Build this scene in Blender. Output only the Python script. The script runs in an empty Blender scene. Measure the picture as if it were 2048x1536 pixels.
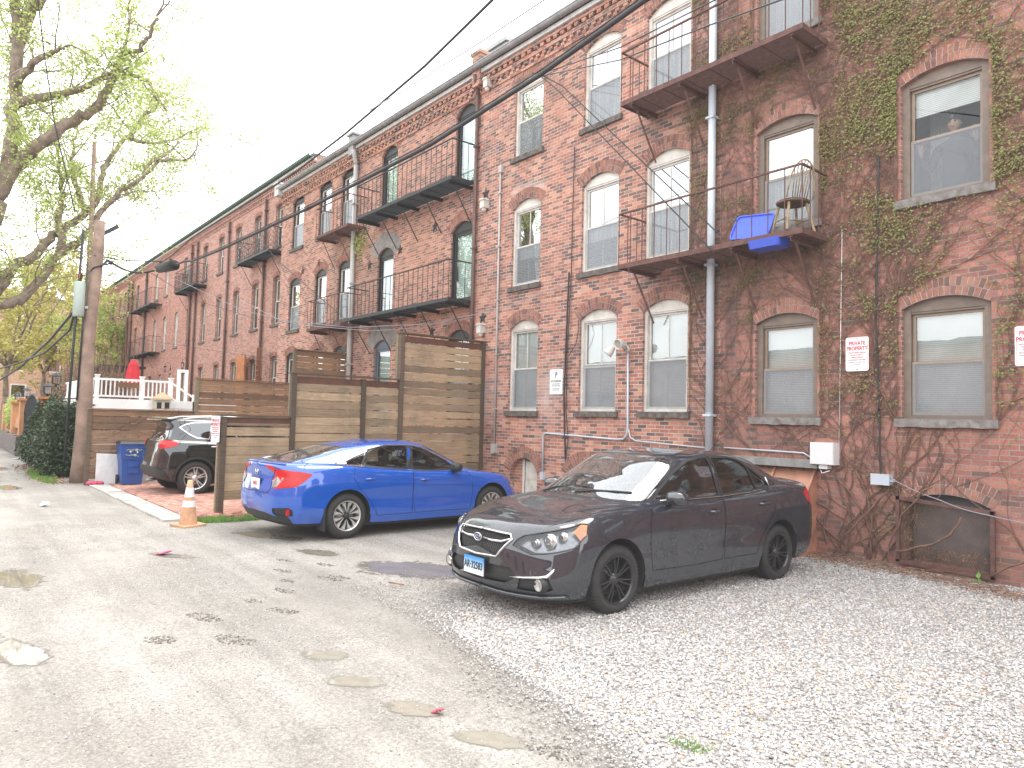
import bpy, bmesh, math, random
import numpy as np
from mathutils import Vector, Matrix, Euler
from mathutils.geometry import delaunay_2d_cdt
R_ = math.radians
random.seed(7); rng = np.random.default_rng(7)
scene = bpy.context.scene
COL = scene.collection

# ------------------------------------------------------------------ mesh builder
class MB:
    def __init__(s): s.v=[]; s.f=[]; s.m=[]; s.t=[]; s.sm=[]
    def add(s, vs, fs, m=0, tint=None, smooth=False):
        b=len(s.v); s.v.extend([tuple(p) for p in vs])
        if tint is None: tint=random.random()
        for f in fs:
            s.f.append([b+i for i in f]); s.m.append(m); s.t.append(tint); s.sm.append(smooth)
        return s
    def box(s, x0,x1,y0,y1,z0,z1, m=0, tint=None):
        vs=[(x0,y0,z0),(x1,y0,z0),(x1,y1,z0),(x0,y1,z0),(x0,y0,z1),(x1,y0,z1),(x1,y1,z1),(x0,y1,z1)]
        return s.add(vs,[(0,3,2,1),(4,5,6,7),(0,1,5,4),(1,2,6,5),(2,3,7,6),(3,0,4,7)],m,tint)
    def obox(s, M, sx,sy,sz, m=0, tint=None):
        vs=[M@Vector((a*sx/2,b*sy/2,c*sz/2)) for c in(-1,1) for a,b in((-1,-1),(1,-1),(1,1),(-1,1))]
        return s.add(vs,[(0,3,2,1),(4,5,6,7),(0,1,5,4),(1,2,6,5),(2,3,7,6),(3,0,4,7)],m,tint)
    def tube(s, pts, r, n=6, m=0, tint=None, caps=True):
        pts=[Vector(p) for p in pts]
        rs=r if isinstance(r,(list,tuple)) else [r]*len(pts)
        vs=[];fs=[]
        ref=None
        for i,p in enumerate(pts):
            d=(pts[min(i+1,len(pts)-1)]-pts[max(i-1,0)])
            if d.length<1e-9: d=Vector((0,0,1))
            d.normalize()
            if ref is None:
                ref=Vector((0,0,1)) if abs(d.z)<.9 else Vector((1,0,0))
            a=d.cross(ref)
            if a.length<1e-4: ref=Vector((1,0.3,0)); a=d.cross(ref)
            a.normalize(); b=a.cross(d); ref=b
            for k in range(n):
                t=2*math.pi*k/n
                vs.append(p+rs[i]*(math.cos(t)*a+math.sin(t)*b))
        for i in range(len(pts)-1):
            for k in range(n):
                k2=(k+1)%n
                fs.append((i*n+k,i*n+k2,(i+1)*n+k2,(i+1)*n+k))
        if caps:
            fs.append(tuple(range(n))[::-1]); fs.append(tuple((len(pts)-1)*n+k for k in range(n)))
        return s.add(vs,fs,m,tint,smooth=n>4)
    def bar(s,p,q,w,h=None,m=0,tint=None):
        h=h or w; p=Vector(p);q=Vector(q);d=(q-p); L=d.length; d.normalize()
        up=Vector((0,0,1)) if abs(d.z)<.95 else Vector((0,1,0))
        x=d.cross(up).normalized(); u=x.cross(d)
        M=Matrix((x,d,u)).transposed().to_4x4(); M.translation=(p+q)/2
        return s.obox(M,w,L,h,m,tint)
    def lathe(s, prof, axis='z', c=(0,0,0), n=24, m=0, tint=None, smooth=True):
        vs=[];fs=[]
        for (r,h) in prof:
            for k in range(n):
                t=2*math.pi*k/n; a,b=r*math.cos(t),r*math.sin(t)
                vs.append({'z':(c[0]+a,c[1]+b,c[2]+h),'x':(c[0]+h,c[1]+a,c[2]+b),'y':(c[0]+a,c[1]+h,c[2]+b)}[axis])
        for i in range(len(prof)-1):
            for k in range(n):
                k2=(k+1)%n; fs.append((i*n+k,i*n+k2,(i+1)*n+k2,(i+1)*n+k))
        return s.add(vs,fs,m,tint,smooth)
    def prism(s, poly, d0, d1, axis='y', m=0, tint=None):
        # poly in the plane perpendicular to axis ; axis y: (x,z); axis x: (y,z); axis z: (x,y)
        f={'y':lambda a,b,d:(a,d,b),'x':lambda a,b,d:(d,a,b),'z':lambda a,b,d:(a,b,d)}[axis]
        n=len(poly)
        vs=[f(a,b,d0) for a,b in poly]+[f(a,b,d1) for a,b in poly]
        fs=[tuple(range(n)),tuple(range(2*n-1,n-1,-1))]
        for i in range(n):
            j=(i+1)%n; fs.append((i,i+n,j+n,j))
        return s.add(vs,fs,m,tint)
    def build(s, name, mats, parent=None, loc=None, recalc=False):
        me=bpy.data.meshes.new(name); me.from_pydata(s.v,[],s.f)
        if not isinstance(mats,(list,tuple)): mats=[mats]
        for m in mats: me.materials.append(m)
        me.polygons.foreach_set('material_index',s.m)
        me.polygons.foreach_set('use_smooth',s.sm)
        a=me.attributes.new('tint','FLOAT','FACE'); a.data.foreach_set('value',s.t)
        if recalc:
            bm=bmesh.new(); bm.from_mesh(me); bmesh.ops.recalc_face_normals(bm,faces=bm.faces); bm.to_mesh(me); bm.free()
        me.update()
        o=bpy.data.objects.new(name,me); COL.objects.link(o)
        if parent: o.parent=parent
        if loc: o.location=loc
        return o

def tag(o,label=None,cat=None,group=None,kind=None):
    if label: o['label']=label
    if cat: o['category']=cat
    if group: o['group']=group
    if kind: o['kind']=kind
    return o
def thing(name,label,cat,loc=(0,0,0),rz=0,group=None):
    o=bpy.data.objects.new(name,None); COL.objects.link(o); o.location=loc; o.rotation_euler=(0,0,rz)
    o.empty_display_size=.2
    return tag(o,label,cat,group)
def struct(mb,name,mats): return tag(mb.build(name,mats),kind='structure')
def text_mesh(name,body,size,mat,parent,M,align='CENTER',bold=0.0,xs=1.0):
    cu=bpy.data.curves.new(name,'FONT'); cu.body=body; cu.size=size; cu.align_x=align; cu.align_y='CENTER'
    cu.extrude=0.0012; cu.offset=bold; cu.resolution_u=3; cu.space_line=.9
    t=bpy.data.objects.new(name,cu); COL.objects.link(t)
    dg=bpy.context.evaluated_depsgraph_get()
    me=bpy.data.meshes.new_from_object(t.evaluated_get(dg))
    bpy.data.objects.remove(t); bpy.data.curves.remove(cu)
    me.transform(M@Matrix.Diagonal((xs,1,1,1))); me.materials.clear(); me.materials.append(mat); me.name=name
    o=bpy.data.objects.new(name,me); COL.objects.link(o); o.parent=parent
    return o

# ------------------------------------------------------------------ materials
class NT:
    def __init__(s,name):
        s.m=bpy.data.materials.new(name); s.m.use_nodes=True; s.t=s.m.node_tree; s.n=s.t.nodes; s.l=s.t.links
        s.b=s.n['Principled BSDF']; s.out=s.n['Material Output']
    def new(s,t,**k):
        n=s.n.new(t)
        for a,v in k.items():
            if a.startswith('_'): n.inputs[int(a[1:])].default_value=v
            elif a in n.inputs and not hasattr(n,a): n.inputs[a].default_value=v
            else: setattr(n,a,v)
        return n
    def link(s,a,b): s.l.new(a,b); return s
    def coord(s,which='Object'): return s.new('ShaderNodeTexCoord').outputs[which]
    def noise(s,scale,detail=4,rough=.6,vec=None):
        n=s.new('ShaderNodeTexNoise'); n.inputs['Scale'].default_value=scale; n.inputs['Detail'].default_value=detail; n.inputs['Roughness'].default_value=rough
        s.link(vec if vec is not None else s.coord(), n.inputs['Vector']); return n.outputs['Fac']
    def ramp(s,fac,stops,interp='LINEAR'):
        r=s.new('ShaderNodeValToRGB'); r.color_ramp.interpolation=interp
        e=r.color_ramp.elements
        while len(e)<len(stops): e.new(.5)
        for i,(p,c) in enumerate(stops):
            e[i].position=p; e[i].color=(c if len(c)==4 else (*c,1)) if isinstance(c,(tuple,list)) else (c,c,c,1)
        s.link(fac,r.inputs[0]); return r.outputs[0]
    def mix(s,fac,a,b,mode='MIX'):
        m=s.new('ShaderNodeMix',data_type='RGBA',blend_type=mode)
        for sock,v in ((m.inputs[0],fac),(m.inputs[6],a),(m.inputs[7],b)):
            if hasattr(v,'links'): s.link(v,sock)
            elif isinstance(v,(tuple,list)): sock.default_value=(*v[:3],1)
            else: sock.default_value=v
        return m.outputs[2]
    def math(s,op,a,b=0.0,c=None,clamp=False):
        m=s.new('ShaderNodeMath',operation=op); m.use_clamp=clamp
        for i,v in enumerate((a,b) if c is None else (a,b,c)):
            if hasattr(v,'links'): s.link(v,m.inputs[i])
            else: m.inputs[i].default_value=v
        return m.outputs[0]
    def bump(s,h,strength=.3,dist=.01):
        b=s.new('ShaderNodeBump'); b.inputs['Strength'].default_value=strength; b.inputs['Distance'].default_value=dist
        s.link(h,b.inputs['Height']); s.link(b.outputs[0],s.b.inputs['Normal']); return b
    def base(s,c): 
        if hasattr(c,'links'): s.link(c,s.b.inputs['Base Color'])
        else: s.b.inputs['Base Color'].default_value=(*c,1)
    def set(s,**k):
        for a,v in k.items():
            a=a.replace('_',' ')
            if hasattr(v,'links'): s.link(v,s.b.inputs[a])
            else: s.b.inputs[a].default_value=v
        return s
    def attr(s,name='tint'):
        a=s.new('ShaderNodeAttribute'); a.attribute_name=name; return a.outputs['Fac']

def simple(name,c,rough=.6,metal=0,var=.15,scale=6,bump=0,tint=0,coat=0,dirt=0):
    t=NT(name); n=t.noise(scale,5)
    lo=tuple(x*(1-var) for x in c); hi=tuple(min(1,x*(1+var)) for x in c)
    col=t.mix(t.ramp(n,[(.3,0.),(.7,1.)]),lo,hi)
    if tint:
        col=t.mix(1.0,col,t.ramp(t.attr(),[(0,1-tint),(1,1+tint)]) ,'MULTIPLY')
    if dirt:
        n2=t.noise(scale*.35,6,.7); col=t.mix(t.math('MULTIPLY',t.ramp(n2,[(.45,0.),(.7,1.)]),dirt),col,(.12,.09,.06))
    t.base(col); t.set(Roughness=rough,Metallic=metal)
    if coat: t.set(Coat_Weight=coat,Coat_Roughness=.05)
    if bump: t.bump(t.noise(scale*6,4),bump,.01)
    return t.m

def brick_mat(name, axis='x', cols=None, mortar=(.60,.52,.47), stain=.5, bw=.195, rh=.0645, mort=.0056, grime=None, effl=0):
    t=NT(name); co=t.coord(); sp=t.new('ShaderNodeSeparateXYZ'); t.link(co,sp.inputs[0])
    cb=t.new('ShaderNodeCombineXYZ'); t.link(sp.outputs[0 if axis=='x' else 1],cb.inputs[0])
    t.link(sp.outputs[2 if axis!='z' else 1],cb.inputs[1])
    if axis=='z': t.link(sp.outputs[0],cb.inputs[0])
    # small wobble so that courses are not ruler straight
    wob=t.noise(.9,2,vec=co); wz=t.math('MULTIPLY_ADD',wob,.03,-.015)
    wob2=t.noise(5,1,vec=co); wz=t.math('ADD',wz,t.math('MULTIPLY_ADD',wob2,.004,-.002))
    cw=t.new('ShaderNodeCombineXYZ'); t.link(wz,cw.inputs[1]); t.link(t.math('MULTIPLY',wz,.7),cw.inputs[0])
    va=t.new('ShaderNodeVectorMath',operation='ADD'); t.link(cb.outputs[0],va.inputs[0]); t.link(cw.outputs[0],va.inputs[1])
    br=t.new('ShaderNodeTexBrick'); t.link(va.outputs[0],br.inputs['Vector'])
    br.inputs['Scale'].default_value=1; br.inputs['Brick Width'].default_value=bw; br.inputs['Row Height'].default_value=rh
    br.inputs['Mortar Size'].default_value=mort; br.inputs['Mortar Smooth'].default_value=.1; br.inputs['Bias'].default_value=0
    br.inputs['Color1'].default_value=(0,0,0,1); br.inputs['Color2'].default_value=(1,1,1,1); br.offset=.5
    cols=cols or [(.0,(.07,.035,.035)),(.2,(.17,.055,.045)),(.45,(.25,.085,.062)),(.7,(.30,.105,.075)),(.88,(.34,.14,.10)),(1,(.2,.09,.08))]
    def mute(q): g=.3*q[0]+.5*q[1]+.2*q[2]; return ((q[0]*.84+g*.16)*1.72,(q[1]*.84+g*.16)*1.86,(q[2]*.84+g*.16)*1.72)
    c=t.ramp(br.outputs['Color'],[(p_,mute(q_)) for p_,q_ in cols])
    fine=t.noise(38,6,.7,vec=co); c=t.mix(1.0,c,t.ramp(fine,[(.25,.62),(.75,1.3)]),'MULTIPLY')
    big=t.noise(.55,6,.65,vec=co); c=t.mix(t.math('MULTIPLY',t.ramp(big,[(.42,0.),(.68,1.)]),stain*.7),c,(.12,.075,.062))
    big2=t.noise(.8,4,.6,vec=cb.outputs[0]); c=t.mix(t.math('MULTIPLY',t.ramp(big2,[(.5,0.),(.72,1.)]),.4),c,(.40,.17,.11))
    mc=t.mix(t.ramp(t.noise(2.2,5,.7,vec=co),[(.35,0.),(.65,1.)]),mortar,tuple(x*.62 for x in mortar))
    c=t.mix(br.outputs['Fac'],c,mc)
    def boxmask(x0,x1,z0,z1,soft):
        def edge(o,a,b):
            m=t.new('ShaderNodeMapRange'); m.clamp=True; m.inputs[1].default_value=a; m.inputs[2].default_value=b
            t.link(o,m.inputs[0]); return m.outputs[0]
        X=sp.outputs[0]; Z=sp.outputs[2]
        q=t.math('MULTIPLY',edge(X,x0-soft,x0+soft),edge(X,x1+soft,x1-soft))
        q=t.math('MULTIPLY',q,edge(Z,z0-soft,z0+soft)); return t.math('MULTIPLY',q,edge(Z,z1+soft,z1-soft))
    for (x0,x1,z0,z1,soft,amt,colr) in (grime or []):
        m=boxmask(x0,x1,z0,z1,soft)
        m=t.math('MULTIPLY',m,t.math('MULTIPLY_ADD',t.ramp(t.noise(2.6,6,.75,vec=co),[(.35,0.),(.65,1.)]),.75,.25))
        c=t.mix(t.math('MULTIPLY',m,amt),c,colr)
    t.base(c); t.set(Roughness=.9)
    h=t.math('ADD',t.math('MULTIPLY',br.outputs['Fac'],-1.0),t.math('MULTIPLY',fine,.5)); t.bump(h,.55,.008)
    return t.m

def glass_mat(name,tint=(.6,.68,.66),trans=.75,refl=.12,rough=.01,drops=0,wave=.04):
    t=NT(name); t.n.remove(t.b)
    tr=t.new('ShaderNodeBsdfTransparent'); tr.inputs[0].default_value=(*[x*trans for x in tint],1)
    gl=t.new('ShaderNodeBsdfGlossy'); gl.inputs[0].default_value=(.95,.97,1,1); gl.inputs['Roughness'].default_value=rough
    fr=t.new('ShaderNodeFresnel'); fr.inputs[0].default_value=1.52
    f=t.math('MULTIPLY_ADD',fr.outputs[0],1.6,refl,clamp=True)
    wav=t.new('ShaderNodeBump'); wav.inputs['Strength'].default_value=wave; wav.inputs['Distance'].default_value=.02
    t.link(t.noise(1.7,2),wav.inputs['Height']); t.link(wav.outputs[0],gl.inputs['Normal'])
    mx=t.new('ShaderNodeMixShader'); t.link(f,mx.inputs[0]); t.link(tr.outputs[0],mx.inputs[1]); t.link(gl.outputs[0],mx.inputs[2])
    out=mx.outputs[0]
    if drops:
        df=t.new('ShaderNodeBsdfDiffuse'); df.inputs[0].default_value=(.75,.8,.8,1)
        d=t.math('MULTIPLY',t.ramp(t.noise(70,3,.7),[(.52,0.),(.62,1.)]),drops)
        m2=t.new('ShaderNodeMixShader'); t.link(d,m2.inputs[0]); t.link(out,m2.inputs[1]); t.link(df.outputs[0],m2.inputs[2]); out=m2.outputs[0]
    t.link(out,t.out.inputs['Surface']); return t.m

def paint(name,c,metal=.35,flake=.15,rough=.28,specks=0):
    t=NT(name); f=t.noise(420,2); col=t.mix(f,tuple(x*(1-flake) for x in c),tuple(min(1,x*(1+flake)) for x in c))
    dust=t.ramp(t.noise(3.2,6,.7),[(.45,0.),(.75,1.)])
    col=t.mix(t.math('MULTIPLY',dust,.03),col,(.30,.28,.26))
    if specks:
        vo=t.new('ShaderNodeTexVoronoi'); vo.inputs['Scale'].default_value=75; t.link(t.coord(),vo.inputs['Vector'])
        sepn=t.new('ShaderNodeSeparateXYZ'); geo=t.new('ShaderNodeNewGeometry'); t.link(geo.outputs['Normal'],sepn.inputs[0])
        d=t.math('MULTIPLY',t.ramp(vo.outputs['Distance'],[(.10,1.),(.2,0.)]),t.ramp(sepn.outputs[2],[(.3,0.),(.7,1.)]))
        d=t.math('MULTIPLY',d,t.ramp(t.noise(14,3),[(.45,0.),(.6,1.)]))
        col=t.mix(t.math('MULTIPLY',d,specks),col,(.6,.6,.62))
    t.base(col); t.set(Metallic=metal,Roughness=t.math('MULTIPLY_ADD',dust,.03,rough),Coat_Weight=1.0,Coat_Roughness=.02,Coat_IOR=1.85,Specular_IOR_Level=.12)
    
    return t.m

M={}
M['white_trim']=simple('white_trim',(.66,.63,.58),.55,var=.10,scale=9,dirt=.35)
M['brown_trim']=simple('brown_trim',(.20,.155,.125),.6,var=.2,scale=8,dirt=.3)
M['bronze']=simple('bronze',(.30,.225,.17),.5,var=.12,scale=8)
M['black_trim']=simple('black_trim',(.02,.022,.022),.5,var=.2)
M['stone']=simple('sill_stone',(.13,.11,.10),.95,var=.5,scale=10,bump=.8)
M['stone_light']=simple('sill_stone_light',(.22,.20,.19),.95,var=.35,scale=10,bump=.8)
M['iron_rust']=simple('rusty_iron',(.13,.062,.052),.8,var=.35,scale=12,bump=.3)
M['iron_black']=simple('black_iron',(.028,.032,.036),.6,var=.3,scale=12)
M['pipe_gray']=simple('zinc_pipe',(.56,.61,.68),.42,metal=.1,var=.08,scale=3,dirt=.12)
M['pipe_brown']=simple('brown_pipe',(.12,.065,.055),.5,var=.2)
M['pipe_white']=simple('white_pipe',(.44,.43,.42),.5,var=.06,dirt=.2)
M['galv']=simple('galvanized',(.34,.34,.34),.45,metal=.5,var=.15)
M['dark_void']=simple('dark_void',(.012,.012,.012),.9)
M['room']=simple('room_wall',(.35,.34,.33),.9)
M['roof']=simple('roof_felt',(.12,.12,.12),.9,var=.3)
M['gutter']=simple('gutter_metal',(.30,.30,.31),.5,metal=.2,var=.2,dirt=.3)
M['gutter_green']=simple('green_gutter',(.06,.12,.09),.6,var=.3)
M['fascia']=simple('white_fascia',(.62,.61,.6),.6,var=.15,dirt=.3)
M['cement']=simple('cement_patch',(.27,.25,.24),.95,var=.25,scale=7,bump=.4)
M['fab_black']=simple('black_rubber',(.022,.022,.024),.8,var=.2)
M['tyre']=simple('tyre_rubber',(.03,.029,.029),.85,var=.25,scale=20,bump=.2)
M['plastic_dark']=simple('dark_plastic',(.02,.021,.023),.5,var=.1)
M['chrome']=simple('chrome',(.75,.75,.76),.15,metal=1,var=.03)
M['silver']=simple('silver_alloy',(.62,.61,.60),.3,metal=.6,var=.05)
M['black_alloy']=simple('black_alloy',(.03,.03,.033),.3,metal=.3,var=.08,coat=.5)
M['seat']=simple('seat_fabric',(.045,.045,.047),.9,var=.15,scale=20)
M['beige_int']=simple('interior_plastic',(.20,.20,.18),.8)
M['cable']=simple('black_cable',(.03,.03,.034),.6)
M['cable_gray']=simple('gray_cable',(.30,.29,.32),.5)
M['glass']=glass_mat('window_glass',tint=(.93,.97,.96),trans=.95,refl=.10)
M['glass_clear']=glass_mat('clear_pane',tint=(.95,.98,.97),trans=.95,refl=-.025)
M['glass_mirror']=glass_mat('bright_window_glass',trans=.45,refl=.42)
M['glass_car']=glass_mat('car_glass',tint=(.78,.88,.82),trans=.88,refl=.03,wave=.004,rough=.01)
M['glass_car_wet']=glass_mat('wet_car_glass',tint=(.78,.90,.85),trans=.80,refl=.14,rough=.012,drops=.22,wave=.006)
M['glass_dark']=glass_mat('dark_car_glass',tint=(.25,.28,.3),trans=.3,refl=.10,wave=.004)
M['glass_lens']=glass_mat('headlight_lens',tint=(.97,.98,1),trans=.97,refl=-.01,wave=0)
M['glass_lamp']=glass_mat('lamp_glass',tint=(.95,.97,1),trans=.9,refl=.05)
M['amber']=simple('amber_lens',(.75,.24,.02),.15,var=.1,coat=.6)
M['red_lens']=simple('red_lens',(.50,.004,.007),.3,var=.25,coat=.12)
M['screen']=None
def screen_mat():
    t=NT('insect_screen'); t.n.remove(t.b)
    a=t.new('ShaderNodeBsdfTransparent'); b=t.new('ShaderNodeBsdfDiffuse'); b.inputs[0].default_value=(.36,.38,.41,1)
    m=t.new('ShaderNodeMixShader'); m.inputs[0].default_value=.42; t.link(a.outputs[0],m.inputs[1]); t.link(b.outputs[0],m.inputs[2]); t.link(m.outputs[0],t.out.inputs[0]); return t.m
M['screen']=screen_mat()
def blind_mat(name,c1,c2,period=.025):
    t=NT(name); sp=t.new('ShaderNodeSeparateXYZ'); t.link(t.coord(),sp.inputs[0])
    f=t.math('FRACT',t.math('DIVIDE',sp.outputs[2],period)); f=t.math('ABSOLUTE',t.math('MULTIPLY_ADD',f,2,-1))
    n=t.noise(2.5,3); c=t.mix(t.ramp(f,[(.2,0.),(.8,1.)]),c1,c2); c=t.mix(1,c,t.ramp(n,[(.3,.85),(.7,1.1)]),'MULTIPLY')
    t.base(c); t.set(Roughness=.7); return t.m
M['blind']=blind_mat('slatted_blind',(.62,.64,.63),(.93,.94,.93))
M['blind_green']=blind_mat('green_blind',(.55,.72,.66),(.85,.95,.92),.05)
def curtain_mat():
    t=NT('curtain'); sp=t.new('ShaderNodeSeparateXYZ'); t.link(t.coord(),sp.inputs[0])
    cb=t.new('ShaderNodeCombineXYZ'); t.link(sp.outputs[0],cb.inputs[0]); n=t.noise(14,3,vec=cb.outputs[0])
    t.base(t.mix(t.ramp(n,[(.35,0.),(.65,1.)]),(.45,.47,.50),(.82,.83,.85))); t.set(Roughness=.8); return t.m
M['curtain']=curtain_mat()
def wood_fence(name,c1,c2):
    t=NT(name); co=t.coord(); mp=t.new('ShaderNodeMapping'); mp.inputs['Scale'].default_value=(1,2.2,26); t.link(co,mp.inputs[0])
    g=t.noise(1.6,6,.65,vec=mp.outputs[0]); c=t.mix(t.ramp(g,[(.3,0.),(.7,1.)]),c1,c2)
    c=t.mix(1,c,t.ramp(t.attr(),[(0,.62),(.5,1.),(1,1.28)]),'MULTIPLY')
    n=t.noise(1.1,5,.7); c=t.mix(t.math('MULTIPLY',t.ramp(n,[(.48,0.),(.7,1.)]),.5),c,(.09,.075,.055))
    t.base(c); t.set(Roughness=.85); t.bump(g,.4,.006); return t.m
M['fence']=wood_fence('fence_boards',(.275,.19,.115),(.43,.32,.205))
M['fence_dark']=wood_fence('weathered_boards',(.19,.105,.06),(.33,.20,.12))
M['post']=wood_fence('fence_post_wood',(.075,.05,.035),(.14,.10,.07))
M['post_light']=wood_fence('post_wood_light',(.20,.16,.10),(.30,.25,.16))
M['leaf']=None
def leaf_mat(name,ramp,trans=.35,rough=.6):
    t=NT(name); c=t.ramp(t.attr(),ramp); t.base(c); t.set(Roughness=rough)
    tl=t.new('ShaderNodeBsdfTranslucent'); t.link(c,tl.inputs[0]); m=t.new('ShaderNodeMixShader'); m.inputs[0].default_value=trans
    t.link(t.b.outputs[0],m.inputs[1]); t.link(tl.outputs[0],m.inputs[2]); t.link(m.outputs[0],t.out.inputs[0]); return t.m
M['leaf_tree']=leaf_mat('spring_leaves',[(0,(.30,.38,.09)),(.5,(.46,.56,.17)),(1,(.62,.68,.32))],.5)
M['leaf_ivy']=leaf_mat('ivy_leaves',[(0,(.20,.11,.05)),(.25,(.19,.155,.055)),(.6,(.215,.215,.065)),(1,(.36,.37,.13))],.28)
M['leaf_dark']=leaf_mat('dark_ivy_leaves',[(0,(.03,.05,.025)),(.6,(.06,.10,.045)),(1,(.16,.21,.11))],.2,.35)
M['grass']=leaf_mat('grass_blades',[(0,(.10,.22,.04)),(1,(.25,.45,.10))],.4)
M['white_rail']=simple('white_vinyl',(.88,.88,.88),.5,var=.03)
M['bark']=simple('bark',(.23,.18,.145),.95,var=.5,scale=5,bump=.9)
M['vine']=simple('vine_bark',(.17,.095,.07),.9,var=.4,scale=8)
M['twig']=simple('dead_twigs',(.22,.13,.095),.9,var=.4,scale=8,tint=.3)
M['pole_wood']=simple('pole_wood',(.27,.19,.15),.9,var=.35,scale=3,bump=.5)

# ------------------------------------------------------------------ camera
cam_d=bpy.data.cameras.new('camera'); cam=bpy.data.objects.new('camera',cam_d); COL.objects.link(cam); scene.camera=cam
cam_d.sensor_width=36; cam_d.lens=36*1425/2048; cam_d.clip_end=2000; cam_d.clip_start=.05
def norm(v): return v/np.linalg.norm(v)
_a=norm(np.array([(-145-1024)/1425,(815-768)/1425,1.])); _b=np.array([(2767-1024)/1425,(886-768)/1425,1.])
_b=norm(_b-np.dot(_b,_a)*_a); Xc=-_a; Yc=_b; Zc=np.cross(Xc,Yc); RM=np.stack([Xc,Yc,Zc])
right=RM@np.array([1,0,0]); upv=RM@np.array([0,-1,0]); fwd=RM@np.array([0,0,1])
Mx=Matrix(((right[0],upv[0],-fwd[0],0),(right[1],upv[1],-fwd[1],0),(right[2],upv[2],-fwd[2],1.74),(0,0,0,1)))
cam.matrix_world=Mx
def ray(px,py): return RM@np.array([(px-1024)/1425,(py-768)/1425,1.])
def onY(px,py,y): r=ray(px,py); t=y/r[1]; return (r[0]*t,y,1.74+r[2]*t)       # photo point on the plane y=const
def onX(px,py,x): r=ray(px,py); t=x/r[0]; return (x,r[1]*t,1.74+r[2]*t)
def onZ(px,py,z=0.): r=ray(px,py); t=(z-1.74)/r[2]; return (r[0]*t,r[1]*t,z)

# ------------------------------------------------------------------ light
SUN_EL,SUN_ROT=66,12
w=bpy.data.worlds.new('World'); scene.world=w; w.use_nodes=True; wn=w.node_tree.nodes; wl=w.node_tree.links
bg=wn['Background']; sky=wn.new('ShaderNodeTexSky'); sky.sky_type='NISHITA'; sky.sun_disc=False
sky.sun_elevation=R_(SUN_EL); sky.sun_rotation=R_(SUN_ROT); sky.air_density=1.5; sky.dust_density=4
wl.new(sky.outputs[0],bg.inputs[0]); bg.inputs[1].default_value=.06
bg2=wn.new('ShaderNodeBackground'); bg2.inputs[0].default_value=(.995,1.0,.995,1); bg2.inputs[1].default_value=2.9   # overcast cloud layer
ad=wn.new('ShaderNodeAddShader'); wl.new(bg.outputs[0],ad.inputs[0]); wl.new(bg2.outputs[0],ad.inputs[1]); wl.new(ad.outputs[0],wn['World Output'].inputs[0])
sl=bpy.data.lights.new('sun','SUN'); sun=bpy.data.objects.new('sun',sl); COL.objects.link(sun); sl.energy=2.8; sl.angle=R_(40); sl.color=(1,.97,.92)
az=R_(SUN_ROT); el=R_(SUN_EL); sd=Vector((math.sin(az)*math.cos(el),math.cos(az)*math.cos(el),math.sin(el)))
sun.rotation_euler=sd.to_track_quat('Z','Y').to_euler()
scene.view_settings.view_transform='Standard'; scene.view_settings.look='None'; scene.view_settings.exposure=0; scene.view_settings.gamma=1
vs_=scene.view_settings; vs_.use_curve_mapping=True; cm=vs_.curve_mapping; cm.initialize()
cc=cm.curves[3]; cc.points[0].location=(0,.025); cc.points[1].location=(1,1); cm.update()
scene.cycles.use_adaptive_sampling=True
scene.cycles.transparent_max_bounces=16
scene.cycles.max_bounces=8
# ------------------------------------------------------------------ brick walls with real openings
def arch_z(x,xl,xr,zt,rise):
    c=(xl+xr)/2; h=(xr-xl)/2; t=(x-c)/h
    if rise<=0: return zt
    Rr=(h*h+rise*rise)/(2*rise)
    return zt-Rr+math.sqrt(max(Rr*Rr-(x-c)**2,0))
def wall_front(mb,x0,x1,z0,z1,y,ops,reveal=.13,N=10,m=0):
    xs={x0,x1}
    for (xl,xr,zb,zt,rise) in ops:
        for i in range(N+1): xs.add(round(xl+(xr-xl)*i/N,5))
    xs=sorted(x for x in xs if x0<=x<=x1)
    for a,b in zip(xs[:-1],xs[1:]):
        mid=(a+b)/2; here=sorted([o for o in ops if o[0]<mid<o[1]],key=lambda o:o[2])
        za=zb_=z0
        for (xl,xr,zb,zt,rise) in here:
            if zb>min(za,zb_): mb.add([(a,y,za),(b,y,zb_),(b,y,zb),(a,y,zb)],[(0,1,2,3)],m,0)
            ta,tb=arch_z(a,xl,xr,zt,rise),arch_z(b,xl,xr,zt,rise)
            mb.add([(a,y,ta),(b,y,tb),(b,y+reveal,tb),(a,y+reveal,ta)],[(0,1,2,3)],m,0)
            mb.add([(a,y,zb),(b,y,zb),(b,y+reveal,zb),(a,y+reveal,zb)],[(3,2,1,0)],m,0)
            za,zb_=ta,tb
        mb.add([(a,y,za),(b,y,zb_),(b,y,z1),(a,y,z1)],[(0,1,2,3)],m,0)
    for (xl,xr,zb,zt,rise) in ops:
        for x,fl in ((xl,0),(xr,1)):
            q=[(x,y,zb),(x,y+reveal,zb),(x,y+reveal,zt-rise),(x,y,zt-rise)]
            mb.add(q,[(0,1,2,3) if not fl else (3,2,1,0)],1,0)
ARCH=[]
def flush(tok,name,mat,parent):
    for a,b in ARCH:
        if a is tok: b.build(name,[mat,M['mortar']],parent)
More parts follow.
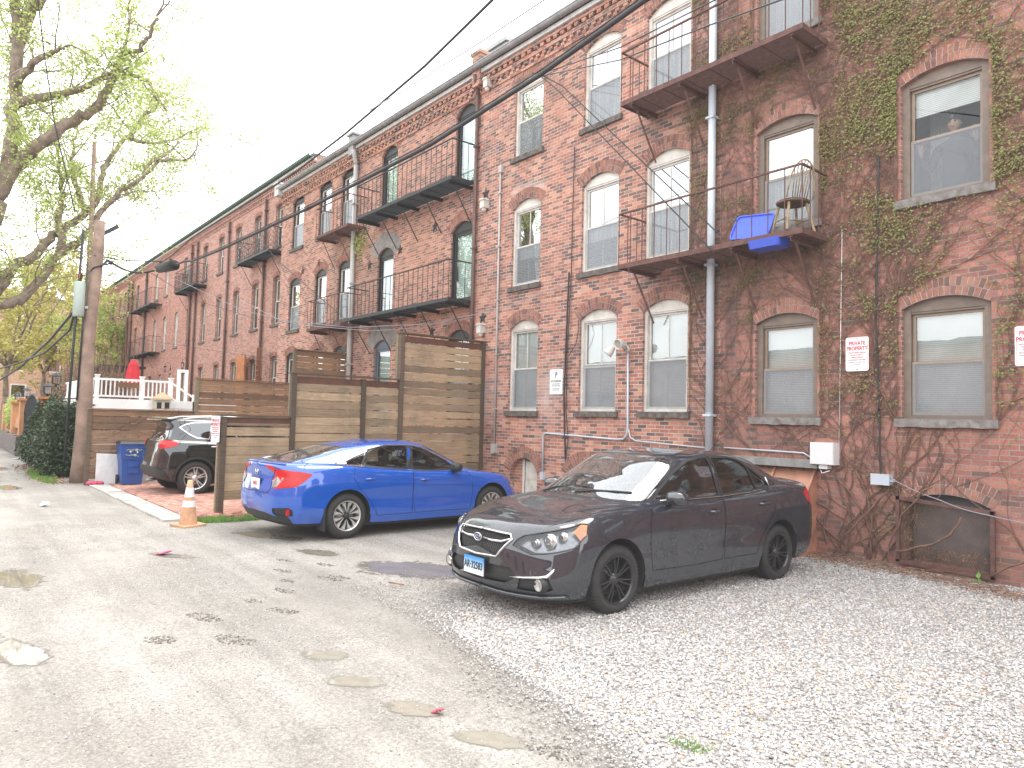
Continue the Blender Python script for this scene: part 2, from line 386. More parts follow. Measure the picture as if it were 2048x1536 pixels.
def arch_bricks(mb_,xl,xr,zt,rise,y,rows=2,h=.105,m=0,ext=.02):
    c=(xl+xr)/2; hw=(xr-xl)/2; rise=max(rise,.03)
    mb=MB(); Rr=(hw*hw+rise*rise)/(2*rise); zc=zt-Rr; th=math.asin(min(1,hw/Rr))+ext
    for q in range(16):
        a0=-th+2*th*q/16; a1=-th+2*th*(q+1)/16; ro=Rr+rows*(h+.008)-.004
        mb.prism([(c+Rr*math.sin(a0),zc+Rr*math.cos(a0)),(c+Rr*math.sin(a1),zc+Rr*math.cos(a1)),(c+ro*math.sin(a1),zc+ro*math.cos(a1)),(c+ro*math.sin(a0),zc+ro*math.cos(a0))],y-.0045,y+.009,'y',1,.5)
    for r in range(rows):
        r0=Rr+.006+r*(h+.008); r1=r0+h; n=max(5,int(round(2*th*(r0+h/2)/.066)))
        for i in range(n):
            a0=-th+2*th*(i+.09)/n; a1=-th+2*th*(i+.91)/n; jit=random.uniform(0,.004)
            P=[(c+q*math.sin(a),zc+q*math.cos(a)) for q,a in ((r0,a0),(r0,a1),(r1,a1),(r1,a0))]
            mb.prism([P[0],P[1],P[2],P[3]],y-.008-jit,y+.01,'y',m,random.random())
    ARCH.append((mb_,mb))
def arch_mat(name='arch_bricks',dark=0):
    t=NT(name); c=t.ramp(t.attr(),[(0,(.14,.08,.07)),(.35,(.29,.12,.09)),(.7,(.37,.17,.12)),(1,(.26,.12,.095))])
    c=t.mix(1,c,t.ramp(t.noise(26,5,.7),[(.25,.6),(.75,1.3)]),'MULTIPLY')
    c=t.mix(t.math('MULTIPLY',t.ramp(t.noise(2,5,.7),[(.5,0.),(.7,1.)]),.2),c,(.42,.33,.28)); t.base(c); t.set(Roughness=.92); return t.m
M['arch']=arch_mat(); M['mortar']=simple('mortar',(.42,.36,.32),.95,var=.25,scale=8)

def sill(parent,xl,xr,z,y,mat,h=.105,proud=.06,over=.07):
    mb=MB(); n=14; x0=xl-over; x1=xr+over; rows=[]
    prof=[(y+.12,z),(y-proud,z),(y-proud,z-h),(y+.0,z-h)]
    for i in range(n+1):
        x=x0+(x1-x0)*i/n
        for k,(a,b) in enumerate(prof):
            j=random.uniform(-.009,.009) if k in(1,2) else 0
            rows.append((x,a+j,b+(random.uniform(-.007,.007) if k==2 else 0)))
    fs=[]
    for i in range(n):
        for k in range(3): fs.append((i*4+k,i*4+k+1,(i+1)*4+k+1,(i+1)*4+k))
    fs+= [(3,2,1,0),tuple(n*4+k for k in range(4))]
    mb.add(rows,fs,0,.5,False); return mb.build('sill',mat,parent,recalc=True)

def window(parent,xl,xr,zb,zt,rise,y,trim='white_trim',sash=None,blind='blind',bframe=(0,1),muntin=True,screen=True,
           glass='glass',glass_top=None,sill_mat=None,name='window',inset=.075,jamb=.055,head=True,mid=.5,door=False,backdark=False,sash_gap=0):
    sash=sash or trim
    zs=zt-rise                                     # spring line
    fr=MB(); yf=y+inset
    fr.box(xl,xl+jamb,yf-.02,yf+.06,zb,zs); fr.box(xr-jamb,xr,yf-.02,yf+.06,zb,zs)
    fr.box(xl+jamb,xr-jamb,yf-.018,yf+.06,zb,zb+.05)
    # head board fills the arch
    hb=zs-.03 if head else zs
    pts=[(xl,hb)]+[(xr,hb)]+[(xr-(xr-xl)*i/12, arch_z(xr-(xr-xl)*i/12,xl,xr,zt,rise)) for i in range(13)]
    fr.prism(pts,yf-.012,yf+.055,'y',0)
    a,b=xl+jamb,xr-jamb; z0,z1=zb+.05,hb-.0
    fr.box(a,b,yf+.0,yf+.05,z1-.028,z1-.002)
    zm=z0+(z1-z0)*mid
    sw=.034
    fo=fr.build('frame',M[trim]) if False else None
    win=fr.build(name,M[trim],parent)
    s=MB()
    def sashf(x0,x1,q0,q1,ya,w=sw):
        s.box(x0,x0+w,ya,ya+.03,q0,q1); s.box(x1-w,x1,ya,ya+.03,q0,q1)
        s.box(x0+w,x1-w,ya,ya+.03,q0,q0+w*1.1); s.box(x0+w,x1-w,ya,ya+.03,q1-w,q1)
    if not door:
        sashf(a+.006,b-.006,zm-sw*.6,z1-.03,yf+.035)
        sashf(a+.003,b-.003,z0+.002,zm+sw*.6-sash_gap,yf+.006)
        if muntin:
            c=(a+b)/2
            s.box(c-.008,c+.008,yf+.045,yf+.055,zm+sw*.4,z1-.03-sw); s.box(c-.008,c+.008,yf+.03,yf+.036,z0+sw,zm-sw*.6)
    else:
        sashf(a+.004,b-.004,z0+.002,z1-.03,yf+.01,.06)
    s.build('frame',M[sash],win)
    g=MB(); 
    if not door:
        g.add([(a,yf+.055,zm),(b,yf+.055,zm),(b,yf+.055,z1),(a,yf+.055,z1)],[(0,1,2,3)],1,0)
        g.add([(a,yf+.024,z0),(b,yf+.024,z0),(b,yf+.024,zm),(a,yf+.024,zm)],[(0,1,2,3)],0,0)
    else: g.add([(a,yf+.03,z0),(b,yf+.03,z0),(b,yf+.03,z1),(a,yf+.03,z1)],[(0,1,2,3)],1,0)
    g.build('pane',[M[glass],M[glass_top or glass]],win)
    if screen and not door:
        q=MB(); q.add([(a+.01,yf+.002,z0),(b-.01,yf+.002,z0),(b-.01,yf+.002,zm),(a+.01,yf+.002,zm)],[(0,1,2,3)],0,0); q.build('insect_screen',M['screen'],win)
    if blind:
        bl=MB(); q0=z0+(z1-z0)*bframe[0]; q1=z0+(z1-z0)*bframe[1]
        bl.box(a-.01,b+.01,yf+.10,yf+.106,q0,q1); bl.build('curtain' if blind=='curtain' else 'blind',M[blind],win)
    if sill_mat: sill(win,xl,xr,zb,y,M[sill_mat])
    return win

def cornice(parent,x0,x1,zt,y,gut='gutter',face='fascia',brick=None,dz=1.0):
    # corbelled dentils under a fascia and a gutter
    d=MB(); x=x0
    d.box(x0,x1,y-.03,y+.002,zt-.62*dz,zt-.56*dz); 
    while x<x1-.05:
        d.box(x,x+.10,y-.045,y+.002,zt-.56*dz,zt-.50*dz); d.box(x+.06,x+.16,y-.055,y+.002,zt-.498*dz,zt-.44*dz); x+=.205
    d.box(x0,x1,y-.07,y+.002,zt-.438*dz,zt-.36*dz)
    x=x0+.03
    while x<x1-.05: d.box(x,x+.11,y-.10,y+.002,zt-.358*dz,zt-.28*dz); x+=.205
    d.box(x0,x1,y-.11,y+.002,zt-.278*dz,zt-.20*dz)
    d.build('cornice',brick,parent)
    f=MB(); f.box(x0,x1,y-.165,y,zt-.198*dz,zt-.10); f.build('fascia_board',M[face],parent)
    g=MB(); n=8; vs=[]
    for xx in (x0,x1):
        for k in range(n+1):
            t=math.pi+math.pi*k/n; vs.append((xx,y-.235+.075*math.cos(t),zt-.02+.09*math.sin(t)))
    g.add(vs,[(k,k+1,n+2+k,n+1+k) for k in range(n)],0,.5,True); g.box(x0,x1,y-.32,y-.305,zt-.03,zt-.005); g.build('gutter',M[gut],parent)

def building(name,label,x0,x1,y,zt,ops,bm,bms,depth=9,group=None,side_open=None,z0=-.3):
    b=thing(name,label,'building',(0,0,0),0,group)
    mb=MB(); wall_front(mb,x0,x1,z0,zt,y,ops)
    for x,fl in ((x0,0),(x1,1)):
        q=[(x,y,z0),(x,y+depth,z0),(x,y+depth,zt),(x,y,zt)]; mb.add(q,[(0,1,2,3) if not fl else (3,2,1,0)],1,0)
    mb.add([(x0,y+depth,z0),(x1,y+depth,z0),(x1,y+depth,zt),(x0,y+depth,zt)],[(3,2,1,0)],0,0)
    mb.build('wall',[bm,bms],b)
    r=MB(); r.box(x0+.01,x1-.01,y-.15,y+depth,zt-.06,zt+.04); r.build('roof',M['roof'],b)
    return b
def downspout(parent,x,y,z0,z1,r,mat,name='downspout',kick=True,seams=True,sq=False):
    mb=MB()
    if sq: mb.box(x-r,x+r,y-2*r-.02,y-.02,z0,z1)
    else:
        mb.tube([(x,y-r-.03,z0),(x,y-r-.03,z1)],r,12)
    if kick: mb.tube([(x,y-r-.03,z1),(x,y-r-.05,z1+.12),(x+.06,y-.2,z1+.3),(x+.06,y-.23,z1+.42)],r,10)
    z=z0+.9
    while seams and z<z1:
        mb.box(x-r-.012,x+r+.012,y-2*r-.045,y-.001,z,z+.035); z+=2.4
    return mb.build(name,mat,parent)

# --- A1: white trimmed windows ; A2: ivy clad, brown trimmed -----------------
cA1=[(.0,(.085,.05,.048)),(.22,(.15,.06,.052)),(.45,(.27,.085,.058)),(.7,(.34,.115,.078)),(.9,(.39,.165,.11)),(1,(.17,.08,.075))]
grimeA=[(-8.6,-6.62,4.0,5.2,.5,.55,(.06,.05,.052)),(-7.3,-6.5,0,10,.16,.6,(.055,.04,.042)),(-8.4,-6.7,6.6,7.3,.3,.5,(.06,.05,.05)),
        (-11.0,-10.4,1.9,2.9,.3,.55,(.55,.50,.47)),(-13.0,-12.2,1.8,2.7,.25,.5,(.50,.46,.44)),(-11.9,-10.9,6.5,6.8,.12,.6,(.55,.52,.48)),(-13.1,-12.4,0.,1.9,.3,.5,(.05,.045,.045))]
bA1=brick_mat('old_red_brick','x',cA1,grime=grimeA,stain=.38); bA1s=brick_mat('old_red_brick_side','y',cA1)
cA2=[(.0,(.11,.055,.05)),(.2,(.19,.064,.054)),(.5,(.255,.078,.06)),(.8,(.31,.105,.08)),(1,(.20,.08,.07))]
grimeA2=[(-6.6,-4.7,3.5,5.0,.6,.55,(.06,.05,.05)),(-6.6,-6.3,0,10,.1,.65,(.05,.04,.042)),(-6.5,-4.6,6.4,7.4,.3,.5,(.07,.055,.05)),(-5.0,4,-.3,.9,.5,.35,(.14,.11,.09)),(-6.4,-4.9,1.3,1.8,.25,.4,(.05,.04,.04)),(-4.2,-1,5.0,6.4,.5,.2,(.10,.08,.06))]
bA2=brick_mat('ivy_wall_brick','x',cA2,grime=grimeA2,stain=.35,mortar=(.36,.29,.26)); bA2s=brick_mat('ivy_wall_brick_side','y',cA2)
R=.17
colsA1=[(-11.92,-10.99),(-9.78,-8.82),(-8.2,-7.24)]
opsA1=[]
wA1=[]
for i,(a,b) in enumerate(colsA1):
    for z0,z1,fl in ((1.97,3.90,1),(4.64,6.51,2),(7.48,9.22,3)):
        opsA1.append((a,b,z0,z1,R)); wA1.append((a,b,z0,z1,i,fl))
opsA1.append((-11.80,-10.92,-.3,1.0,.30))
A1=building('brick_building','red brick rowhouse with white trimmed sash windows behind the blue car',-13.1,-6.6,9.65,9.98,opsA1,bA1,bA1s)
A1b=MB()
for (a,b,z0,z1,i,fl) in wA1:
    arch_bricks(A1b,a,b,z1,R,9.65)
    window(A1,a,b,z0,z1,R,9.65,'white_trim',blind='blind' if fl==1 else 'curtain',glass_top='glass' if fl==1 else 'glass_mirror',sill_mat='stone',
           sash_gap=.05 if (fl==1 and i==1) else 0, bframe=(0,1) if fl==1 else random.choice([(0,1),(.35,1),(0,.97),(.5,1),(0,.5)]))
arch_bricks(A1b,-11.80,-10.92,1.0,.30,9.65,h=.11)
arch_bricks(A1b,-10.0,-9.1,.98,.26,9.65,h=.11)
flush(A1b,'brick_arch',M['arch'],A1)
d=MB(); d.box(-11.45,-10.94,9.80,9.85,-.2,.92); d.box(-11.80,-11.45,9.775,9.79,-.2,.99,1); d.box(-11.52,-11.45,9.77,9.86,-.2,.97)
d.box(-11.38,-11.0,9.79,9.80,.2,.5); d.box(-11.38,-11.0,9.79,9.80,.56,.86); d.build('door',[M['white_trim'],bA1],A1)
cornice(A1,-13.1,-6.6,9.98,9.65,brick=bA1)
pn=downspout(A1,-6.74,9.65,1.0,9.7,.062,M['pipe_gray'],kick=False)
pc=MB()   # parapet pier and curved vent hood between the two roofs
pc.box(-13.3,-13.0,9.45,9.75,9.5,10.25); pc.box(-13.34,-12.96,9.41,9.79,10.25,10.32); pc.build('parapet_pier',bA1,A1)
ch=MB(); ch.box(-14.4,-13.5,10.6,11.3,9.98,11.15); ch.box(-14.45,-13.45,10.55,11.35,11.15,11.25); ch.build('chimney',M['galv'],A1)

colsA2=[(-6.0,-5.02),(-3.9,-2.89),(-1.6,-.6),(.8,1.8)]
opsA2=[];wA2=[]
for i,(a,b) in enumerate(colsA2):
    for z0,z1,fl in ((1.90,3.43,1),(4.72,6.37,2),(7.66,9.2,3)):
        opsA2.append((a,b,z0,z1,.13)); wA2.append((a,b,z0,z1,i,fl))
opsA2.append((-3.86,-2.92,.12,.98,.12))
A2=building('brick_building','ivy covered brick rowhouse with brown trimmed windows behind the dark grey car',-6.6,4.2,9.65,9.98,opsA2,bA2,bA2s)
A2b=MB()
for (a,b,z0,z1,i,fl) in wA2:
    arch_bricks(A2b,a,b,z1,.13,9.65,ext=-.02)
    person=(i==1 and fl==2)
    window(A2,a,b,z0,z1,.13,9.65,'brown_trim','bronze',blind='blind' if (fl==1 or person) else 'curtain',muntin=False,
           bframe=(.74,1) if person else (0,1),glass='glass_clear' if person else 'glass',glass_top='glass_clear' if person else ('glass' if fl==1 else 'glass_mirror'),sill_mat='stone_light',jamb=.09,inset=.085,screen=True)
arch_bricks(A2b,-3.86,-2.92,.98,.12,9.65,h=.11)
flush(A2b,'brick_arch',M['arch'],A2)
cornice(A2,-6.6,4.2,9.98,9.65,brick=bA2)
# room behind the person: pale walls
rm=MB(); rm.add([(-4.6,11.6,4),(-2.2,11.6,4),(-2.2,11.6,7),(-4.6,11.6,7)],[(0,1,2,3)]); rm.add([(-4.6,9.9,6.9),(-2.2,9.9,6.9),(-2.2,11.6,6.9),(-4.6,11.6,6.9)],[(0,1,2,3)])
rm.add([(-4.6,9.9,4),(-4.6,11.6,4),(-4.6,11.6,7),(-4.6,9.9,7)],[(0,1,2,3)]); rm.build('room',M['room'],A2)
cu=MB()
for k in range(10):
    x=-3.78+.03*k; cu.tube([(x,10.35,4.75),(x,10.35,6.6)],.017,6)
cu.build('curtain',M['curtain'],A2)
# basement grate
mt=simple('rusty_mesh',(.20,.12,.08),.85,var=.5)
gr=MB(); y=9.58
for (p,q) in (((-3.92,.10),(-3.92,.92)),((-2.88,.06),(-2.88,.84)),((-3.94,.11),(-2.86,.07)),((-3.94,.90),(-2.86,.82))):
    gr.bar((p[0],y,p[1]),(q[0],y,q[1]),.045,.045)
go=thing('window_grate','rusty wire mesh grate over the low basement window in the ivy wall','window grate',(0,0,0))
gr.build('frame',M['iron_rust'],go)
g2=MB(); n=0
x=-4.7
while x<-2.9+.9:
    for s in (1,-1):
        p0=None; pts=[]
        for t in (0,1):
            zz=.12+.72*t; xx=x+s*.36*(t-.5)
            pts.append((xx,zz))
        (xa,za),(xb,zb)=pts
        # clip to frame
        def cl(xa,za,xb,zb):
            lo,hi=-3.90,-2.90
            if max(xa,xb)<lo or min(xa,xb)>hi: return None
            def f(xx): return za+(zb-za)*(xx-xa)/(xb-xa)
            L,Rr=min(xa,xb),max(xa,xb); L2,R2=max(L,lo),min(Rr,hi)
            return (L2,f(L2),R2,f(R2))
        c=cl(xa,za,xb,zb)
        if c: g2.tube([(c[0],y,c[1]),(c[2],y,c[3])],.0028,3,caps=False)
    x+=.03
g2.build('wire_mesh',mt,go)
vd=MB(); vd.box(-3.86,-2.92,9.9,9.95,0,1); vd.build('basement_window',M['screen'] if False else simple('dusty_pane',(.17,.17,.185),.5),A2)

# --- B: black fire escapes ----------------------------------------------------
bB=brick_mat('orange_red_brick','x',[(.0,(.07,.04,.035)),(.3,(.20,.07,.055)),(.6,(.32,.11,.075)),(.85,(.37,.14,.09)),(1,(.16,.075,.065))],grime=[(-19.4,-17.5,3.,7.2,.5,.45,(.10,.085,.06)),(-16.6,-15,5.4,6.8,.5,.4,(.46,.24,.15))],stain=.35)
bBs=brick_mat('orange_red_brick_side','y')
opsB=[(-14.32,-13.38,1.9,3.9,.17),(-18.0,-17.06,1.2,3.92,.2),(-14.28,-13.36,4.55,6.5,.2),(-17.95,-17.05,4.55,6.5,.2),(-14.2,-13.34,7.35,9.34,.2),(-17.9,-17.0,7.4,9.38,.2)]
B=building('brick_building','brick building with two long black balconies and cement patched arches beside the brown downspout',-19.4,-13.1,9.65,9.98,opsB,bB,bBs)
Bb=MB(); Bc=MB()
for k,(a,b,z0,z1,r) in enumerate(opsB):
    if k in (1,3): arch_bricks(Bc,a,b,z1,r,9.65,rows=3,h=.14,m=0,ext=.12)
    else: arch_bricks(Bb,a,b,z1,r,9.65)
    if k==1:
        window(B,a,b,z0,z1,r,9.65,'blue_gray','blue_gray',blind='blind_green',muntin=False,door=True,name='door',screen=False) if 'blue_gray' in M else None
    elif k==0: window(B,a,b,z0,z1,r,9.65,'black_trim',blind='curtain',sill_mat='stone')
    else: window(B,a,b,z0,z1,r,9.65,'black_trim',blind='blind_green',bframe=(0,.97),muntin=False,door=True,screen=False,glass_top='glass',name='window')
M['blue_gray']=simple('blue_gray_paint',(.10,.125,.16),.5)
a,b,z0,z1,r=opsB[1]; window(B,a,b,z0,z1,r,9.65,'blue_gray','blue_gray',blind='blind_green',muntin=False,door=True,name='door',screen=False)
flush(Bb,'brick_arch',M['arch'],B); flush(Bc,'cement_arch',M['cement'],B)
cornice(B,-19.4,-13.1,9.98,9.65,brick=bB)
downspout(B,-13.22,9.65,.0,9.35,.045,M['pipe_brown'])
downspout(B,-19.3,9.65,.0,9.3,.07,M['pipe_white'])
pc=MB(); pc.box(-19.55,-19.25,9.4,9.8,9.6,10.2); pc.box(-19.6,-19.2,9.35,9.85,10.2,10.26); pc.build('parapet_pier',M['gutter'],B)
lv=MB()
for k in range(9): lv.box(-21.4,-20.6,10.6,11.5,10.1+.09*k,10.16+.09*k)
lv.box(-21.37,-20.63,10.63,11.47,10.0,10.9); lv.box(-19.1,-18.4,11.4,12.2,10.02,11.3)
lv.build('roof_vent',M['galv'],B)

# --- B2 ------------------------------------------------------------------------
opsB2=[(-24.3,-23.3,7.6,9.42,.16),(-22.1,-21.14,7.6,9.42,.16),(-20.45,-19.5,7.6,9.42,.16),(-24.35,-23.4,4.72,6.55,.16),(-22.2,-21.3,4.72,6.55,.16),(-20.5,-19.62,4.72,6.55,.16),(-22.25,-21.35,2.0,3.96,.16),(-20.6,-19.7,2.0,3.94,.16),(-24.4,-23.5,2.0,3.96,.16)]
bB2=brick_mat('worn_red_brick','x',[(.0,(.10,.05,.04)),(.3,(.22,.08,.06)),(.6,(.34,.12,.085)),(.85,(.38,.15,.10)),(1,(.22,.09,.075))],grime=[(-21,-19.4,3.,7.2,.5,.5,(.09,.085,.06))],stain=.3)
B2=building('brick_building','brick rowhouse with a rusty balcony left of the white downspout and two star plates',-25.22,-19.4,9.65,9.98,opsB2,bB2,bBs)
bb=MB()
for (a,b,z0,z1,r) in opsB2:
    arch_bricks(bb,a,b,z1,r,9.65); window(B2,a,b,z0,z1,r,9.65,'black_trim','white_trim',blind='curtain',glass='glass',glass_top='glass_mirror',sill_mat='stone',muntin=False,jamb=.03)
flush(bb,'brick_arch',M['arch'],B2); cornice(B2,-25.22,-19.4,9.98,9.65,brick=bB2)
pc=MB(); pc.box(-25.35,-25.0,9.35,9.75,9.7,10.1); pc.box(-25.4,-24.95,9.3,9.8,10.1,10.16); pc.build('parapet_pier',M['fascia'],B2)

# --- C, D, E: the far row, set back by 1.2 m ------------------------------------
yC=10.86
bC=brick_mat('pale_red_brick','x',[(.0,(.16,.07,.055)),(.4,(.28,.105,.08)),(.8,(.36,.145,.11)),(1,(.24,.10,.085))],mort=.008,stain=.2,mortar=(.40,.32,.28))
bCs=brick_mat('pale_red_brick_side','y',[(.0,(.16,.07,.055)),(.4,(.28,.105,.08)),(.8,(.36,.145,.11)),(1,(.24,.10,.085))],stain=.2)
cc=[-28.75,-31.25,-33.77,-36.3,-38.9]
opsC=[(c-.42,c+.42,z0,z1,.1) for c in cc for z0,z1 in ((2.5,4.2),(5.5,7.54),(8.75,10.56))]
C_=building('brick_building','long pale brick building with two ornate iron balconies and green gutter',-40.6,-25.22,yC,11.62,opsC,bC,bCs)
bb=MB()
for k,(a,b,z0,z1,r) in enumerate(opsC):
    arch_bricks(bb,a,b,z1,r,yC,rows=1,h=.16); window(C_,a,b,z0,z1,r,yC,'brown_trim','white_trim',blind='curtain' if k%2 else None,muntin=False,screen=False,glass_top='glass_mirror',sill_mat='stone',jamb=.05,inset=.12)
flush(bb,'brick_arch',M['arch'],C_); cornice(C_,-40.6,-25.22,11.62,yC,gut='gutter_green',brick=bC)
for x in (-34.9,-30.1,-40.1): downspout(C_,x,yC,0,11.0,.06,M['pipe_brown'],kick=False)
bE=brick_mat('far_red_brick','x',[(.0,(.20,.075,.06)),(.5,(.30,.11,.085)),(1,(.38,.15,.12))],mort=.007,stain=.15,mortar=(.36,.26,.23))
def far(name_label,x0,x1,cx3,cx2,cx1,trimf):
    ops=[(c-.4,c+.4,8.9,10.55,.08) for c in cx3]+[(c-.4,c+.4,5.6,7.6,.08) for c in cx2]+[(c-.4,c+.4,2.3,4.1,.08) for c in cx1]
    o=building('brick_building',name_label,x0,x1,yC,11.62,ops,bE,bCs)
    for (a,b,z0,z1,r) in ops:
        tr=trimf((a+b)/2,z0); window(o,a,b,z0,z1,r,yC,tr,'white_trim',blind=None if tr!='white_trim' else 'curtain',muntin=False,screen=False,glass_top='glass_mirror',sill_mat='stone_light',jamb=.07,inset=.1)
    cornice(o,x0,x1,11.62,yC,gut='gutter_green',brick=bE); return o
D_=far('far brick rowhouse with bright white window trim and stacked small balconies',-56.6,-40.6,[-42.6,-46.7,-49.15,-51.85,-54.4],[-41.55,-44.1,-46.7,-49.1,-51.95,-54.6],[-42.2,-44.8,-47.2,-49.8,-53],lambda x,z:'white_trim' if (-49.5<x<-43.5) else 'brown_trim')
E_=far('farthest brick rowhouse with plain pale sills, seen past the utility pole',-84,-56.6,[-58.5,-60.3,-63.8,-65.15,-66.5,-68.4,-72,-75,-78],[-58.6,-60.6,-62.9,-64.7,-66.5,-70,-73,-77],[-58.6,-60.6,-62.9,-66.5,-70],lambda x,z:'brown_trim')
for x in (-41.1,-51.6,-55.8): downspout(D_,x,yC,0,11.0,.07,M['pipe_brown'],kick=False)
downspout(E_,-57.0,yC,0,11.0,.07,M['pipe_brown'],kick=False); downspout(E_,-62.4,yC,0,11,.07,M['pipe_brown'],kick=False)
chm=MB(); chm.box(-47.5,-46.8,12.2,12.9,11.5,12.9); chm.box(-49.0,-48.3,12.2,12.9,11.5,12.9); chm.box(-47.55,-46.75,12.15,12.95,12.9,13.0); chm.box(-49.05,-48.25,12.15,12.95,12.9,13.0); chm.build('chimney',bCs,D_)
# end building across the lane's end
xe=-82
E2=thing('brick_building','orange brick building with white framed windows closing the far end of the lane','building')
mb=MB(); ops=[]
def wall_x(mb,x,y0,y1,z0,z1,ops):
    t=MB(); wall_front(t,y0,y1,z0,z1,0,ops,reveal=-.12,N=4)
    for (a,b,c) in t.v: mb.v.append((x+b,a,c))
    for i,f in enumerate(t.f): mb.f.append(f); mb.m.append(0); mb.t.append(0); mb.sm.append(False)
ops=[(y,y+1.3,z0,z1,0) for y in (-1.5,2.6,5.9,8.6,12) for z0,z1 in ((1.6,4.2),(5.4,8.0),(9,11))]
wall_x(mb,xe,-6,16,-.3,12.3,ops); mb.box(xe-9,xe-.3,-6,16,-.3,12.3)
bEnd=brick_mat('orange_brick','y',[(.0,(.26,.12,.07)),(.5,(.36,.17,.10)),(1,(.42,.22,.14))],stain=.1,mort=.007)
mb.build('wall',bEnd,E2)
for (a,b,z0,z1,_) in ops:
    f=MB(); x=xe-.06
    for p in ((a,a+.12,z0,z1),(b-.12,b,z0,z1),(a,b,z0,z0+.14),(a,b,z1-.14,z1),(a,b,(z0+z1)/2-.05,(z0+z1)/2+.05)): f.box(x-.03,x+.05+.001*random.random(),p[0],p[1],p[2],p[3])
    wo=f.build('window',M['white_trim'],E2); g=MB(); g.box(x-.04,x-.035,a,b,z0,z1); g.build('pane',M['glass_mirror'],wo)
rf=MB(); rf.box(xe-9.2,xe+.4,-6.2,16.2,12.3,12.6); rf.build('roof',M['roof'],E2)

# unseen row added behind the viewer to block low sky and give reflections
OP=thing('brick_building','unseen brick row added across the lane behind the viewer for shade and reflections','building')
mb=MB(); ops=[(x,x+1.0,z0,z0+1.8,0) for x in range(-58,18,3) for z0 in (1.2,)]
t_=MB(); wall_front(t_,-60,20,-.3,5.4,0,ops,reveal=-.12,N=1)
for (a,b,c) in t_.v: mb.v.append((a,-13-0+b,c))
for i,f in enumerate(t_.f): mb.f.append(f[::-1]); mb.m.append(0); mb.t.append(0); mb.sm.append(False)
mb.box(-60,20,-21,-13.15,-.3,5.4); mb.build('wall',bC,OP)
for (a,b,z0,z1,_) in ops: 
    g=MB(); g.box(a,b,-13.1,-13.08,z0,z1); g.build('window',M['glass_mirror'],OP)
rf=MB(); rf.box(-60.2,20.2,-21.2,-12.8,5.4,5.6); rf.build('roof',M['roof'],OP)
OG=thing('occluder','low brick garage at the open right end of the yard, outside the view, added for shade and reflections','occluder')  # added block, never in view; cuts low side light and darkens reflections
mb=MB(); mb.box(11,18,-6,9,-.3,5.0); mb.build('wall',bCs,OG); mb=MB(); mb.box(10.8,18.2,-6.2,9.2,5.0,5.2); mb.build('roof',M['roof'],OG)
# ------------------------------------------------------------------ fire escapes
def fire_escape(label,x0,x1,z,yw,depth,mat,rh=.90,brk=None,spacing=.25,group=None,ornate=False,floor_mat=None,cat='fire escape'):
    f=thing('fire_escape' if not ornate else 'iron_balcony',label,cat,(0,0,0),0,group)
    y0=yw-depth; p=MB()
    p.box(x0,x1,y0,y0+.012,z-.05,z+.03); p.box(x0,x0+.012,y0+.012,yw,z-.05,z+.03); p.box(x1-.012,x1,y0+.012,yw,z-.05,z+.03)
    y=y0+.03
    while y<yw-.02: p.box(x0+.012,x1-.012,y,y+.009,z-.012,z+.012); y+=.03
    x=x0+.4
    while x<x1-.2: p.box(x,x+.008,y0+.012,yw,z-.022,z-.0125); x+=.45
    p.build('platform',floor_mat or mat,f)
    r=MB(); zt=z+rh
    r.box(x0,x1,y0,y0+.03,zt-.012,zt+.012); r.box(x0,x0+.03,y0+.03,yw,zt-.012,zt+.012); r.box(x1-.03,x1,y0+.03,yw,zt-.012,zt+.012)
    n=int((x1-x0)/spacing)
    for i in range(n+1):
        xx=x0+.01+(x1-x0-.02)*i/n; r.tube([(xx,y0+.015,z),(xx,y0+.015,zt)],.0085,5,caps=False)
    for xx in (x0+.012,x1-.012):
        for k in (1,2): yy=y0+(yw-y0)*k/3; r.tube([(xx,yy,z),(xx,yy,zt)],.0085,5,caps=False)
    if ornate:
        random.seed(3)
        for i in range(int((x1-x0)/.16)):
            cx=x0+.1+.16*i
            for k in range(4):
                cz=z+.12+k*.22; pts=[(cx+.09*math.cos(t)*(1-.08*t)*(1 if k%2 else -1),y0+.01,cz+.10*math.sin(t)) for t in [q*.6 for q in range(10)]]
                r.tube(pts,.008,3,caps=False)
        for k in range(5):
            for i in range(3):
                cy=y0+.12+.22*i; cz=z+.1+k*.2
                for xx in (x0+.01,x1-.01): r.tube([(xx,cy+.09*math.cos(t),cz+.09*math.sin(t)) for t in [q*.6 for q in range(9)]],.008,3,caps=False)
        r.box(x0,x1,y0-.002,y0+.028,z+.08,z+.10)
    r.build('railing',mat,f)
    for xx in (brk or []):
        b=MB(); b.box(xx-.03,xx+.03,y0+.02,yw,z-.075,z-.052); b.box(xx-.004,xx+.004,y0+.02,yw,z-.13,z-.076)
        b.bar((xx,y0+.16,z-.12),(xx,yw-.01,z-.92),.03,.014); b.build('bracket',mat,f)
    return f
fire_escape('rusty fire escape spanning the third floor windows above the grey downspout',-8.18,-4.87,7.25,9.65,.70,M['iron_rust'],brk=[-7.95,-6.95,-5.98,-5.05],group=None)
fire_escape('rusty fire escape on the second floor holding the wooden chair and blue tub',-8.18,-4.87,4.42,9.65,.70,M['iron_rust'],brk=[-7.95,-6.95,-5.98,-5.05])
fire_escape('long black balcony on the third floor left of the brown downspout',-18.0,-13.3,7.29,9.65,.70,M['iron_black'],brk=[-17.9,-16.9,-15.8,-14.7,-13.45],spacing=.22,cat='balcony')
fire_escape('long black balcony on the second floor just above the tall slat fence',-18.4,-13.3,4.49,9.65,.70,M['iron_black'],brk=[-18.2,-17.0,-15.8,-14.7,-13.45],spacing=.22,cat='balcony')
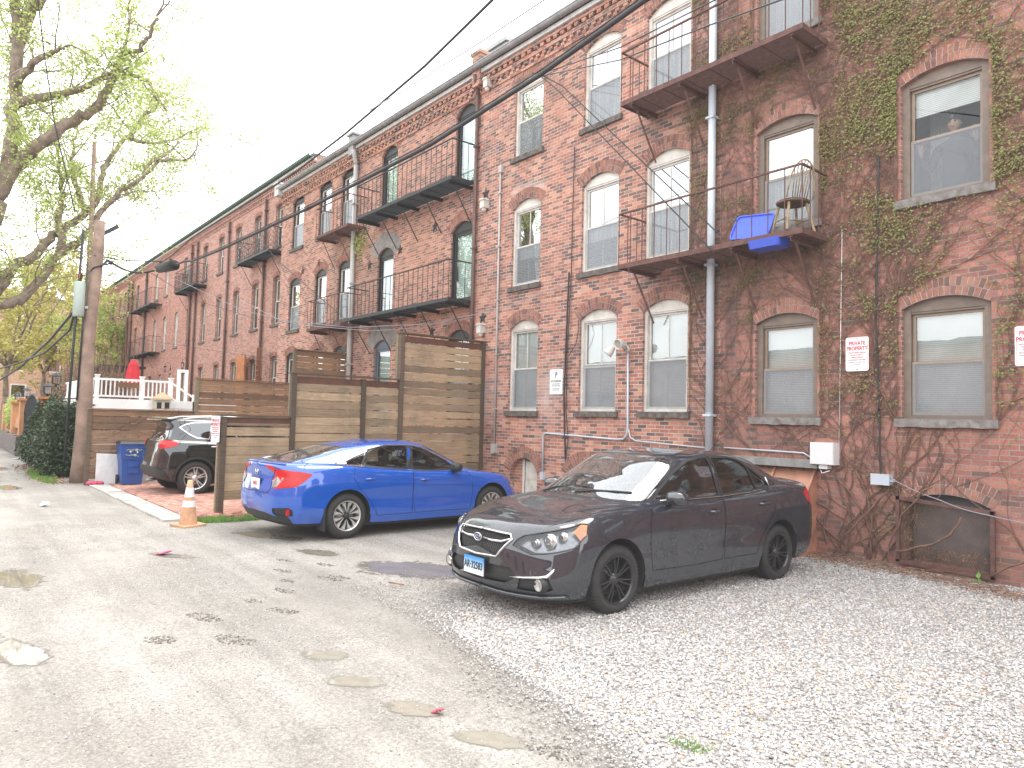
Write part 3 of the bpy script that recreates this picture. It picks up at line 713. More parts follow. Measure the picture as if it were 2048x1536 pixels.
fire_escape('short rusty balcony on the third floor left of the white downspout',-20.9,-18.7,7.3,9.65,.60,M['iron_rust'],brk=[-20.7,-19.6],spacing=.22,cat='balcony')
fire_escape('short rusty balcony on the second floor left of the white downspout',-21.3,-18.9,4.45,9.65,.60,M['iron_rust'],brk=[-21.1,-19.8],spacing=.22,cat='balcony')
fire_escape('ornate iron balcony tucked beside the corner of the projecting building',-31.9,-28.1,8.4,yC,.66,M['iron_black'],rh=.98,brk=[-31.7,-30,-28.3],ornate=True,cat='balcony')
fire_escape('ornate iron balcony hanging below the black cable splice case',-42.2,-38.4,8.4,yC,.66,M['iron_black'],rh=1.1,brk=[-42.0,-40.2,-38.6],ornate=True,cat='balcony')
fire_escape('small far iron balcony on the third floor beyond the ornate ones',-53.6,-47.6,8.45,yC,.66,M['iron_black'],rh=1.0,brk=[-53,-51,-49],spacing=.3,cat='balcony')
fire_escape('small far iron balcony on the second floor above the red umbrella',-53.2,-47.6,5.45,yC,.66,M['iron_black'],rh=1.0,brk=[-53,-51,-49],spacing=.3,cat='balcony')
fire_escape('farthest balcony seen left of the utility pole, upper one',-80,-74,7.5,yC,1.3,M['iron_black'],rh=1.0,brk=[-79,-75],spacing=.4,cat='balcony')
fire_escape('farthest balcony seen left of the utility pole, lower one',-80,-74,4.6,yC,1.3,M['iron_black'],rh=1.0,brk=[-79,-75],spacing=.4,cat='balcony')

# star shaped anchor plates
def star(label,x,z,mat,r=.15,y=9.65):
    pts=[]
    mb=MB(); vs=[(x,y-.05,z)]
    for k in range(10):
        a=math.pi/2+k*math.pi/5; q=r if k%2==0 else r*.42; vs.append((x+q*math.cos(a),y-.012,z+q*math.sin(a)))
    mb.add(vs,[(0,1+k,1+(k+1)%10) for k in range(10)],0,.5)
    for k in range(10):
        k2=(k+1)%10; a=vs[1+k];b=vs[1+k2]; mb.add([a,b,(b[0],y+.01,b[2]),(a[0],y+.01,a[2])],[(0,1,2,3)])
    return tag(mb.build('star_plate',mat),label,'wall anchor','star shaped anchor plates on the brick walls')
for lab,x,z,mt_ in (('black star plate above the white lamp box on the second floor',-12.9,6.95,'iron_black'),('black star plate above the lowest white lamp box by the fence',-12.9,4.08,'iron_black'),
    ('black star plate under the long upper balcony, right one',-15.0,6.6,'iron_black'),('black star plate under the long upper balcony, middle one',-16.7,6.3,'iron_black'),('black star plate under the long upper balcony near the cement arch',-18.4,6.15,'iron_black'),
    ('black star plate under the long lower balcony',-15.0,3.95,'iron_black'),('rust red star plate under the short rusty balcony',-21.9,6.75,'iron_rust'),('rust red star plate left of the short rusty balcony',-23.2,6.7,'iron_rust')):
    star(lab,x,z,M[mt_])
# white lamp boxes on the corner of A1
for lab,z in (('white box lamp just under the eave at the brown downspout',9.5),('white box lamp below the middle star plate',6.68),('white box lamp below the lowest star plate near the fence',3.82)):
    mb=MB(); mb.box(-12.93,-12.78,9.5,9.65,z-.1,z+.08); mb.prism([(-12.95,z+.08),(-12.76,z+.08),(-12.80,z+.12),(-12.91,z+.12)],9.48,9.65,'y'); mb.lathe([(.05,0),(.06,-.04),(.03,-.08),(0,-.085)],'z',(-12.855,9.57,z-.1),12)
    tag(mb.build('wall_lamp',M['white_trim']),lab,'lamp','white box lamps on the corner of the brick house')
# conduits
mb=MB(); mb.tube([(-12.31,9.61,1.2),(-12.33,9.61,7.35)],.022,8); mb.box(-12.37,-12.27,9.58,9.65,7.28,7.45); mb.box(-12.37,-12.24,9.56,9.65,1.05,1.25)
for z in (2,3.2,4.4,5.6,6.8): mb.box(-12.36,-12.28,9.57,9.65,z,z+.03)
tag(mb.build('conduit',M['pipe_white']),'tall white conduit running up the brick beside the fence end','conduit')
mb=MB(); mb.tube([(-10.71,9.61,.69),(-10.72,9.61,1.44),(-10.70,9.61,1.5),(-10.64,9.61,1.53),(-8.75,9.61,1.47),(-8.58,9.61,1.48),(-8.50,9.61,1.56),(-8.48,9.61,1.68),(-8.5,9.61,3.05)],.018,8)
mb.tube([(-8.46,9.61,1.66),(-8.42,9.61,1.52),(-8.3,9.61,1.46),(-6.85,9.61,1.40)],.012,6); mb.box(-10.76,-10.66,9.58,9.65,.6,.75); mb.tube([(-6.5,9.61,1.42),(-5.2,9.61,1.40),(-5.06,9.6,1.33)],.012,6)
tag(mb.build('conduit',M['pipe_gray']),'grey bent conduit feeding the flood lights between the ground floor windows','conduit')
fl=thing('flood_light','twin white flood lights on a conduit between two ground floor windows','lamp')
mb=MB(); mb.lathe([(.0,0),(.055,0),(.06,-.03),(.05,-.06)],'y',(-8.5,9.6,3.08),14); mb.tube([(-8.5,9.6,3.08),(-8.52,9.48,3.12),(-8.62,9.4,3.12)],.014,6); mb.tube([(-8.5,9.6,3.1),(-8.47,9.5,3.16)],.014,6); mb.build('bracket',M['white_trim'],fl)
for (p,dv) in (((-8.62,9.38,3.12),Vector((-.5,-.45,-.75))),((-8.47,9.47,3.18),Vector((.05,-.95,-.2)))):
    h=MB(); h.lathe([(0,0),(.03,0),(.045,.03),(.075,.10),(.088,.17),(.088,.19),(.078,.19),(.07,.15)],'z',(0,0,0),18)
    q=dv.to_track_quat('Z','Y').to_matrix().to_4x4(); q.translation=Vector(p); o=h.build('lamp_head',M['white_trim'],fl); o.matrix_local=q
    h=MB(); h.lathe([(0,.165),(.078,.165)],'z',(0,0,0),18); l=h.build('lens',simple('lamp_lens',(.35,.33,.28),.2),o)
# signs
def sign(label,c,w,h,lines,nrm='y',rz=0,mat_c=(.86,.85,.86)):
    s=thing('sign',label,'sign',c,rz)
    mb=MB(); pts=[]; rr=.025
    for (cx,cz,a0) in ((w/2-rr,h/2-rr,0),(-w/2+rr,h/2-rr,90),(-w/2+rr,-h/2+rr,180),(w/2-rr,-h/2+rr,270)):
        for k in range(4): a=R_(a0+30*k); pts.append((cx+rr*math.cos(a),cz+rr*math.sin(a)))
    mb.prism(pts,-.004,0,'y'); mb.build('plate',simple('sign_white',mat_c,.35,var=.05,dirt=.12,scale=12),s)
    for (txt,size,z,col,bold) in lines:
        m=M.setdefault('ink_'+col,simple('ink_'+col,{'red':(.55,.03,.08),'black':(.03,.03,.03),'green':(.06,.15,.08),'blue':(.05,.10,.35),'gray':(.3,.3,.3)}[col],.5))
        T=Matrix.Translation((0,-.0055,z))@Matrix.Rotation(R_(90),4,'X')
        text_mesh('lettering',txt,size,m,s,T,bold=bold,xs=.82)
    bl=MB()
    for z in (h/2-.022,-h/2+.022): bl.lathe([(0,-.008),(.008,-.008),(.008,-.004)],'y',(0,0,z),8)
    bl.build('bolt',M['galv'],s)
    return s
PPL=[('PRIVATE',.072,.145,'red',.0015),('PROPERTY',.072,.075,'red',.0015),('UNAUTHORIZED VEHICLES',.024,.02,'red',0),('WILL BE TOWED AT',.024,-.012,'red',0),('VEHICLE EXPENSE',.024,-.044,'red',0),('NO PARKING AT ANY TIME',.022,-.078,'red',0),('TOWED BY A TOWING INC.',.022,-.11,'gray',0),('617 000 0000',.026,-.142,'gray',0)]
PPL[-1]=('24 HOURS',.026,-.142,'gray',0)
def border(s,w,h,rr=.03,t=.003,mat=None):
    mb=MB(); a=w/2-.014; b=h/2-.014
    for (x0,x1,z0,z1) in ((-a,a,b-t,b),(-a,a,-b,-b+t),(-a,-a+t,-b+t,b-t),(a-t,a,-b+t,b-t)): mb.box(x0,x1,-.0052,-.0041,z0,z1)
    mb.build('border',mat or M['ink_red'],s)
s=sign('white PRIVATE PROPERTY sign on the ivy wall between the brown windows',(-4.45,9.62,2.76),.305,.457,PPL); border(s,.305,.457)
s=sign('white PRIVATE PROPERTY sign cut by the right edge of the view',(-2.50,9.62,2.745),.305,.457,PPL); border(s,.305,.457)
s=sign('white PRIVATE PROPERTY sign on the front post of the slat fence',(-12.84,3.885,1.49),.27,.457,PPL,rz=R_(13)); border(s,.27,.457)
s=sign('small white NO PARKING sign between the left ground floor windows',(-10.395,9.64,2.555),.37,.50,[('P',.16,.13,'black',.002),('NO PARKING',.062,.01,'green',.001),('EXCEPT WITH PERMIT',.026,-.045,'green',0),('TOW ZONE ENFORCED',.026,-.08,'green',0),('VIOLATORS TOWED',.026,-.135,'gray',0),('AT OWNERS EXPENSE',.026,-.165,'gray',0)])
# electrical boxes
mb=MB(); mb.box(-5.03,-4.70,9.47,9.65,1.26,1.56); mb.box(-5.025,-4.705,9.463,9.469,1.265,1.555); mb.box(-4.94,-4.80,9.5,9.62,1.20,1.26); mb.tube([(-4.93,9.55,1.2),(-4.87,9.5,1.14),(-4.78,9.53,1.18)],.008,6); mb.tube([(-4.70,9.63,1.56),(-4.66,9.635,4.5)],.006,5)
tag(mb.build('utility_box',simple('box_white',(.72,.72,.72),.4,var=.03)),'white cable utility box mounted above the copper bulkhead doors','utility box')
mb=MB(); mb.box(-4.22,-4.0,9.52,9.65,1.05,1.18); mb.box(-4.225,-3.995,9.50,9.52,1.045,1.185); mb.box(-4.0,-3.96,9.55,9.6,1.09,1.13)
tag(mb.build('junction_box',M['pipe_gray']),'small grey junction box under the black cables on the ivy wall','junction box')
# bulkhead doors
bk=thing('bulkhead','copper coloured sloping cellar bulkhead behind the dark grey car','cellar door')
cop=simple('copper_sheet',(.42,.20,.13),.6,metal=.1,var=.3,scale=5,dirt=.35)
mb=MB(); mb.add([(-6.25,9.66,1.19),(-5.03,9.66,1.19),(-5.03,8.80,.05),(-6.25,8.80,.05)],[(3,2,1,0)]); 
for x in (-6.25,-5.05): mb.prism([(9.66,-.1),(9.66,1.20),(8.80,.06),(8.80,-.1)],x,x+.03,'x')
mb.box(-5.66,-5.62,9.60,9.64,1.13,1.17); mb.bar((-5.64,9.64,1.19),(-5.64,8.82,.09),.03,.03); mb.bar((-5.03,9.64,1.2),(-5.03,8.82,.10),.03,.03)
mb.build('sloping_door',cop,bk)
mb=MB(); mb.box(-6.35,-4.92,9.5,9.652,1.20,1.31); mb.build('lintel',simple('gray_board',(.25,.25,.24),.9,var=.3),bk)
# ------------------------------------------------------------------ cars: one control net per car, cut in parameter space
def catmull(P,t):
    # P: (n,...) control values, t array of params in [0,n-1]
    n=len(P); i=np.clip(np.floor(t).astype(int),0,n-2); u=(t-i)
    def g(k): 
        k=np.asarray(k); lo=P[0]*2-P[1]; hi=P[-1]*2-P[-2]
        out=P[np.clip(k,0,n-1)].copy(); out[k<0]=lo; out[k>n-1]=hi; return out
    p0,p1,p2,p3=g(i-1),P[i],P[i+1],g(i+2); u=u[:,None]
    return .5*((2*p1)+(-p0+p2)*u+(2*p0-5*p1+4*p2-p3)*u**2+(-p0+3*p1-3*p2+p3)*u**3)
class Net:
    def __init__(s,rings):
        s.P=np.array(rings,float)          # K x J x 3
        s.K,s.J=s.P.shape[:2]
        J=np.linspace(0,s.J-1,(s.J-1)*12+1); Kk=np.linspace(0,s.K-1,(s.K-1)*12+1)
        s.gj,s.gk=np.meshgrid(J,Kk,indexing='ij'); s.gp=s.ev(s.gj.ravel(),s.gk.ravel())
    def ev(s,j,k):
        j=np.atleast_1d(np.asarray(j,float)); k=np.atleast_1d(np.asarray(k,float))
        j=np.clip(j,0,s.J-1);k=np.clip(k,0,s.K-1)
        i=np.clip(np.floor(k).astype(int),0,s.K-2); u=(k-i)[:,None]
        rows={}
        def row(q):
            q=np.asarray(q); out=np.zeros((len(j),3))
            for r in np.unique(q):
                m=q==r
                if r<0: out[m]=2*catmull(s.P[0],j[m])-catmull(s.P[1],j[m])
                elif r>s.K-1: out[m]=2*catmull(s.P[-1],j[m])-catmull(s.P[-2],j[m])
                else: out[m]=catmull(s.P[r],j[m])
            return out
        p0,p1,p2,p3=row(i-1),row(i),row(i+1),row(i+2)
        L=lambda a,b: np.linalg.norm(b-a,axis=1,keepdims=True)+1e-4
        d0,d1,d2=L(p0,p1),L(p1,p2),L(p2,p3)
        m1=d1*((p1-p0)/d0*d1+(p2-p1)/d1*d0)/(d0+d1); m2=d1*((p2-p1)/d1*d2+(p3-p2)/d2*d1)/(d1+d2)
        o=(2*u**3-3*u**2+1)*p1+(u**3-2*u**2+u)*m1+(-2*u**3+3*u**2)*p2+(u**3-u**2)*m2
        o[:,0]=np.maximum(o[:,0],0); o[np.isclose(j,0)|np.isclose(j,s.J-1),0]=0; o[np.isclose(k,s.K-1),0]=0
        return o
    def nrm(s,j,k):
        e=.02; j=np.atleast_1d(np.asarray(j,float));k=np.atleast_1d(np.asarray(k,float))
        def E(jj,kk):
            # mirrored evaluation across the centre planes
            a=s.ev(np.where(jj<0,-jj,np.where(jj>s.J-1,2*(s.J-1)-jj,jj)),np.clip(kk,0,s.K-1)); a[(jj<0)|(jj>s.J-1),0]*=-1; return a
        dj=E(j+e,k)-E(j-e,k); dk=E(j,np.minimum(k+e,s.K-1))-E(j,np.maximum(k-e,0))
        n=np.cross(dk,dj); l=np.linalg.norm(n,axis=1,keepdims=True); bad=l[:,0]<1e-9; n[bad]=(0,0,1); l[bad]=1; n/=l
        n[np.isclose(k,s.K-1)]=(0,0,1)
        return n
    def inv(s,kind,a,b,jr=(0,99),kr=(0,99)):
        if kind=='p': return (a,b)
        ax={'s':(1,2),'f':(0,2),'t':(0,1)}[kind]
        if kind=='f' and tuple(jr)==(0,99): jr=(0,5)
        d=(s.gp[:,ax[0]]-a)**2+(s.gp[:,ax[1]]-b)**2
        J=s.gj.ravel();Kk=s.gk.ravel(); d=np.where((J<jr[0])|(J>jr[1])|(Kk<kr[0])|(Kk>kr[1]),1e9,d)
        i=int(np.argmin(d)); j,k=J[i],Kk[i]
        for _ in range(6):
            p=s.ev([j,j+.01,j],[k,k,k+.01]); F=p[0][list(ax)]-np.array([a,b]); A=np.stack([(p[1]-p[0])[list(ax)]/.01,(p[2]-p[0])[list(ax)]/.01],1)
            try: dl=np.linalg.solve(A,-F)
            except Exception: break
            dl=np.clip(dl,-.3,.3); j=float(np.clip(j+dl[0],max(0,jr[0]),min(s.J-1,jr[1]))); k=float(np.clip(k+dl[1],max(0,kr[0]),min(s.K-1,kr[1])))
        return (j,k)
def densify(pts,step,closed=True):
    out=[]; n=len(pts)
    for i in range(n if closed else n-1):
        a,b=pts[i],pts[(i+1)%n]; m=max(1,int(math.hypot(b[0]-a[0],b[1]-a[1])/step))
        for q in range(m): out.append((a[0]+(b[0]-a[0])*q/m,a[1]+(b[1]-a[1])*q/m))
    return out
def offset_poly(pts,d):
    n=len(pts); area=sum(pts[i][0]*pts[(i+1)%n][1]-pts[(i+1)%n][0]*pts[i][1] for i in range(n))
    sg=1 if area>0 else -1; out=[]
    for i in range(n):
        p,c,q=Vector(pts[i-1]),Vector(pts[i]),Vector(pts[(i+1)%n])
        e1=(c-p); e2=(q-c)
        if e1.length<1e-9 or e2.length<1e-9: out.append(tuple(c)); continue
        e1.normalize(); e2.normalize(); n1=Vector((e1.y,-e1.x))*sg; n2=Vector((e2.y,-e2.x))*sg; m=n1+n2
        if m.length<1e-6: m=n1
        m.normalize(); s=min(2,1/max(.3,m.dot(n1))); out.append((c.x+m.x*d*s,c.y+m.y*d*s))
    return out
def circle(cy,cz,r,a0=0,a1=360,n=40): return [(cy+r*math.cos(R_(a0+(a1-a0)*i/n)),cz+r*math.sin(R_(a0+(a1-a0)*i/n))) for i in range(n)]
def pip(x,y,poly):
    c=False; j=len(poly)-1
    for i in range(len(poly)):
        xi,yi=poly[i]; xj,yj=poly[j]
        if (yi>y)!=(yj>y) and x<(xj-xi)*(y-yi)/(yj-yi)+xi: c=not c
        j=i
    return c
def build_car(root,net,regions,body_mat,sub=5):
    """regions: list of dicts name, poly (j,k), mat, part(name or None=hole), off; later ones win. returns dict of parts"""
    J,K=net.J-1,net.K-1
    js=np.linspace(0,J,J*sub+1); ks=np.linspace(0,K,K*sub+1); vs=[];es=[]; idx={}
    for a,jj in enumerate(js):
        for b,kk in enumerate(ks): idx[(a,b)]=len(vs); vs.append(Vector((jj,kk)))
    for a in range(len(js)):
        for b in range(len(ks)):
            if a+1<len(js): es.append((idx[(a,b)],idx[(a+1,b)]))
            if b+1<len(ks): es.append((idx[(a,b)],idx[(a,b+1)]))
    for r in regions:
        p=r['poly']; s=len(vs); vs+= [Vector(q) for q in p]; es+=[(s+i,s+(i+1)%len(p)) for i in range(len(p))]
    ov,oe,of,*_=delaunay_2d_cdt(vs,es,[],0,1e-5)
    P2=np.array([tuple(v) for v in ov]); 
    P3=net.ev(P2[:,0],P2[:,1]); N3=net.nrm(P2[:,0],P2[:,1])
    boxes=[(min(q[0] for q in r['poly']),max(q[0] for q in r['poly']),min(q[1] for q in r['poly']),max(q[1] for q in r['poly'])) for r in regions]
    cls={}
    for f in of:
        c=P2[list(f)].mean(0)
        if c[0]<0 or c[0]>J or c[1]<0 or c[1]>K: continue
        w=-1
        for i,(r,bx) in enumerate(zip(regions,boxes)):
            if bx[0]<=c[0]<=bx[1] and bx[2]<=c[1]<=bx[3] and pip(c[0],c[1],r['poly']): w=i
        cls.setdefault(w,[]).append(f)
    # group by (part name, side) ; parts on both sides are separate objects unless 'both'
    groups={}
    for w,fs in cls.items():
        if w>=0 and regions[w].get('part') is None and not regions[w].get('body'): continue
        r=regions[w] if w>=0 else dict(part='body',mat=body_mat,off=0,both=True)
        if r.get('body'): key=('body',0)
        elif r.get('both'): key=(r['part'],r.get('id',0),0)
        else: key=(r['part'],r.get('id',0),1)
        groups.setdefault(('body',0) if r['part']=='body' else key,[]).append((r,fs))
    out={}
    def make(name,items,sides,parent):
        V=[];F=[];MI=[];NN=[];mats=[]
        for sd in sides:
            for r,fs in items:
                m=r['mat'] if r.get('mat') else body_mat
                if m not in mats: mats.append(m)
                mi=mats.index(m); loc={}
                for f in fs:
                    t=[]
                    for v in f:
                        if v not in loc:
                            loc[v]=len(V); p=P3[v]+N3[v]*r.get('off',0); n=N3[v]
                            V.append((p[0]*sd,p[1],p[2])); NN.append((n[0]*sd,n[1],n[2]))
                        t.append(loc[v])
                    a,b,c=[Vector(V[q]) for q in t]; fn=(b-a).cross(c-a)
                    if fn.dot(Vector(NN[t[0]])+Vector(NN[t[1]])+Vector(NN[t[2]]))<0: t=t[::-1]
                    F.append(t); MI.append(mi)
        me=bpy.data.meshes.new(name); me.from_pydata(V,[],F)
        for m in mats: me.materials.append(m)
        me.polygons.foreach_set('material_index',MI); me.polygons.foreach_set('use_smooth',[True]*len(F)); me.update()
        me.normals_split_custom_set_from_vertices(NN)
        o=bpy.data.objects.new(name,me); COL.objects.link(o); o.parent=parent; return o
    body=make('body',groups.pop(('body',0)),(1,-1),root)
    out['body']=[body]
    for key,items in groups.items():
        name=key[0]; par=root
        sides=[(1,-1)] if key[2]==0 else [(1,),(-1,)]
        for sd in sides: out.setdefault((name,key[1]),[]).append(make(name,items,sd,par))
    return out
def rim_impreza(mb,r,mats): pass
def wheel(parent,x,y,side,R,w,rim,style,steer=0):
    """side=+1 for right. built in local axle frame, x outward"""
    o=thing('wheel',None,None); o.parent=parent; o.location=(x,y,R); o.rotation_euler=(0,0,(0 if side>0 else math.pi)+steer)
    del_keys=[k for k in ('label','category') if k in o]
    for k in del_keys: del o[k]
    t=MB(); h=w/2
    t.lathe([(rim-.01,-h+.01),(rim+.02,-h),(R-.05,-h-.004),(R-.018,-h+.02),(R,-h+.045),(R+.001,-.012),(R-.006,-.008),(R-.006,.008),(R+.001,.012),(R,h-.045),(R-.018,h-.02),(R-.05,h+.004),(rim+.02,h),(rim-.005,h-.008),(rim-.02,h-.03)],'x',(0,0,0),48)
    # shoulder grooves
    for k in range(56):
        a=2*math.pi*k/56; 
        M4=Matrix.Rotation(a,4,'X')@Matrix.Translation((h-.03,0,R-.006)); t.obox(M4,.028,.006,.014)
    t.build('tyre',M['tyre'],o)
    r=MB(); mats=[M['silver'],M['plastic_dark'],M['black_alloy'],M['galv']]
    mi=2 if style=='black' else 0
    r.lathe([(rim-.004,h-.004),(rim-.016,h-.006),(rim-.022,h-.03),(rim-.035,-h+.02)],'x',(0,0,0),48,mi)
    r.lathe([(0,-.02),(rim-.04,-.02)],'x',(0,0,0),32,1)                                  # dark behind the spokes
    r.lathe([(0,.015),(rim*.62,.015),(rim*.62,-.02)],'x',(0,0,0),32,3 if style!='black' else 1)    # brake disc
    hx=h-.03
    def spoke(a,w0,w1,r0,r1,d0,d1,m,tw=0):
        vs=[]
        for (rr,ww,dd) in ((r0,w0,d0),((r0+r1)/2,(w0+w1)/2,(d0+d1)/2+.006),(r1,w1,d1)):
            for s2,dep in ((-1,-.02),(-.6,0),(.6,0),(1,-.02)):
                vs.append((dd+dep, rr*math.sin(a)+ww*s2*math.cos(a)+tw*rr*math.cos(a)*0, rr*math.cos(a)-ww*s2*math.sin(a)))
        fs=[]
        for q in range(2):
            for s3 in range(3): fs.append((q*4+s3,q*4+s3+1,(q+1)*4+s3+1,(q+1)*4+s3))
        r.add(vs,fs,m,.5,False)
    if style=='black':
        for k in range(7):
            for dd in (-.13,.13,):
                a=2*math.pi*k/7+dd; spoke(a,.011,.008,.045,rim-.018,hx-.005,hx+.012,2)
        r.lathe([(0,hx+.012),(.025,hx+.012),(.035,hx+.004),(.06,hx-.004),(.065,hx-.03)],'x',(0,0,0),20,2)
    elif style=='hubcap':
        n=6
        for k in range(n):
            a=2*math.pi*k/n
            for sgn in (-1,1):
                # machined petal: hub to rim wedge
                a0=a+sgn*.07; a1=a+sgn*.30; 
                pts=[(.045,a0),(.12,a+sgn*.10),(rim-.03,a+sgn*.13),(rim-.018,a+sgn*.42),(rim-.045,a+sgn*.40),(.13,a+sgn*.28)]
                vs=[(hx+.008,q*math.sin(t),q*math.cos(t)) for q,t in pts]+[(hx-.02,q*math.sin(t),q*math.cos(t)) for q,t in pts]
                m=len(pts); fs=[tuple(range(m))]+[(i,(i+1)%m,(i+1)%m+m,i+m) for i in range(m)]
                r.add(vs,fs,0,.5)
            spoke(a,.012,.014,.03,rim-.02,hx+.0,hx+.0,1)
        r.lathe([(0,hx+.014),(.03,hx+.013),(.038,hx-.0),(.04,hx-.03)],'x',(0,0,0),20,1)
    else:
        for k in range(5):
            for dd in (-.16,.16):
                a=2*math.pi*k/5+dd; spoke(a,.017,.013,.05,rim-.018,hx-.01,hx+.01,0)
        r.lathe([(0,hx+.008),(.03,hx+.008),(.04,hx-.0),(.065,hx-.006),(.07,hx-.03)],'x',(0,0,0),20,0)
    for k in range(5):
        a=2*math.pi*(k+.5)/5; r.lathe([(0,hx+.004),(.007,hx+.003),(.008,hx-.02)],'x',(0,.048*math.sin(a),.048*math.cos(a)),6,1)
    r.build('rim',mats,o)
    return o
def seat(parent,x,y,z,w=.50,mat=None):
    s=MB()
    def rb(x0,x1,y0,y1,z0,z1,lean=0):
        n=2; b=.04
        prof=[(x0,y0+b),(x0+b,y0),(x1-b,y0),(x1,y0+b),(x1,y1-b),(x1-b,y1),(x0+b,y1),(x0,y1-b)]
        vs=[]
        for q,(zz,ins) in enumerate(((z0,.02),(z0+b,0),(z1-b,0),(z1,.03))):
            cx=(x0+x1)/2;cy=(y0+y1)/2
            for (a,c) in prof: vs.append((cx+(a-cx)*(1-ins*2),cy+(c-cy)*(1-ins*2)-lean*(zz-z0),zz))
        fs=[(q*8+k,q*8+(k+1)%8,(q+1)*8+(k+1)%8,(q+1)*8+k) for q in range(3) for k in range(8)]+[tuple(range(8))[::-1],tuple(24+k for k in range(8))]
        s.add(vs,fs,0,.5,True)
    rb(x-w/2,x+w/2,y-.25,y+.27,z,z+.16); rb(x-w/2+.01,x+w/2-.01,y-.36,y-.22,z+.12,z+.68,.25); 
    rb(x-.13,x+.13,y-.50,y-.41,z+.72,z+.92,.15); s.tube([(x-.05,y-.42,z+.62),(x-.05,y-.45,z+.76)],.008,5); s.tube([(x+.05,y-.42,z+.62),(x+.05,y-.45,z+.76)],.008,5)
    return s.build('seat',mat or M['seat'],parent)
def interior(root,fw,belt,wheel_side,mat=None,y_dash=.75,y_rear=-.75,half=.66):
    seat(root,-.36,fw,.32,mat=mat); seat(root,.36,fw,.32,mat=mat)
    b=MB(); b.box(-half+.06,half-.06,y_rear-.05,y_rear+.45,.32,.50); b.prism([(y_rear-.08,.45),(y_rear+.08,.45),(y_rear-.10,1.0),(y_rear-.22,1.0)],-half+.08,half-.08,'x')
    for x in (-.36,0,.36): b.box(x-.12,x+.12,y_rear-.24,y_rear-.16,1.0,1.14)
    b.build('seat',mat or M['seat'],root)
    d=MB(); d.prism([(y_dash-.28,.55),(y_dash-.30,.86),(y_dash-.12,.93),(y_dash+.28,belt-.03),(y_dash+.28,.5)],-half-.02,half+.02,'x'); d.box(-half,half,-1.6,y_dash+.8,.24,.26)
    d.prism([(-1.12,.5),(-1.12,belt-.09),(-1.7,belt-.04),(-1.7,.5)],-half,half,'x'); d.build('dashboard',M['plastic_dark'],root)
    sw=MB(); cx=wheel_side*.36; sw.tube([(cx+.18*math.cos(t),y_dash-.42+.05*math.sin(t),.88+.17*math.sin(t)) for t in [k*math.pi/10 for k in range(21)]],.014,6); sw.bar((cx-.17,y_dash-.41,.88),(cx+.17,y_dash-.41,.88),.03,.02); sw.bar((cx,y_dash-.4,.88),(cx,y_dash-.2,.80),.04,.04); sw.build('steering_wheel',M['plastic_dark'],root)
def arch_liner(net,poly,root,xin=.52,lipw=.02):
    P=net.ev([p[0] for p in poly],[p[1] for p in poly])
    for sd in (1,-1):
        mb=MB(); vs=[];n=len(P)
        for p in P: vs+= [(p[0]*sd,p[1],p[2]),((p[0]-.06)*sd,p[1]-0,p[2]),(xin*sd,p[1],p[2])]
        fs=[]
        for i in range(n):
            j=(i+1)%n
            if P[i][2]<.12 and P[j][2]<.12: continue
            fs+=[(3*i,3*j,3*j+1,3*i+1),(3*i+1,3*j+1,3*j+2,3*i+2)]
        mb.add(vs,fs,0,.5); mb.add([(xin*sd,p[1],p[2]) for p in P],[tuple(range(n))],0,.5)
        mb.build('wheel_housing',M['fab_black'],root)
def underbody(net,root):
    js=np.linspace(0,net.J-1,60); P=net.ev(js,np.zeros(60)); mb=MB()
    vs=[(p[0]*.93,p[1]*.965,p[2]-.045) for p in P]+[(-p[0]*.93,p[1]*.965,p[2]-.045) for p in P[::-1]]
    n=len(vs); mb.add(vs,[tuple(range(n))[::-1]],0,.5); 
    mb.add([(v[0]*1.02,v[1]*1.01,v[2]+.10) for v in vs],[tuple(range(n))],0,.5)
    top=[(v[0]*1.02,v[1]*1.01,v[2]+.10) for v in vs]; mb.add(vs+top,[(i,(i+1)%n,n+(i+1)%n,n+i) for i in range(n)],0,.5)
    return mb.build('underbody',M['fab_black'],root)
def mk(net,spec,jr=(0,99),kr=(0,99)):
    return [net.inv(*q,jr=jr,kr=kr) for q in spec]
def side_poly(net,pts,step=.06,jr=(3,13.5),kr=(0,8.2),close=True):
    return [net.inv('s',a,b,jr=jr,kr=kr) for a,b in densify(pts,step)]
def handle(root,net,y,z,mat,side,chrome=False,kr=(2,5)):
    j,k=net.inv('s',y,z,jr=(5,13),kr=kr); p=net.ev([j],[k])[0]; mb=MB()
    x=p[0]; pts=[(side*(x+.002),y+.09,z),(side*(x+.03),y+.075,z+.002),(side*(x+.036),y,z+.004),(side*(x+.03),y-.075,z+.002),(side*(x+.002),y-.09,z)]
    vs=[]
    for (a,b,c) in pts: vs+=[(a,b,c-.013),(a+side*.006,b,c),(a,b,c+.013),(a-side*.008,b,c)]
    fs=[(4*i+q,4*i+(q+1)%4,4*(i+1)+(q+1)%4,4*(i+1)+q) for i in range(4) for q in range(4)]+[(3,2,1,0),(16,17,18,19)]
    mb.add(vs,fs,0,.5,True); 
    mb.lathe([(.0,.0),(.03,.002),(.036,-.004)],'x',(side*(x+.001),y-.0,z-.004),14,1,.5)
    o=mb.build('door_handle',[mat,M['plastic_dark']],root,recalc=True); return o
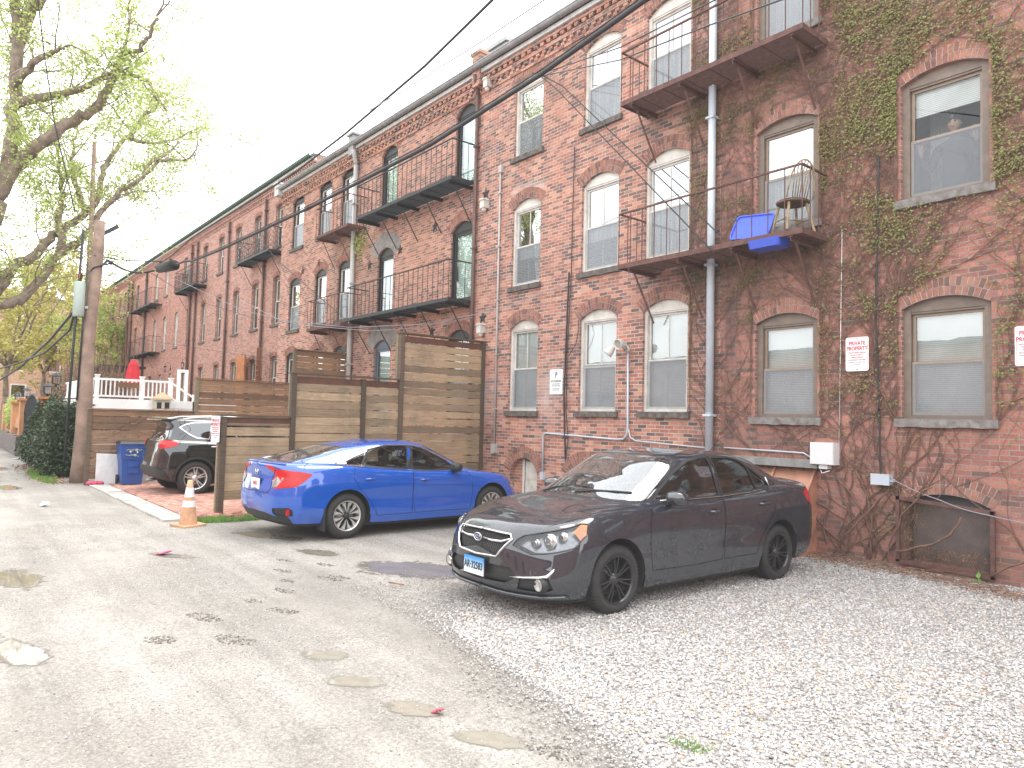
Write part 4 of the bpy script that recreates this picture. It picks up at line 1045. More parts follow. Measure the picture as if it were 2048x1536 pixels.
def mirror(root,x,y,z,mat,side,s=1.):
    mb=MB(); vs=[];n=10; rings=[(-.07,.55),(-.05,.92),(0,1.0),(.05,.85),(.085,.5),(.095,.2)]
    for (dy,sc) in rings:
        for k in range(n):
            t=2*math.pi*k/n; cx=math.copysign(abs(math.cos(t))**.7,math.cos(t)); cz=math.copysign(abs(math.sin(t))**.7,math.sin(t))
            vs.append((side*(x+.11+.115*s*sc*cx),y+dy,z+.075*s*sc*cz+.01))
    fs=[(i*n+k,i*n+(k+1)%n,(i+1)*n+(k+1)%n,(i+1)*n+k) for i in range(len(rings)-1) for k in range(n)]
    fs+=[tuple((len(rings)-1)*n+k for k in range(n))]
    mb.add(vs,fs,0,.5,True); mb.add([vs[k] for k in range(n)],[tuple(range(n))],1,.5); mb.bar((side*(x-.03),y+.02,z-.05),(side*(x+.06),y+.01,z-.035),.06,.035,m=2)
    return mb.build('door_mirror',[mat,M['glass_dark'],M['plastic_dark']],root,recalc=True)

def sedan(J_over):
    """control net rows shared by both sedans; J_over gives the 11 rings"""
    return Net(J_over)
IMP=[
 [(0,2.17,.20),(.35,2.15,.20),(.62,2.05,.20),(.79,1.88,.20),(.82,1.70,.20),(.83,1.32,.20),(.83,.93,.20),(.83,.45,.20),(.83,-.1,.20),(.83,-.6,.20),(.83,-.95,.20),(.83,-1.32,.22),(.82,-1.75,.24),(.79,-2.04,.26),(.6,-2.2,.28),(.35,-2.25,.29),(0,-2.27,.29)],
 [(0,2.25,.29),(.36,2.225,.29),(.65,2.10,.30),(.83,1.90,.31),(.86,1.70,.32),(.868,1.32,.33),(.862,.93,.33),(.855,.45,.33),(.855,-.1,.33),(.858,-.6,.33),(.862,-.95,.33),(.868,-1.32,.35),(.86,-1.75,.37),(.83,-2.05,.38),(.63,-2.26,.39),(.36,-2.32,.39),(0,-2.335,.39)],
 [(0,2.26,.52),(.36,2.235,.52),(.66,2.10,.53),(.835,1.88,.54),(.868,1.70,.55),(.876,1.32,.56),(.866,.93,.56),(.860,.45,.56),(.862,-.1,.56),(.866,-.6,.57),(.870,-.95,.58),(.876,-1.32,.59),(.868,-1.75,.60),(.845,-2.06,.60),(.65,-2.28,.61),(.37,-2.335,.61),(0,-2.35,.61)],
 [(0,2.245,.67),(.36,2.21,.67),(.65,2.05,.69),(.81,1.84,.72),(.848,1.70,.74),(.866,1.32,.76),(.868,.93,.77),(.868,.45,.78),(.870,-.1,.79),(.872,-.6,.80),(.874,-.95,.81),(.876,-1.32,.83),(.862,-1.75,.85),(.83,-2.05,.86),(.65,-2.26,.87),(.37,-2.32,.87),(0,-2.335,.87)],
 [(0,2.19,.785),(.36,2.14,.79),(.61,1.97,.815),(.735,1.78,.85),(.785,1.62,.875),(.812,1.30,.915),(.822,.93,.94),(.828,.45,.955),(.830,-.1,.965),(.830,-.6,.98),(.826,-.95,1.0),(.81,-1.32,1.025),(.78,-1.75,1.05),(.725,-2.06,1.06),(.58,-2.21,1.075),(.35,-2.26,1.085),(0,-2.28,1.09)],
 [(0,1.70,.935),(.33,1.68,.93),(.54,1.63,.915),(.65,1.56,.92),(.705,1.46,.93),(.748,1.22,.95),(.778,.90,.965),(.792,.45,.985),(.797,-.1,.995),(.797,-.6,1.01),(.79,-.95,1.03),(.765,-1.32,1.055),(.715,-1.72,1.075),(.665,-2.0,1.085),(.54,-2.12,1.10),(.34,-2.15,1.115),(0,-2.16,1.12)],
 [(0,1.10,1.01),(.28,1.08,1.008),(.47,1.02,1.0),(.57,.96,.997),(.635,.90,.995),(.69,.84,.99),(.733,.76,.99),(.772,.42,1.005),(.786,-.1,1.015),(.785,-.6,1.03),(.775,-.95,1.045),(.737,-1.38,1.07),(.665,-1.74,1.09),(.585,-1.83,1.10),(.45,-1.87,1.11),(.27,-1.89,1.12),(0,-1.90,1.125)],
 [(0,.67,1.225),(.25,.65,1.223),(.42,.60,1.217),(.51,.56,1.212),(.57,.52,1.207),(.62,.47,1.20),(.662,.40,1.195),(.712,.20,1.20),(.722,-.1,1.215),(.72,-.6,1.225),(.71,-.90,1.225),(.668,-1.20,1.215),(.60,-1.44,1.215),(.52,-1.53,1.225),(.40,-1.57,1.235),(.24,-1.59,1.24),(0,-1.60,1.245)],
 [(0,.24,1.415),(.2,.235,1.413),(.34,.22,1.408),(.42,.20,1.402),(.475,.17,1.395),(.525,.13,1.385),(.572,.06,1.378),(.612,-.06,1.385),(.624,-.24,1.40),(.622,-.56,1.403),(.612,-.78,1.39),(.585,-.99,1.36),(.53,-1.14,1.35),(.46,-1.19,1.36),(.35,-1.22,1.37),(.21,-1.24,1.375),(0,-1.25,1.38)],
 [(0,-.03,1.452),(.17,-.04,1.45),(.29,-.06,1.447),(.36,-.09,1.443),(.41,-.13,1.438),(.44,-.17,1.435),(.465,-.22,1.433),(.48,-.3,1.436),(.485,-.4,1.438),(.48,-.55,1.436),(.465,-.68,1.43),(.43,-.78,1.42),(.39,-.86,1.415),(.33,-.92,1.412),(.26,-.96,1.412),(.16,-.98,1.415),(0,-.99,1.418)],
 [(0,-.20-.035*i,1.465-.0008*i) for i in range(17)]]
def scale_ring(r,f): return [tuple(f(*p)) for p in r]
CIV=[
 [(0,2.18,.18),(.36,2.15,.18),(.64,2.04,.18),(.81,1.86,.18),(.85,1.70,.18),(.855,1.35,.19),(.855,.93,.19),(.855,.45,.19),(.855,-.1,.19),(.855,-.6,.19),(.855,-.95,.20),(.855,-1.35,.22),(.845,-1.78,.24),(.81,-2.08,.25),(.62,-2.24,.26),(.36,-2.30,.27),(0,-2.32,.27)],
 [(0,2.25,.28),(.37,2.22,.28),(.66,2.09,.29),(.845,1.88,.30),(.88,1.70,.31),(.893,1.35,.32),(.885,.93,.30),(.873,.45,.29),(.87,-.1,.29),(.875,-.6,.30),(.885,-.95,.31),(.897,-1.35,.34),(.885,-1.78,.36),(.855,-2.09,.37),(.65,-2.30,.38),(.37,-2.36,.38),(0,-2.37,.38)],
 [(0,2.26,.48),(.37,2.22,.48),(.66,2.07,.50),(.84,1.85,.51),(.882,1.70,.52),(.90,1.35,.54),(.888,.93,.54),(.872,.45,.54),(.868,-.1,.54),(.876,-.6,.55),(.89,-.95,.56),(.903,-1.35,.58),(.89,-1.78,.59),(.865,-2.10,.60),(.67,-2.32,.62),(.38,-2.37,.63),(0,-2.385,.63)],
 [(0,2.23,.61),(.37,2.18,.61),(.65,2.0,.64),(.81,1.80,.67),(.853,1.68,.70),(.885,1.35,.74),(.888,.93,.75),(.885,.45,.76),(.885,-.1,.775),(.89,-.6,.79),(.896,-.95,.805),(.90,-1.35,.82),(.88,-1.78,.84),(.835,-2.09,.86),(.66,-2.27,.88),(.38,-2.32,.88),(0,-2.335,.88)],
 [(0,2.15,.71),(.36,2.10,.72),(.62,1.93,.745),(.75,1.75,.78),(.80,1.60,.815),(.825,1.33,.86),(.842,.93,.885),(.85,.45,.895),(.852,-.1,.905),(.852,-.6,.925),(.848,-.95,.945),(.835,-1.35,.975),(.80,-1.80,1.0),(.74,-2.09,1.02),(.60,-2.25,1.045),(.37,-2.31,1.055),(0,-2.325,1.06)],
 [(0,1.70,.84),(.34,1.68,.84),(.55,1.62,.83),(.67,1.54,.84),(.72,1.44,.855),(.765,1.22,.88),(.80,.95,.905),(.815,.45,.925),(.818,-.1,.935),(.817,-.6,.955),(.808,-.95,.975),(.785,-1.38,1.005),(.735,-1.78,1.03),(.68,-2.04,1.045),(.56,-2.17,1.06),(.35,-2.20,1.07),(0,-2.21,1.075)],
 [(0,1.20,.935),(.28,1.18,.935),(.48,1.12,.93),(.59,1.06,.93),(.655,1.0,.93),(.71,.94,.925),(.757,.85,.925),(.795,.44,.945),(.805,-.1,.955),(.803,-.6,.975),(.79,-.95,.99),(.752,-1.45,1.02),(.675,-1.88,1.05),(.59,-1.99,1.06),(.46,-2.03,1.065),(.28,-2.05,1.07),(0,-2.06,1.075)],
 [(0,.72,1.15),(.25,.70,1.15),(.43,.65,1.145),(.52,.61,1.14),(.585,.56,1.135),(.64,.50,1.13),(.685,.41,1.13),(.728,.18,1.145),(.738,-.1,1.16),(.735,-.6,1.172),(.722,-.95,1.17),(.675,-1.30,1.16),(.60,-1.54,1.17),(.52,-1.61,1.18),(.40,-1.65,1.187),(.24,-1.67,1.192),(0,-1.68,1.195)],
 [(0,.24,1.345),(.2,.235,1.343),(.34,.22,1.338),(.42,.20,1.332),(.48,.17,1.325),(.53,.12,1.318),(.58,.04,1.315),(.622,-.08,1.328),(.635,-.26,1.345),(.63,-.58,1.348),(.618,-.80,1.335),(.585,-1.02,1.305),(.53,-1.15,1.295),(.46,-1.19,1.302),(.35,-1.22,1.312),(.21,-1.24,1.318),(0,-1.25,1.32)],
 [(0,-.05,1.398),(.17,-.06,1.397),(.29,-.08,1.394),(.36,-.11,1.39),(.41,-.15,1.385),(.44,-.19,1.382),(.465,-.24,1.38),(.48,-.32,1.384),(.485,-.42,1.386),(.48,-.57,1.384),(.465,-.70,1.376),(.43,-.80,1.366),(.39,-.87,1.36),(.33,-.92,1.358),(.26,-.95,1.36),(.16,-.97,1.363),(0,-.98,1.366)],
 [(0,-.22-.035*i,1.412-.0012*i) for i in range(17)]]

def adjust(net,fn): return [[tuple(fn(k,j,*p)) for j,p in enumerate(r)] for k,r in enumerate(net)]
def imp_fn(k,j,x,y,z):
    if y>1.335: y=1.335+(y-1.335)*1.06
    if k in (6,7) and j<=7:
        w=1 if j<=6 else .3; f=1 if k==6 else .75
        y+=.12*w*f; x*=1+.035*w*f if j>0 else 1
        if k==6: z-=.015*w
    if k==8 and j<=7: y+=.07*(1 if j<=6 else .3); x*=1.04
    if k>=8: z+=.015
    if k==9 or k==10: z+=.005; y+=.03 if j<6 else 0
    if k in (3,4) and j<=3: z-=.03*(1 if j<2 else .6)
    if k==2 and j<=3: z-=.02
    if k==5 and j<=3: y+=.20*(1 if j<3 else .5); z-=.055*(1 if j<3 else .5)
    if k<=1 and 1<=j<=2: x*=1.05
    return x,y,z
IMP=adjust(IMP,imp_fn)
def civ_fn(k,j,x,y,z):
    d={8:.012,9:.028,10:.042,11:.05,12:.04,13:.03,14:.02,15:.015,16:.015}.get(j,0)
    if k in (4,5,6): z+=d
    if k==7: z+=d*.5
    if k==8 and j in (11,12,13): z+=.01
    if j>=12:
        if k==6: y-=.09; z-=.005
        if k==7: y-=.05
        if k==5: y-=.04
    return x,y,z

def car_common(net,body,root,arch_f,arch_r,ar,az,regs,doors,wins,trim,seam=.007):
    R=[]
    def add(**k): R.append(k)
    for i,p in enumerate(doors):
        o=side_poly(net,offset_poly(p,seam)); add(poly=o,body=1,part='body',mat=M['black_trim'],off=-.006)
        add(poly=side_poly(net,p),part='door',id=i,mat=body,off=0)
    for i,(p,tr,tw) in enumerate(wins):
        add(poly=side_poly(net,offset_poly(p,tw)),part='window_trim',id=i,mat=tr,off=.003)
        add(poly=side_poly(net,p),part='window',id=i,mat=M['glass_car'],off=-.004)
    R+=regs
    A=[]
    for cy in (arch_f,arch_r):
        pts=circle(cy,az,ar,-20,200,34)+[(cy-ar*1.0,.08),(cy+ar*1.0,.08)]
        pts=circle(cy,az,ar,0,180,30)+[(cy-ar,az)]+[(cy-ar-.015,.3),(cy-ar-.02,.0),(cy+ar+.02,.0),(cy+ar+.015,.3)]
        q=[net.inv('s',a,b,jr=(3.2,13.4),kr=(0,4.6)) for a,b in pts]
        # let the arch run through the sill edge
        q=[(j,(k if b>.02 else -.3)) for (j,k),(a,b) in zip(q,pts)]
        q=[(j,min(k,4.6)) for j,k in q]
        add(poly=q,part=None); A.append((cy,q))
    out=build_car(root,net,R,body)
    for cy,q in A: arch_liner(net,[net.inv('s',a,b,jr=(3.2,13.4),kr=(0,4.6)) for a,b in circle(cy,az,ar,-25,205,30)],root)
    underbody(net,root)
    return out
# ---- dark grey sedan (nose towards the lane) -----------------------------------
gp=paint('grey_metallic_paint',(.016,.020,.030),metal=.0,specks=.8,rough=.4)
netI=Net(IMP)
gx=-4.44-.855; gcar=thing('parked_car','dark grey sedan with black wheels parked nose out on the gravel','car',(gx,6.31,0),R_(180)-math.atan2(.05,2.67))
door_f=[(.86,.36),(.90,.60),(.90,.80),(.83,.955),(.60,.975),(-.27,.985),(-.275,.60),(-.24,.36),(.2,.345)]
door_r=[(-.285,.36),(-.29,.985),(-.9,1.01),(-1.22,1.04),(-1.26,.93),(-1.20,.80),(-1.06,.66),(-.93,.50),(-.86,.36)]
wf=[(.70,1.01),(.60,1.09),(.36,1.24),(.10,1.36),(-.08,1.392),(-.235,1.398),(-.265,1.02),(.1,1.01)]
wr=[(-.345,1.025),(-.32,1.398),(-.62,1.393),(-.80,1.36),(-.915,1.30),(-.985,1.05)]
wq=[(-1.025,1.055),(-.955,1.285),(-1.08,1.225),(-1.235,1.12),(-1.27,1.075)]
I=netI.inv
hl=[I('f',.45,.70),I('f',.49,.735),I('f',.60,.765),I('s',1.90,.80,(2.4,5),(3,4.6)),I('s',1.74,.845,(3,5),(3,4.6)),I('s',1.68,.84,(3,5),(3,4.6)),I('s',1.73,.75,(3,5),(2,4.4)),I('s',1.84,.665,(2.6,5),(2,4)),I('f',.70,.60),I('f',.60,.59),I('f',.52,.62),I('f',.43,.65)]
am=[I('s',1.74,.838,(3,5),(3,4.6)),I('s',1.69,.833,(3,5),(3,4.6)),I('s',1.735,.755,(3,5),(2,4.4)),I('s',1.80,.70,(3,5),(2,4)),I('s',1.83,.78,(3,5),(2,4.4))]
tl=[I('s',-2.05,1.03,(12,14),(3,5)),I('s',-1.90,.98,(12,14),(3,5)),I('s',-1.98,.86,(12,14),(2,5)),I('s',-2.12,.76,(12.5,14),(2,5)),I('f',.56,.80,(13.5,16),(2,4.5)),I('f',.50,.99,(13.5,16),(3,4.8)),I('f',.66,1.03,(13.3,16),(3,4.8))]
F=lambda x,z:I('f',x,z,(0,2.9),(0,4.2))
regs=[dict(poly=hl,part='headlight',mat=M['glass_lens'],off=.0),
 dict(poly=tl,part='taillight',mat=M['red_lens'],off=.002),
 dict(poly=[(0,3.92),(0,2.66),F(.275,.538),F(.40,.69),F(.375,.730)],part='grille',mat=M['plastic_dark'],off=-.035,both=True),
 dict(poly=[(0,1.85),(0,1.08),F(.40,.325),F(.52,.39),F(.44,.46)],part='air_intake',mat=M['plastic_dark'],off=-.03,both=True),
 dict(poly=[F(.50,.28),F(.54,.385),I('f',.745,.41,(1.5,4),(0,3)),I('f',.77,.30,(1.5,4),(0,3)),I('f',.70,.27,(1.5,4),(0,3))],part='fog_recess',mat=M['plastic_dark'],off=-.02),
 dict(poly=[(0,6.06),(5.35,6.10),(5.42,7.93),(0,7.96)],part='windscreen',mat=M['black_trim'],off=.001,both=True),
 dict(poly=[(0,6.10),(5.25,6.14),(5.32,7.88),(0,7.90)],part='windscreen',id=1,mat=M['glass_car_wet'],off=.003,both=True),
 dict(poly=[(12.6,6.1),(16,6.08),(16,7.93),(12.7,7.9)],part='rear_window',mat=M['glass_car_wet'],off=-.002,both=True),
 dict(poly=[(0,8.35),(3,8.4),(6,8.55),(6.5,9.0),(5,9.5),(2,9.8),(0,9.8)],part='sunroof',mat=M['glass_dark'],off=.002,both=True)]
# hood shut line
def strip(net,pts,wd):
    a=[net.inv('t',x+dx,y+dy,(0,7),(3.5,6.5)) for (x,y,dx,dy) in pts]
    b=[net.inv('t',x,y,(0,7),(3.5,6.5)) for (x,y,dx,dy) in pts[::-1]]
    return a+b
regs.append(dict(poly=strip(netI,[(.60,1.97,.007,.0),(.68,1.75,.007,0),(.735,1.40,.007,0),(.765,1.05,.007,0),(.74,.86,.007,0)],.006),body=1,part='body',mat=M['black_trim'],off=-.004))
parts=car_common(netI,gp,gcar,1.335,-1.335,.362,.335,regs,[door_f,door_r],[(wf,M['black_trim'],.022),(wr,M['black_trim'],.022),(wq,M['black_trim'],.015)],None)
def reparent(child,parent): child.parent=parent
def dress_headlights(parts,net,specs):
    for i,o in enumerate(parts[('headlight',0)]):
        sd=1 if i==0 else -1; b=MB()
        ol=MB(); hp=densify(hl,.12); Pq=net.ev([a[0] for a in hp],[a[1] for a in hp])+net.nrm([a[0] for a in hp],[a[1] for a in hp])*.002; ol.tube([Vector((p[0]*sd,p[1],p[2])) for p in list(Pq)+[Pq[0]]],.006,4); ol.build('lamp_gasket',M['plastic_dark'],o)
        vs=[v.co.copy() for v in o.data.vertices]
        # chrome bowl behind the lens
        for p in o.data.polygons:
            q=[]
            for vi in p.vertices: 
                c=vs[vi]; n=o.data.vertices[vi].normal; q.append((c.x-sd*.02,c.y-.075,c.z))
            b.add(q,[tuple(range(len(q)))],3,.5)
        for (x,y,z,r,m) in specs: b.lathe([(0,.0),(r*.55,.012),(r*.8,.008),(r*.92,-.01),(r,.012),(r*1.06,-.03)],'y',(sd*x,y,z),18,m,.5)
        b.build('reflector',[M['chrome'],M['galv'],M['amber'],simple('lamp_bowl',(.22,.22,.23),.25,metal=.7,var=.3,scale=30)],o)
dress_headlights(parts,netI,[(.555,2.09,.665,.052,0),(.665,2.02,.69,.070,0),(.745,1.93,.735,.040,0)])
for s in (1,-1):
    mb=MB(); P=netI.ev([a[0] for a in am],[a[1] for a in am])+netI.nrm([a[0] for a in am],[a[1] for a in am])*.003
    mb.add([(p[0]*s,p[1],p[2]) for p in P],[tuple(range(len(P)))],0,.5); mb.build('turn_signal',M['amber'],gcar)
# grille: chrome surround, mesh, bar, badge
def front_pt(net,x,z,off=0.0):
    j,k=net.inv('f',x,z,(0,2.9),(0,4.3)); p=net.ev([j],[k])[0]+net.nrm([j],[k])[0]*off; return Vector(p)
def mir(v): return Vector((-v.x,v.y,v.z))
g=MB(); out=[(.0,.742),(.37,.732),(.405,.694),(.285,.536),(0,.520)]
P=[front_pt(netI,x,z,.006) for x,z in densify(out,.05,False)]+[front_pt(netI,0,.520,.006)]
ring=P+[mir(p) for p in P[::-1][1:-1]]; g.tube(ring+[ring[0]],.011,6)
bar=[front_pt(netI,x,z,-.004) for x,z in ((.385,.700),(.30,.668),(.18,.663),(.06,.668))]; g.tube(bar,[.006,.012,.013,.013],6); g.tube([mir(p) for p in bar],[.006,.012,.013,.013],6); 
g.build('grille_surround',M['chrome'],gcar)
g=MB()
for s in (1,-1):
    for i in range(-14,15):
        x0=i*.028; pts=[]
        for t in (0,1):
            z=.542+.185*t; x=x0+s*(t-.5)*.16; pts.append((x,z))
        q=[]
        for u in [k/6 for k in range(7)]:
            x=pts[0][0]+(pts[1][0]-pts[0][0])*u; z=pts[0][1]+(pts[1][1]-pts[0][1])*u
            lim=.395 if z>.69 else .395-(.69-z)*.75
            if abs(x)<lim: v=front_pt(netI,abs(x),z,-.02); q.append((math.copysign(v.x,x),v.y,v.z))
        if len(q)>1: g.tube(q,.0045,3,caps=False)
g.build('grille_mesh',simple('grille_gloss',(.10,.10,.105),.35),gcar)
bd=MB(); c=front_pt(netI,.0,.668,.012)
vs=[(.058*math.cos(t),c.y+.008,c.z+.034*math.sin(t)) for t in [k*math.pi/12 for k in range(24)]]
bd.add(vs,[tuple(range(24))],0,.5); bd.tube([Vector(v) for v in vs]+[Vector(vs[0])],.005,5,m=1)
for (x,z,r) in ((-.028,.008,.009),(.008,.012,.006),(.028,.004,.006),(.018,-.012,.006),(-.006,-.014,.006),(.034,-.008,.004)): bd.lathe([(0,.004),(r,.001)],'y',(x,c.y+.009,c.z+z),6,1,.5)
bd.build('badge',[simple('badge_blue',(.02,.04,.12),.2,coat=1),M['chrome']],gcar)
# bumper chrome blades, fog lamps, lip, plate
for s in (1,-1):
    b=MB(); pts=[(.46,.385),(.58,.392),(.70,.402),(.745,.412),(.775,.475)]
    q=[]
    for x,z in pts:
        v=netI.ev(*[[t] for t in I('f',x,z,(1,4),(0,3.4))])[0]; q.append(Vector((v[0]*s,v[1]+.012,v[2])))
    b.tube(q,[.005,.009,.014,.018,.014],5); b.build('trim_blade',M['chrome'],gcar)
    v=netI.ev(*[[t] for t in I('f',.69,.335,(1,4),(0,3))])[0]
    f=MB(); f.lathe([(0,-.004),(.038,0),(.05,.008),(.056,-.02)],'y',(v[0]*s,v[1]+.0,.335),18,0,.5); f.lathe([(.056,.01),(.072,-.01),(.072,-.05)],'y',(v[0]*s,v[1]+.0,.335),18,1,.5); f.build('fog_lamp',[M['silver'],M['plastic_dark']],gcar)
l=MB()
P=[netI.ev([j],[.35])[0] for j in np.linspace(0,3.1,16)]; 
for s in (1,-1): l.tube([Vector((p[0]*s,p[1]+.015,p[2]-.01)) for p in P],.018,6)
l.build('bumper_lip',gp,gcar)
pc=front_pt(netI,0,.46); 
def plate(root,c,w,h,txt,inkm,facing,top=None,tilt=0,size=.075):
    o=thing('number_plate',None,None); [o.__delitem__(k) for k in ('label','category') if k in o.keys()]; o.parent=root; o.location=c; o.rotation_euler=(0,0,0 if facing<0 else math.pi)
    mb=MB(); mb.box(-w/2,w/2,-.004,.004,-h/2,h/2,0); mb.box(-w/2-.01,w/2+.01,.0045,.012,-h/2-.008,h/2+.008,1)
    t=NT('plate_face'); sp=t.new('ShaderNodeSeparateXYZ'); t.link(t.coord(),sp.inputs[0])
    if top: t.base(t.ramp(t.math('MULTIPLY_ADD',sp.outputs[2],1/h,.5),[(.1,(.85,.88,.92)),(.45,(.55,.75,.92)),(.9,top)]))
    else: t.base((.82,.82,.82))
    t.set(Roughness=.35); mb.build('plate_face',[t.m,M['plastic_dark']],o)
    T=Matrix.Translation((0,-.0062,0))@Matrix.Rotation(R_(90),4,'X'); text_mesh('lettering',txt,size,inkm,o,T,bold=.0016,xs=.78)
    return o
M.setdefault('ink_black',simple('ink_black',(.02,.025,.05),.5))
plate(gcar,(0,2.345,.415),.305,.155,'AR\u00b732583',M['ink_black'],1,top=(.06,.30,.70),size=.092)
for s in (1,-1):
    mirror(gcar,.80,.58,1.02,gp,s); handle(gcar,netI,-.10,.86,gp,s); handle(gcar,netI,-1.0,.895,gp,s)
    b=MB(); P=[netI.ev(*[[t] for t in I('s',y,z,(5,13),(4,6.5))])[0] for y,z in ((.66,.998),(.2,.995),(-.3,1.0),(-.8,1.02),(-1.05,1.04))]
    b.tube([Vector((p[0]*s+.004*s,p[1],p[2])) for p in P],.006,5); b.build('belt_trim',M['chrome'],gcar)
    b=MB(); P=netI.ev(*[[t] for t in I('s',-1.28,1.06,(10,13),(4,7))])[0]; b.tube([Vector((P[0]*s,P[1],P[2])),Vector(((P[0]-.035)*s,P[1]+.03,P[2]+.11))],.010,5); b.build('window_corner_trim',M['chrome'],gcar)
wz=MB()
def top_pt(net,x,y,off=.012):
    j,k=net.inv('t',abs(x),y,(0,6),(4,8)); p=net.ev([j],[k])[0]+net.nrm([j],[k])[0]*off; return Vector((math.copysign(p[0],x),p[1],p[2]))
for a,b_ in (((.45,1.06),(-.10,.98)),((-.30,1.08),(-.62,.86))):
    pass
wz.tube([top_pt(netI,.45,1.12),top_pt(netI,.32,1.06),top_pt(netI,.10,1.02),top_pt(netI,-.14,1.01)],.009,5); wz.tube([top_pt(netI,-.05,1.13),top_pt(netI,-.25,1.05),top_pt(netI,-.48,.96),top_pt(netI,-.60,.88)],.009,5)
wz.build('wiper',M['plastic_dark'],gcar)
an=MB(); an.tube([(0,-1.12,1.40),(0,-1.30,1.52)],.005,5); an.build('antenna',M['plastic_dark'],gcar)
for y in (1.335,-1.335):
    for s in (1,-1): wheel(gcar,s*.755,y,s,.317,.20,.225,'black')
interior(gcar,.02,1.0,1,y_dash=.60,y_rear=-.80,half=.62)

# ---- blue sedan (nose to the wall) -------------------------------------------
bp=paint('blue_metallic_paint',(.006,.09,.48),metal=.1,flake=.2,specks=.35,rough=.25)
netC=Net(adjust(CIV,civ_fn)); IC=netC.inv
bcar=thing('parked_car','bright blue sedan with silver wheels parked nose to the wall beside the slat fence','car',(-9.56-.89,6.10,0),math.atan2(.08,2.7))
door_f=[(.88,.30),(.93,.55),(.92,.74),(.86,.89),(.60,.905),(-.22,.925),(-.225,.60),(-.18,.30)]
door_r=[(-.235,.30),(-.235,.935),(-.9,.985),(-1.22,1.02),(-1.27,.88),(-1.19,.74),(-1.05,.60),(-.92,.42),(-.84,.30)]
wf=[(.66,.945),(.56,1.02),(.30,1.16),(.02,1.28),(-.16,1.312),(-.19,.965),(.1,.95)]
wr=[(-.33,.975),(-.27,1.318),(-.60,1.318),(-.80,1.292),(-.93,1.25),(-1.03,1.035)]
wq=[(-1.09,1.045),(-.99,1.235),(-1.18,1.165),(-1.36,1.09),(-1.46,1.062)]
T=lambda x,z:IC('f',x,z,(13.6,16),(0,5))
tlp=[T(.30,1.045),T(.42,1.04),T(.57,1.0),IC('s',-2.05,.97,(12,14.2),(3,5)),IC('s',-1.90,.935,(12,14),(3,5)),IC('s',-1.91,.915,(12,14),(3,5)),IC('s',-2.0,.845,(12,14),(2,4.4)),IC('s',-2.12,.765,(12,14.4),(2,4)),T(.62,.725),T(.56,.74),T(.485,.83),T(.55,.925),T(.42,.985),T(.30,1.01)]
regs=[dict(poly=tlp,part='taillight',mat=M['red_lens'],off=.004),
 dict(poly=[(0,6.06),(5.35,6.10),(5.42,7.93),(0,7.96)],part='windscreen',mat=M['glass_car'],off=-.003,both=True),
 dict(poly=[(12.55,6.12),(16,6.08),(16,7.93),(12.65,7.9)],part='rear_window',mat=M['glass_car_wet'],off=-.003,both=True),
 dict(poly=[T(.57,.40),T(.58,.46),IC('f',.80,.475,(13,15),(0,3)),IC('f',.83,.44,(13,15),(0,3)),IC('f',.82,.36,(13,15),(0,3)),T(.62,.36)],part='bumper_vent',mat=M['plastic_dark'],off=-.015),
 dict(poly=[(13.2,0),(16,0),(16,1.05),T(.4,.385),T(.56,.35),(13.5,.9)],part='lower_valance',mat=M['plastic_dark'],off=-.008,both=True),
 dict(poly=[IC('s',1.93,.63,(2.5,5),(2,4)),IC('s',1.79,.645,(2.5,5),(2,4)),IC('s',1.80,.61,(2.5,5),(2,4)),IC('s',1.92,.595,(2.5,5),(2,4))],part='side_marker',mat=M['amber'],off=.004),
 dict(poly=[IC('f',.42,.60,(0,4),(2,4)),IC('f',.60,.68,(0,4),(2,4)),IC('s',1.66,.76,(3,5),(2,4.4)),IC('s',1.75,.70,(3,5),(2,4)),IC('f',.62,.60,(1,4),(2,4))],part='headlight',mat=M['glass_lens'],off=0)]
# boot lid seam
def seam_line(net,spec,w=.007):
    a=[net.inv(*q) for q in spec]; P=np.array(a); o=[]
    for i in range(len(P)):
        d=P[min(i+1,len(P)-1)]-P[max(i-1,0)]; n=np.array([-d[1],d[0]]); n/=np.linalg.norm(n)+1e-9; o.append(tuple(P[i]+n*w))
    return a+o[::-1]
regs.append(dict(poly=seam_line(netC,[('f',.56,.99,(13.6,16),(3,5)),('f',.47,.86,(13.6,16),(2,4)),('f',.50,.72,(13.6,16),(2,4)),('f',.42,.655,(13.6,16),(2,4)),('f',.2,.645,(13.6,16),(2,4)),('p',16,2.12)],.05),body=1,part='body',mat=M['black_trim'],off=-.005))
regs.append(dict(poly=seam_line(netC,[('s',-2.0,1.03,(12,14),(3.5,6)),('t',.66,-1.97,(11,14),(4,6.5)),('t',.60,-1.93,(12,14),(5,6.8))],.04),body=1,part='body',mat=M['black_trim'],off=-.005))
chr_b=M['chrome']
parts=car_common(netC,bp,bcar,1.35,-1.35,.37,.335,regs,[door_f,door_r],[(wf,M['black_trim'],.02),(wr,M['black_trim'],.02),(wq,M['white_trim'] if False else M['chrome'],.03)],None)
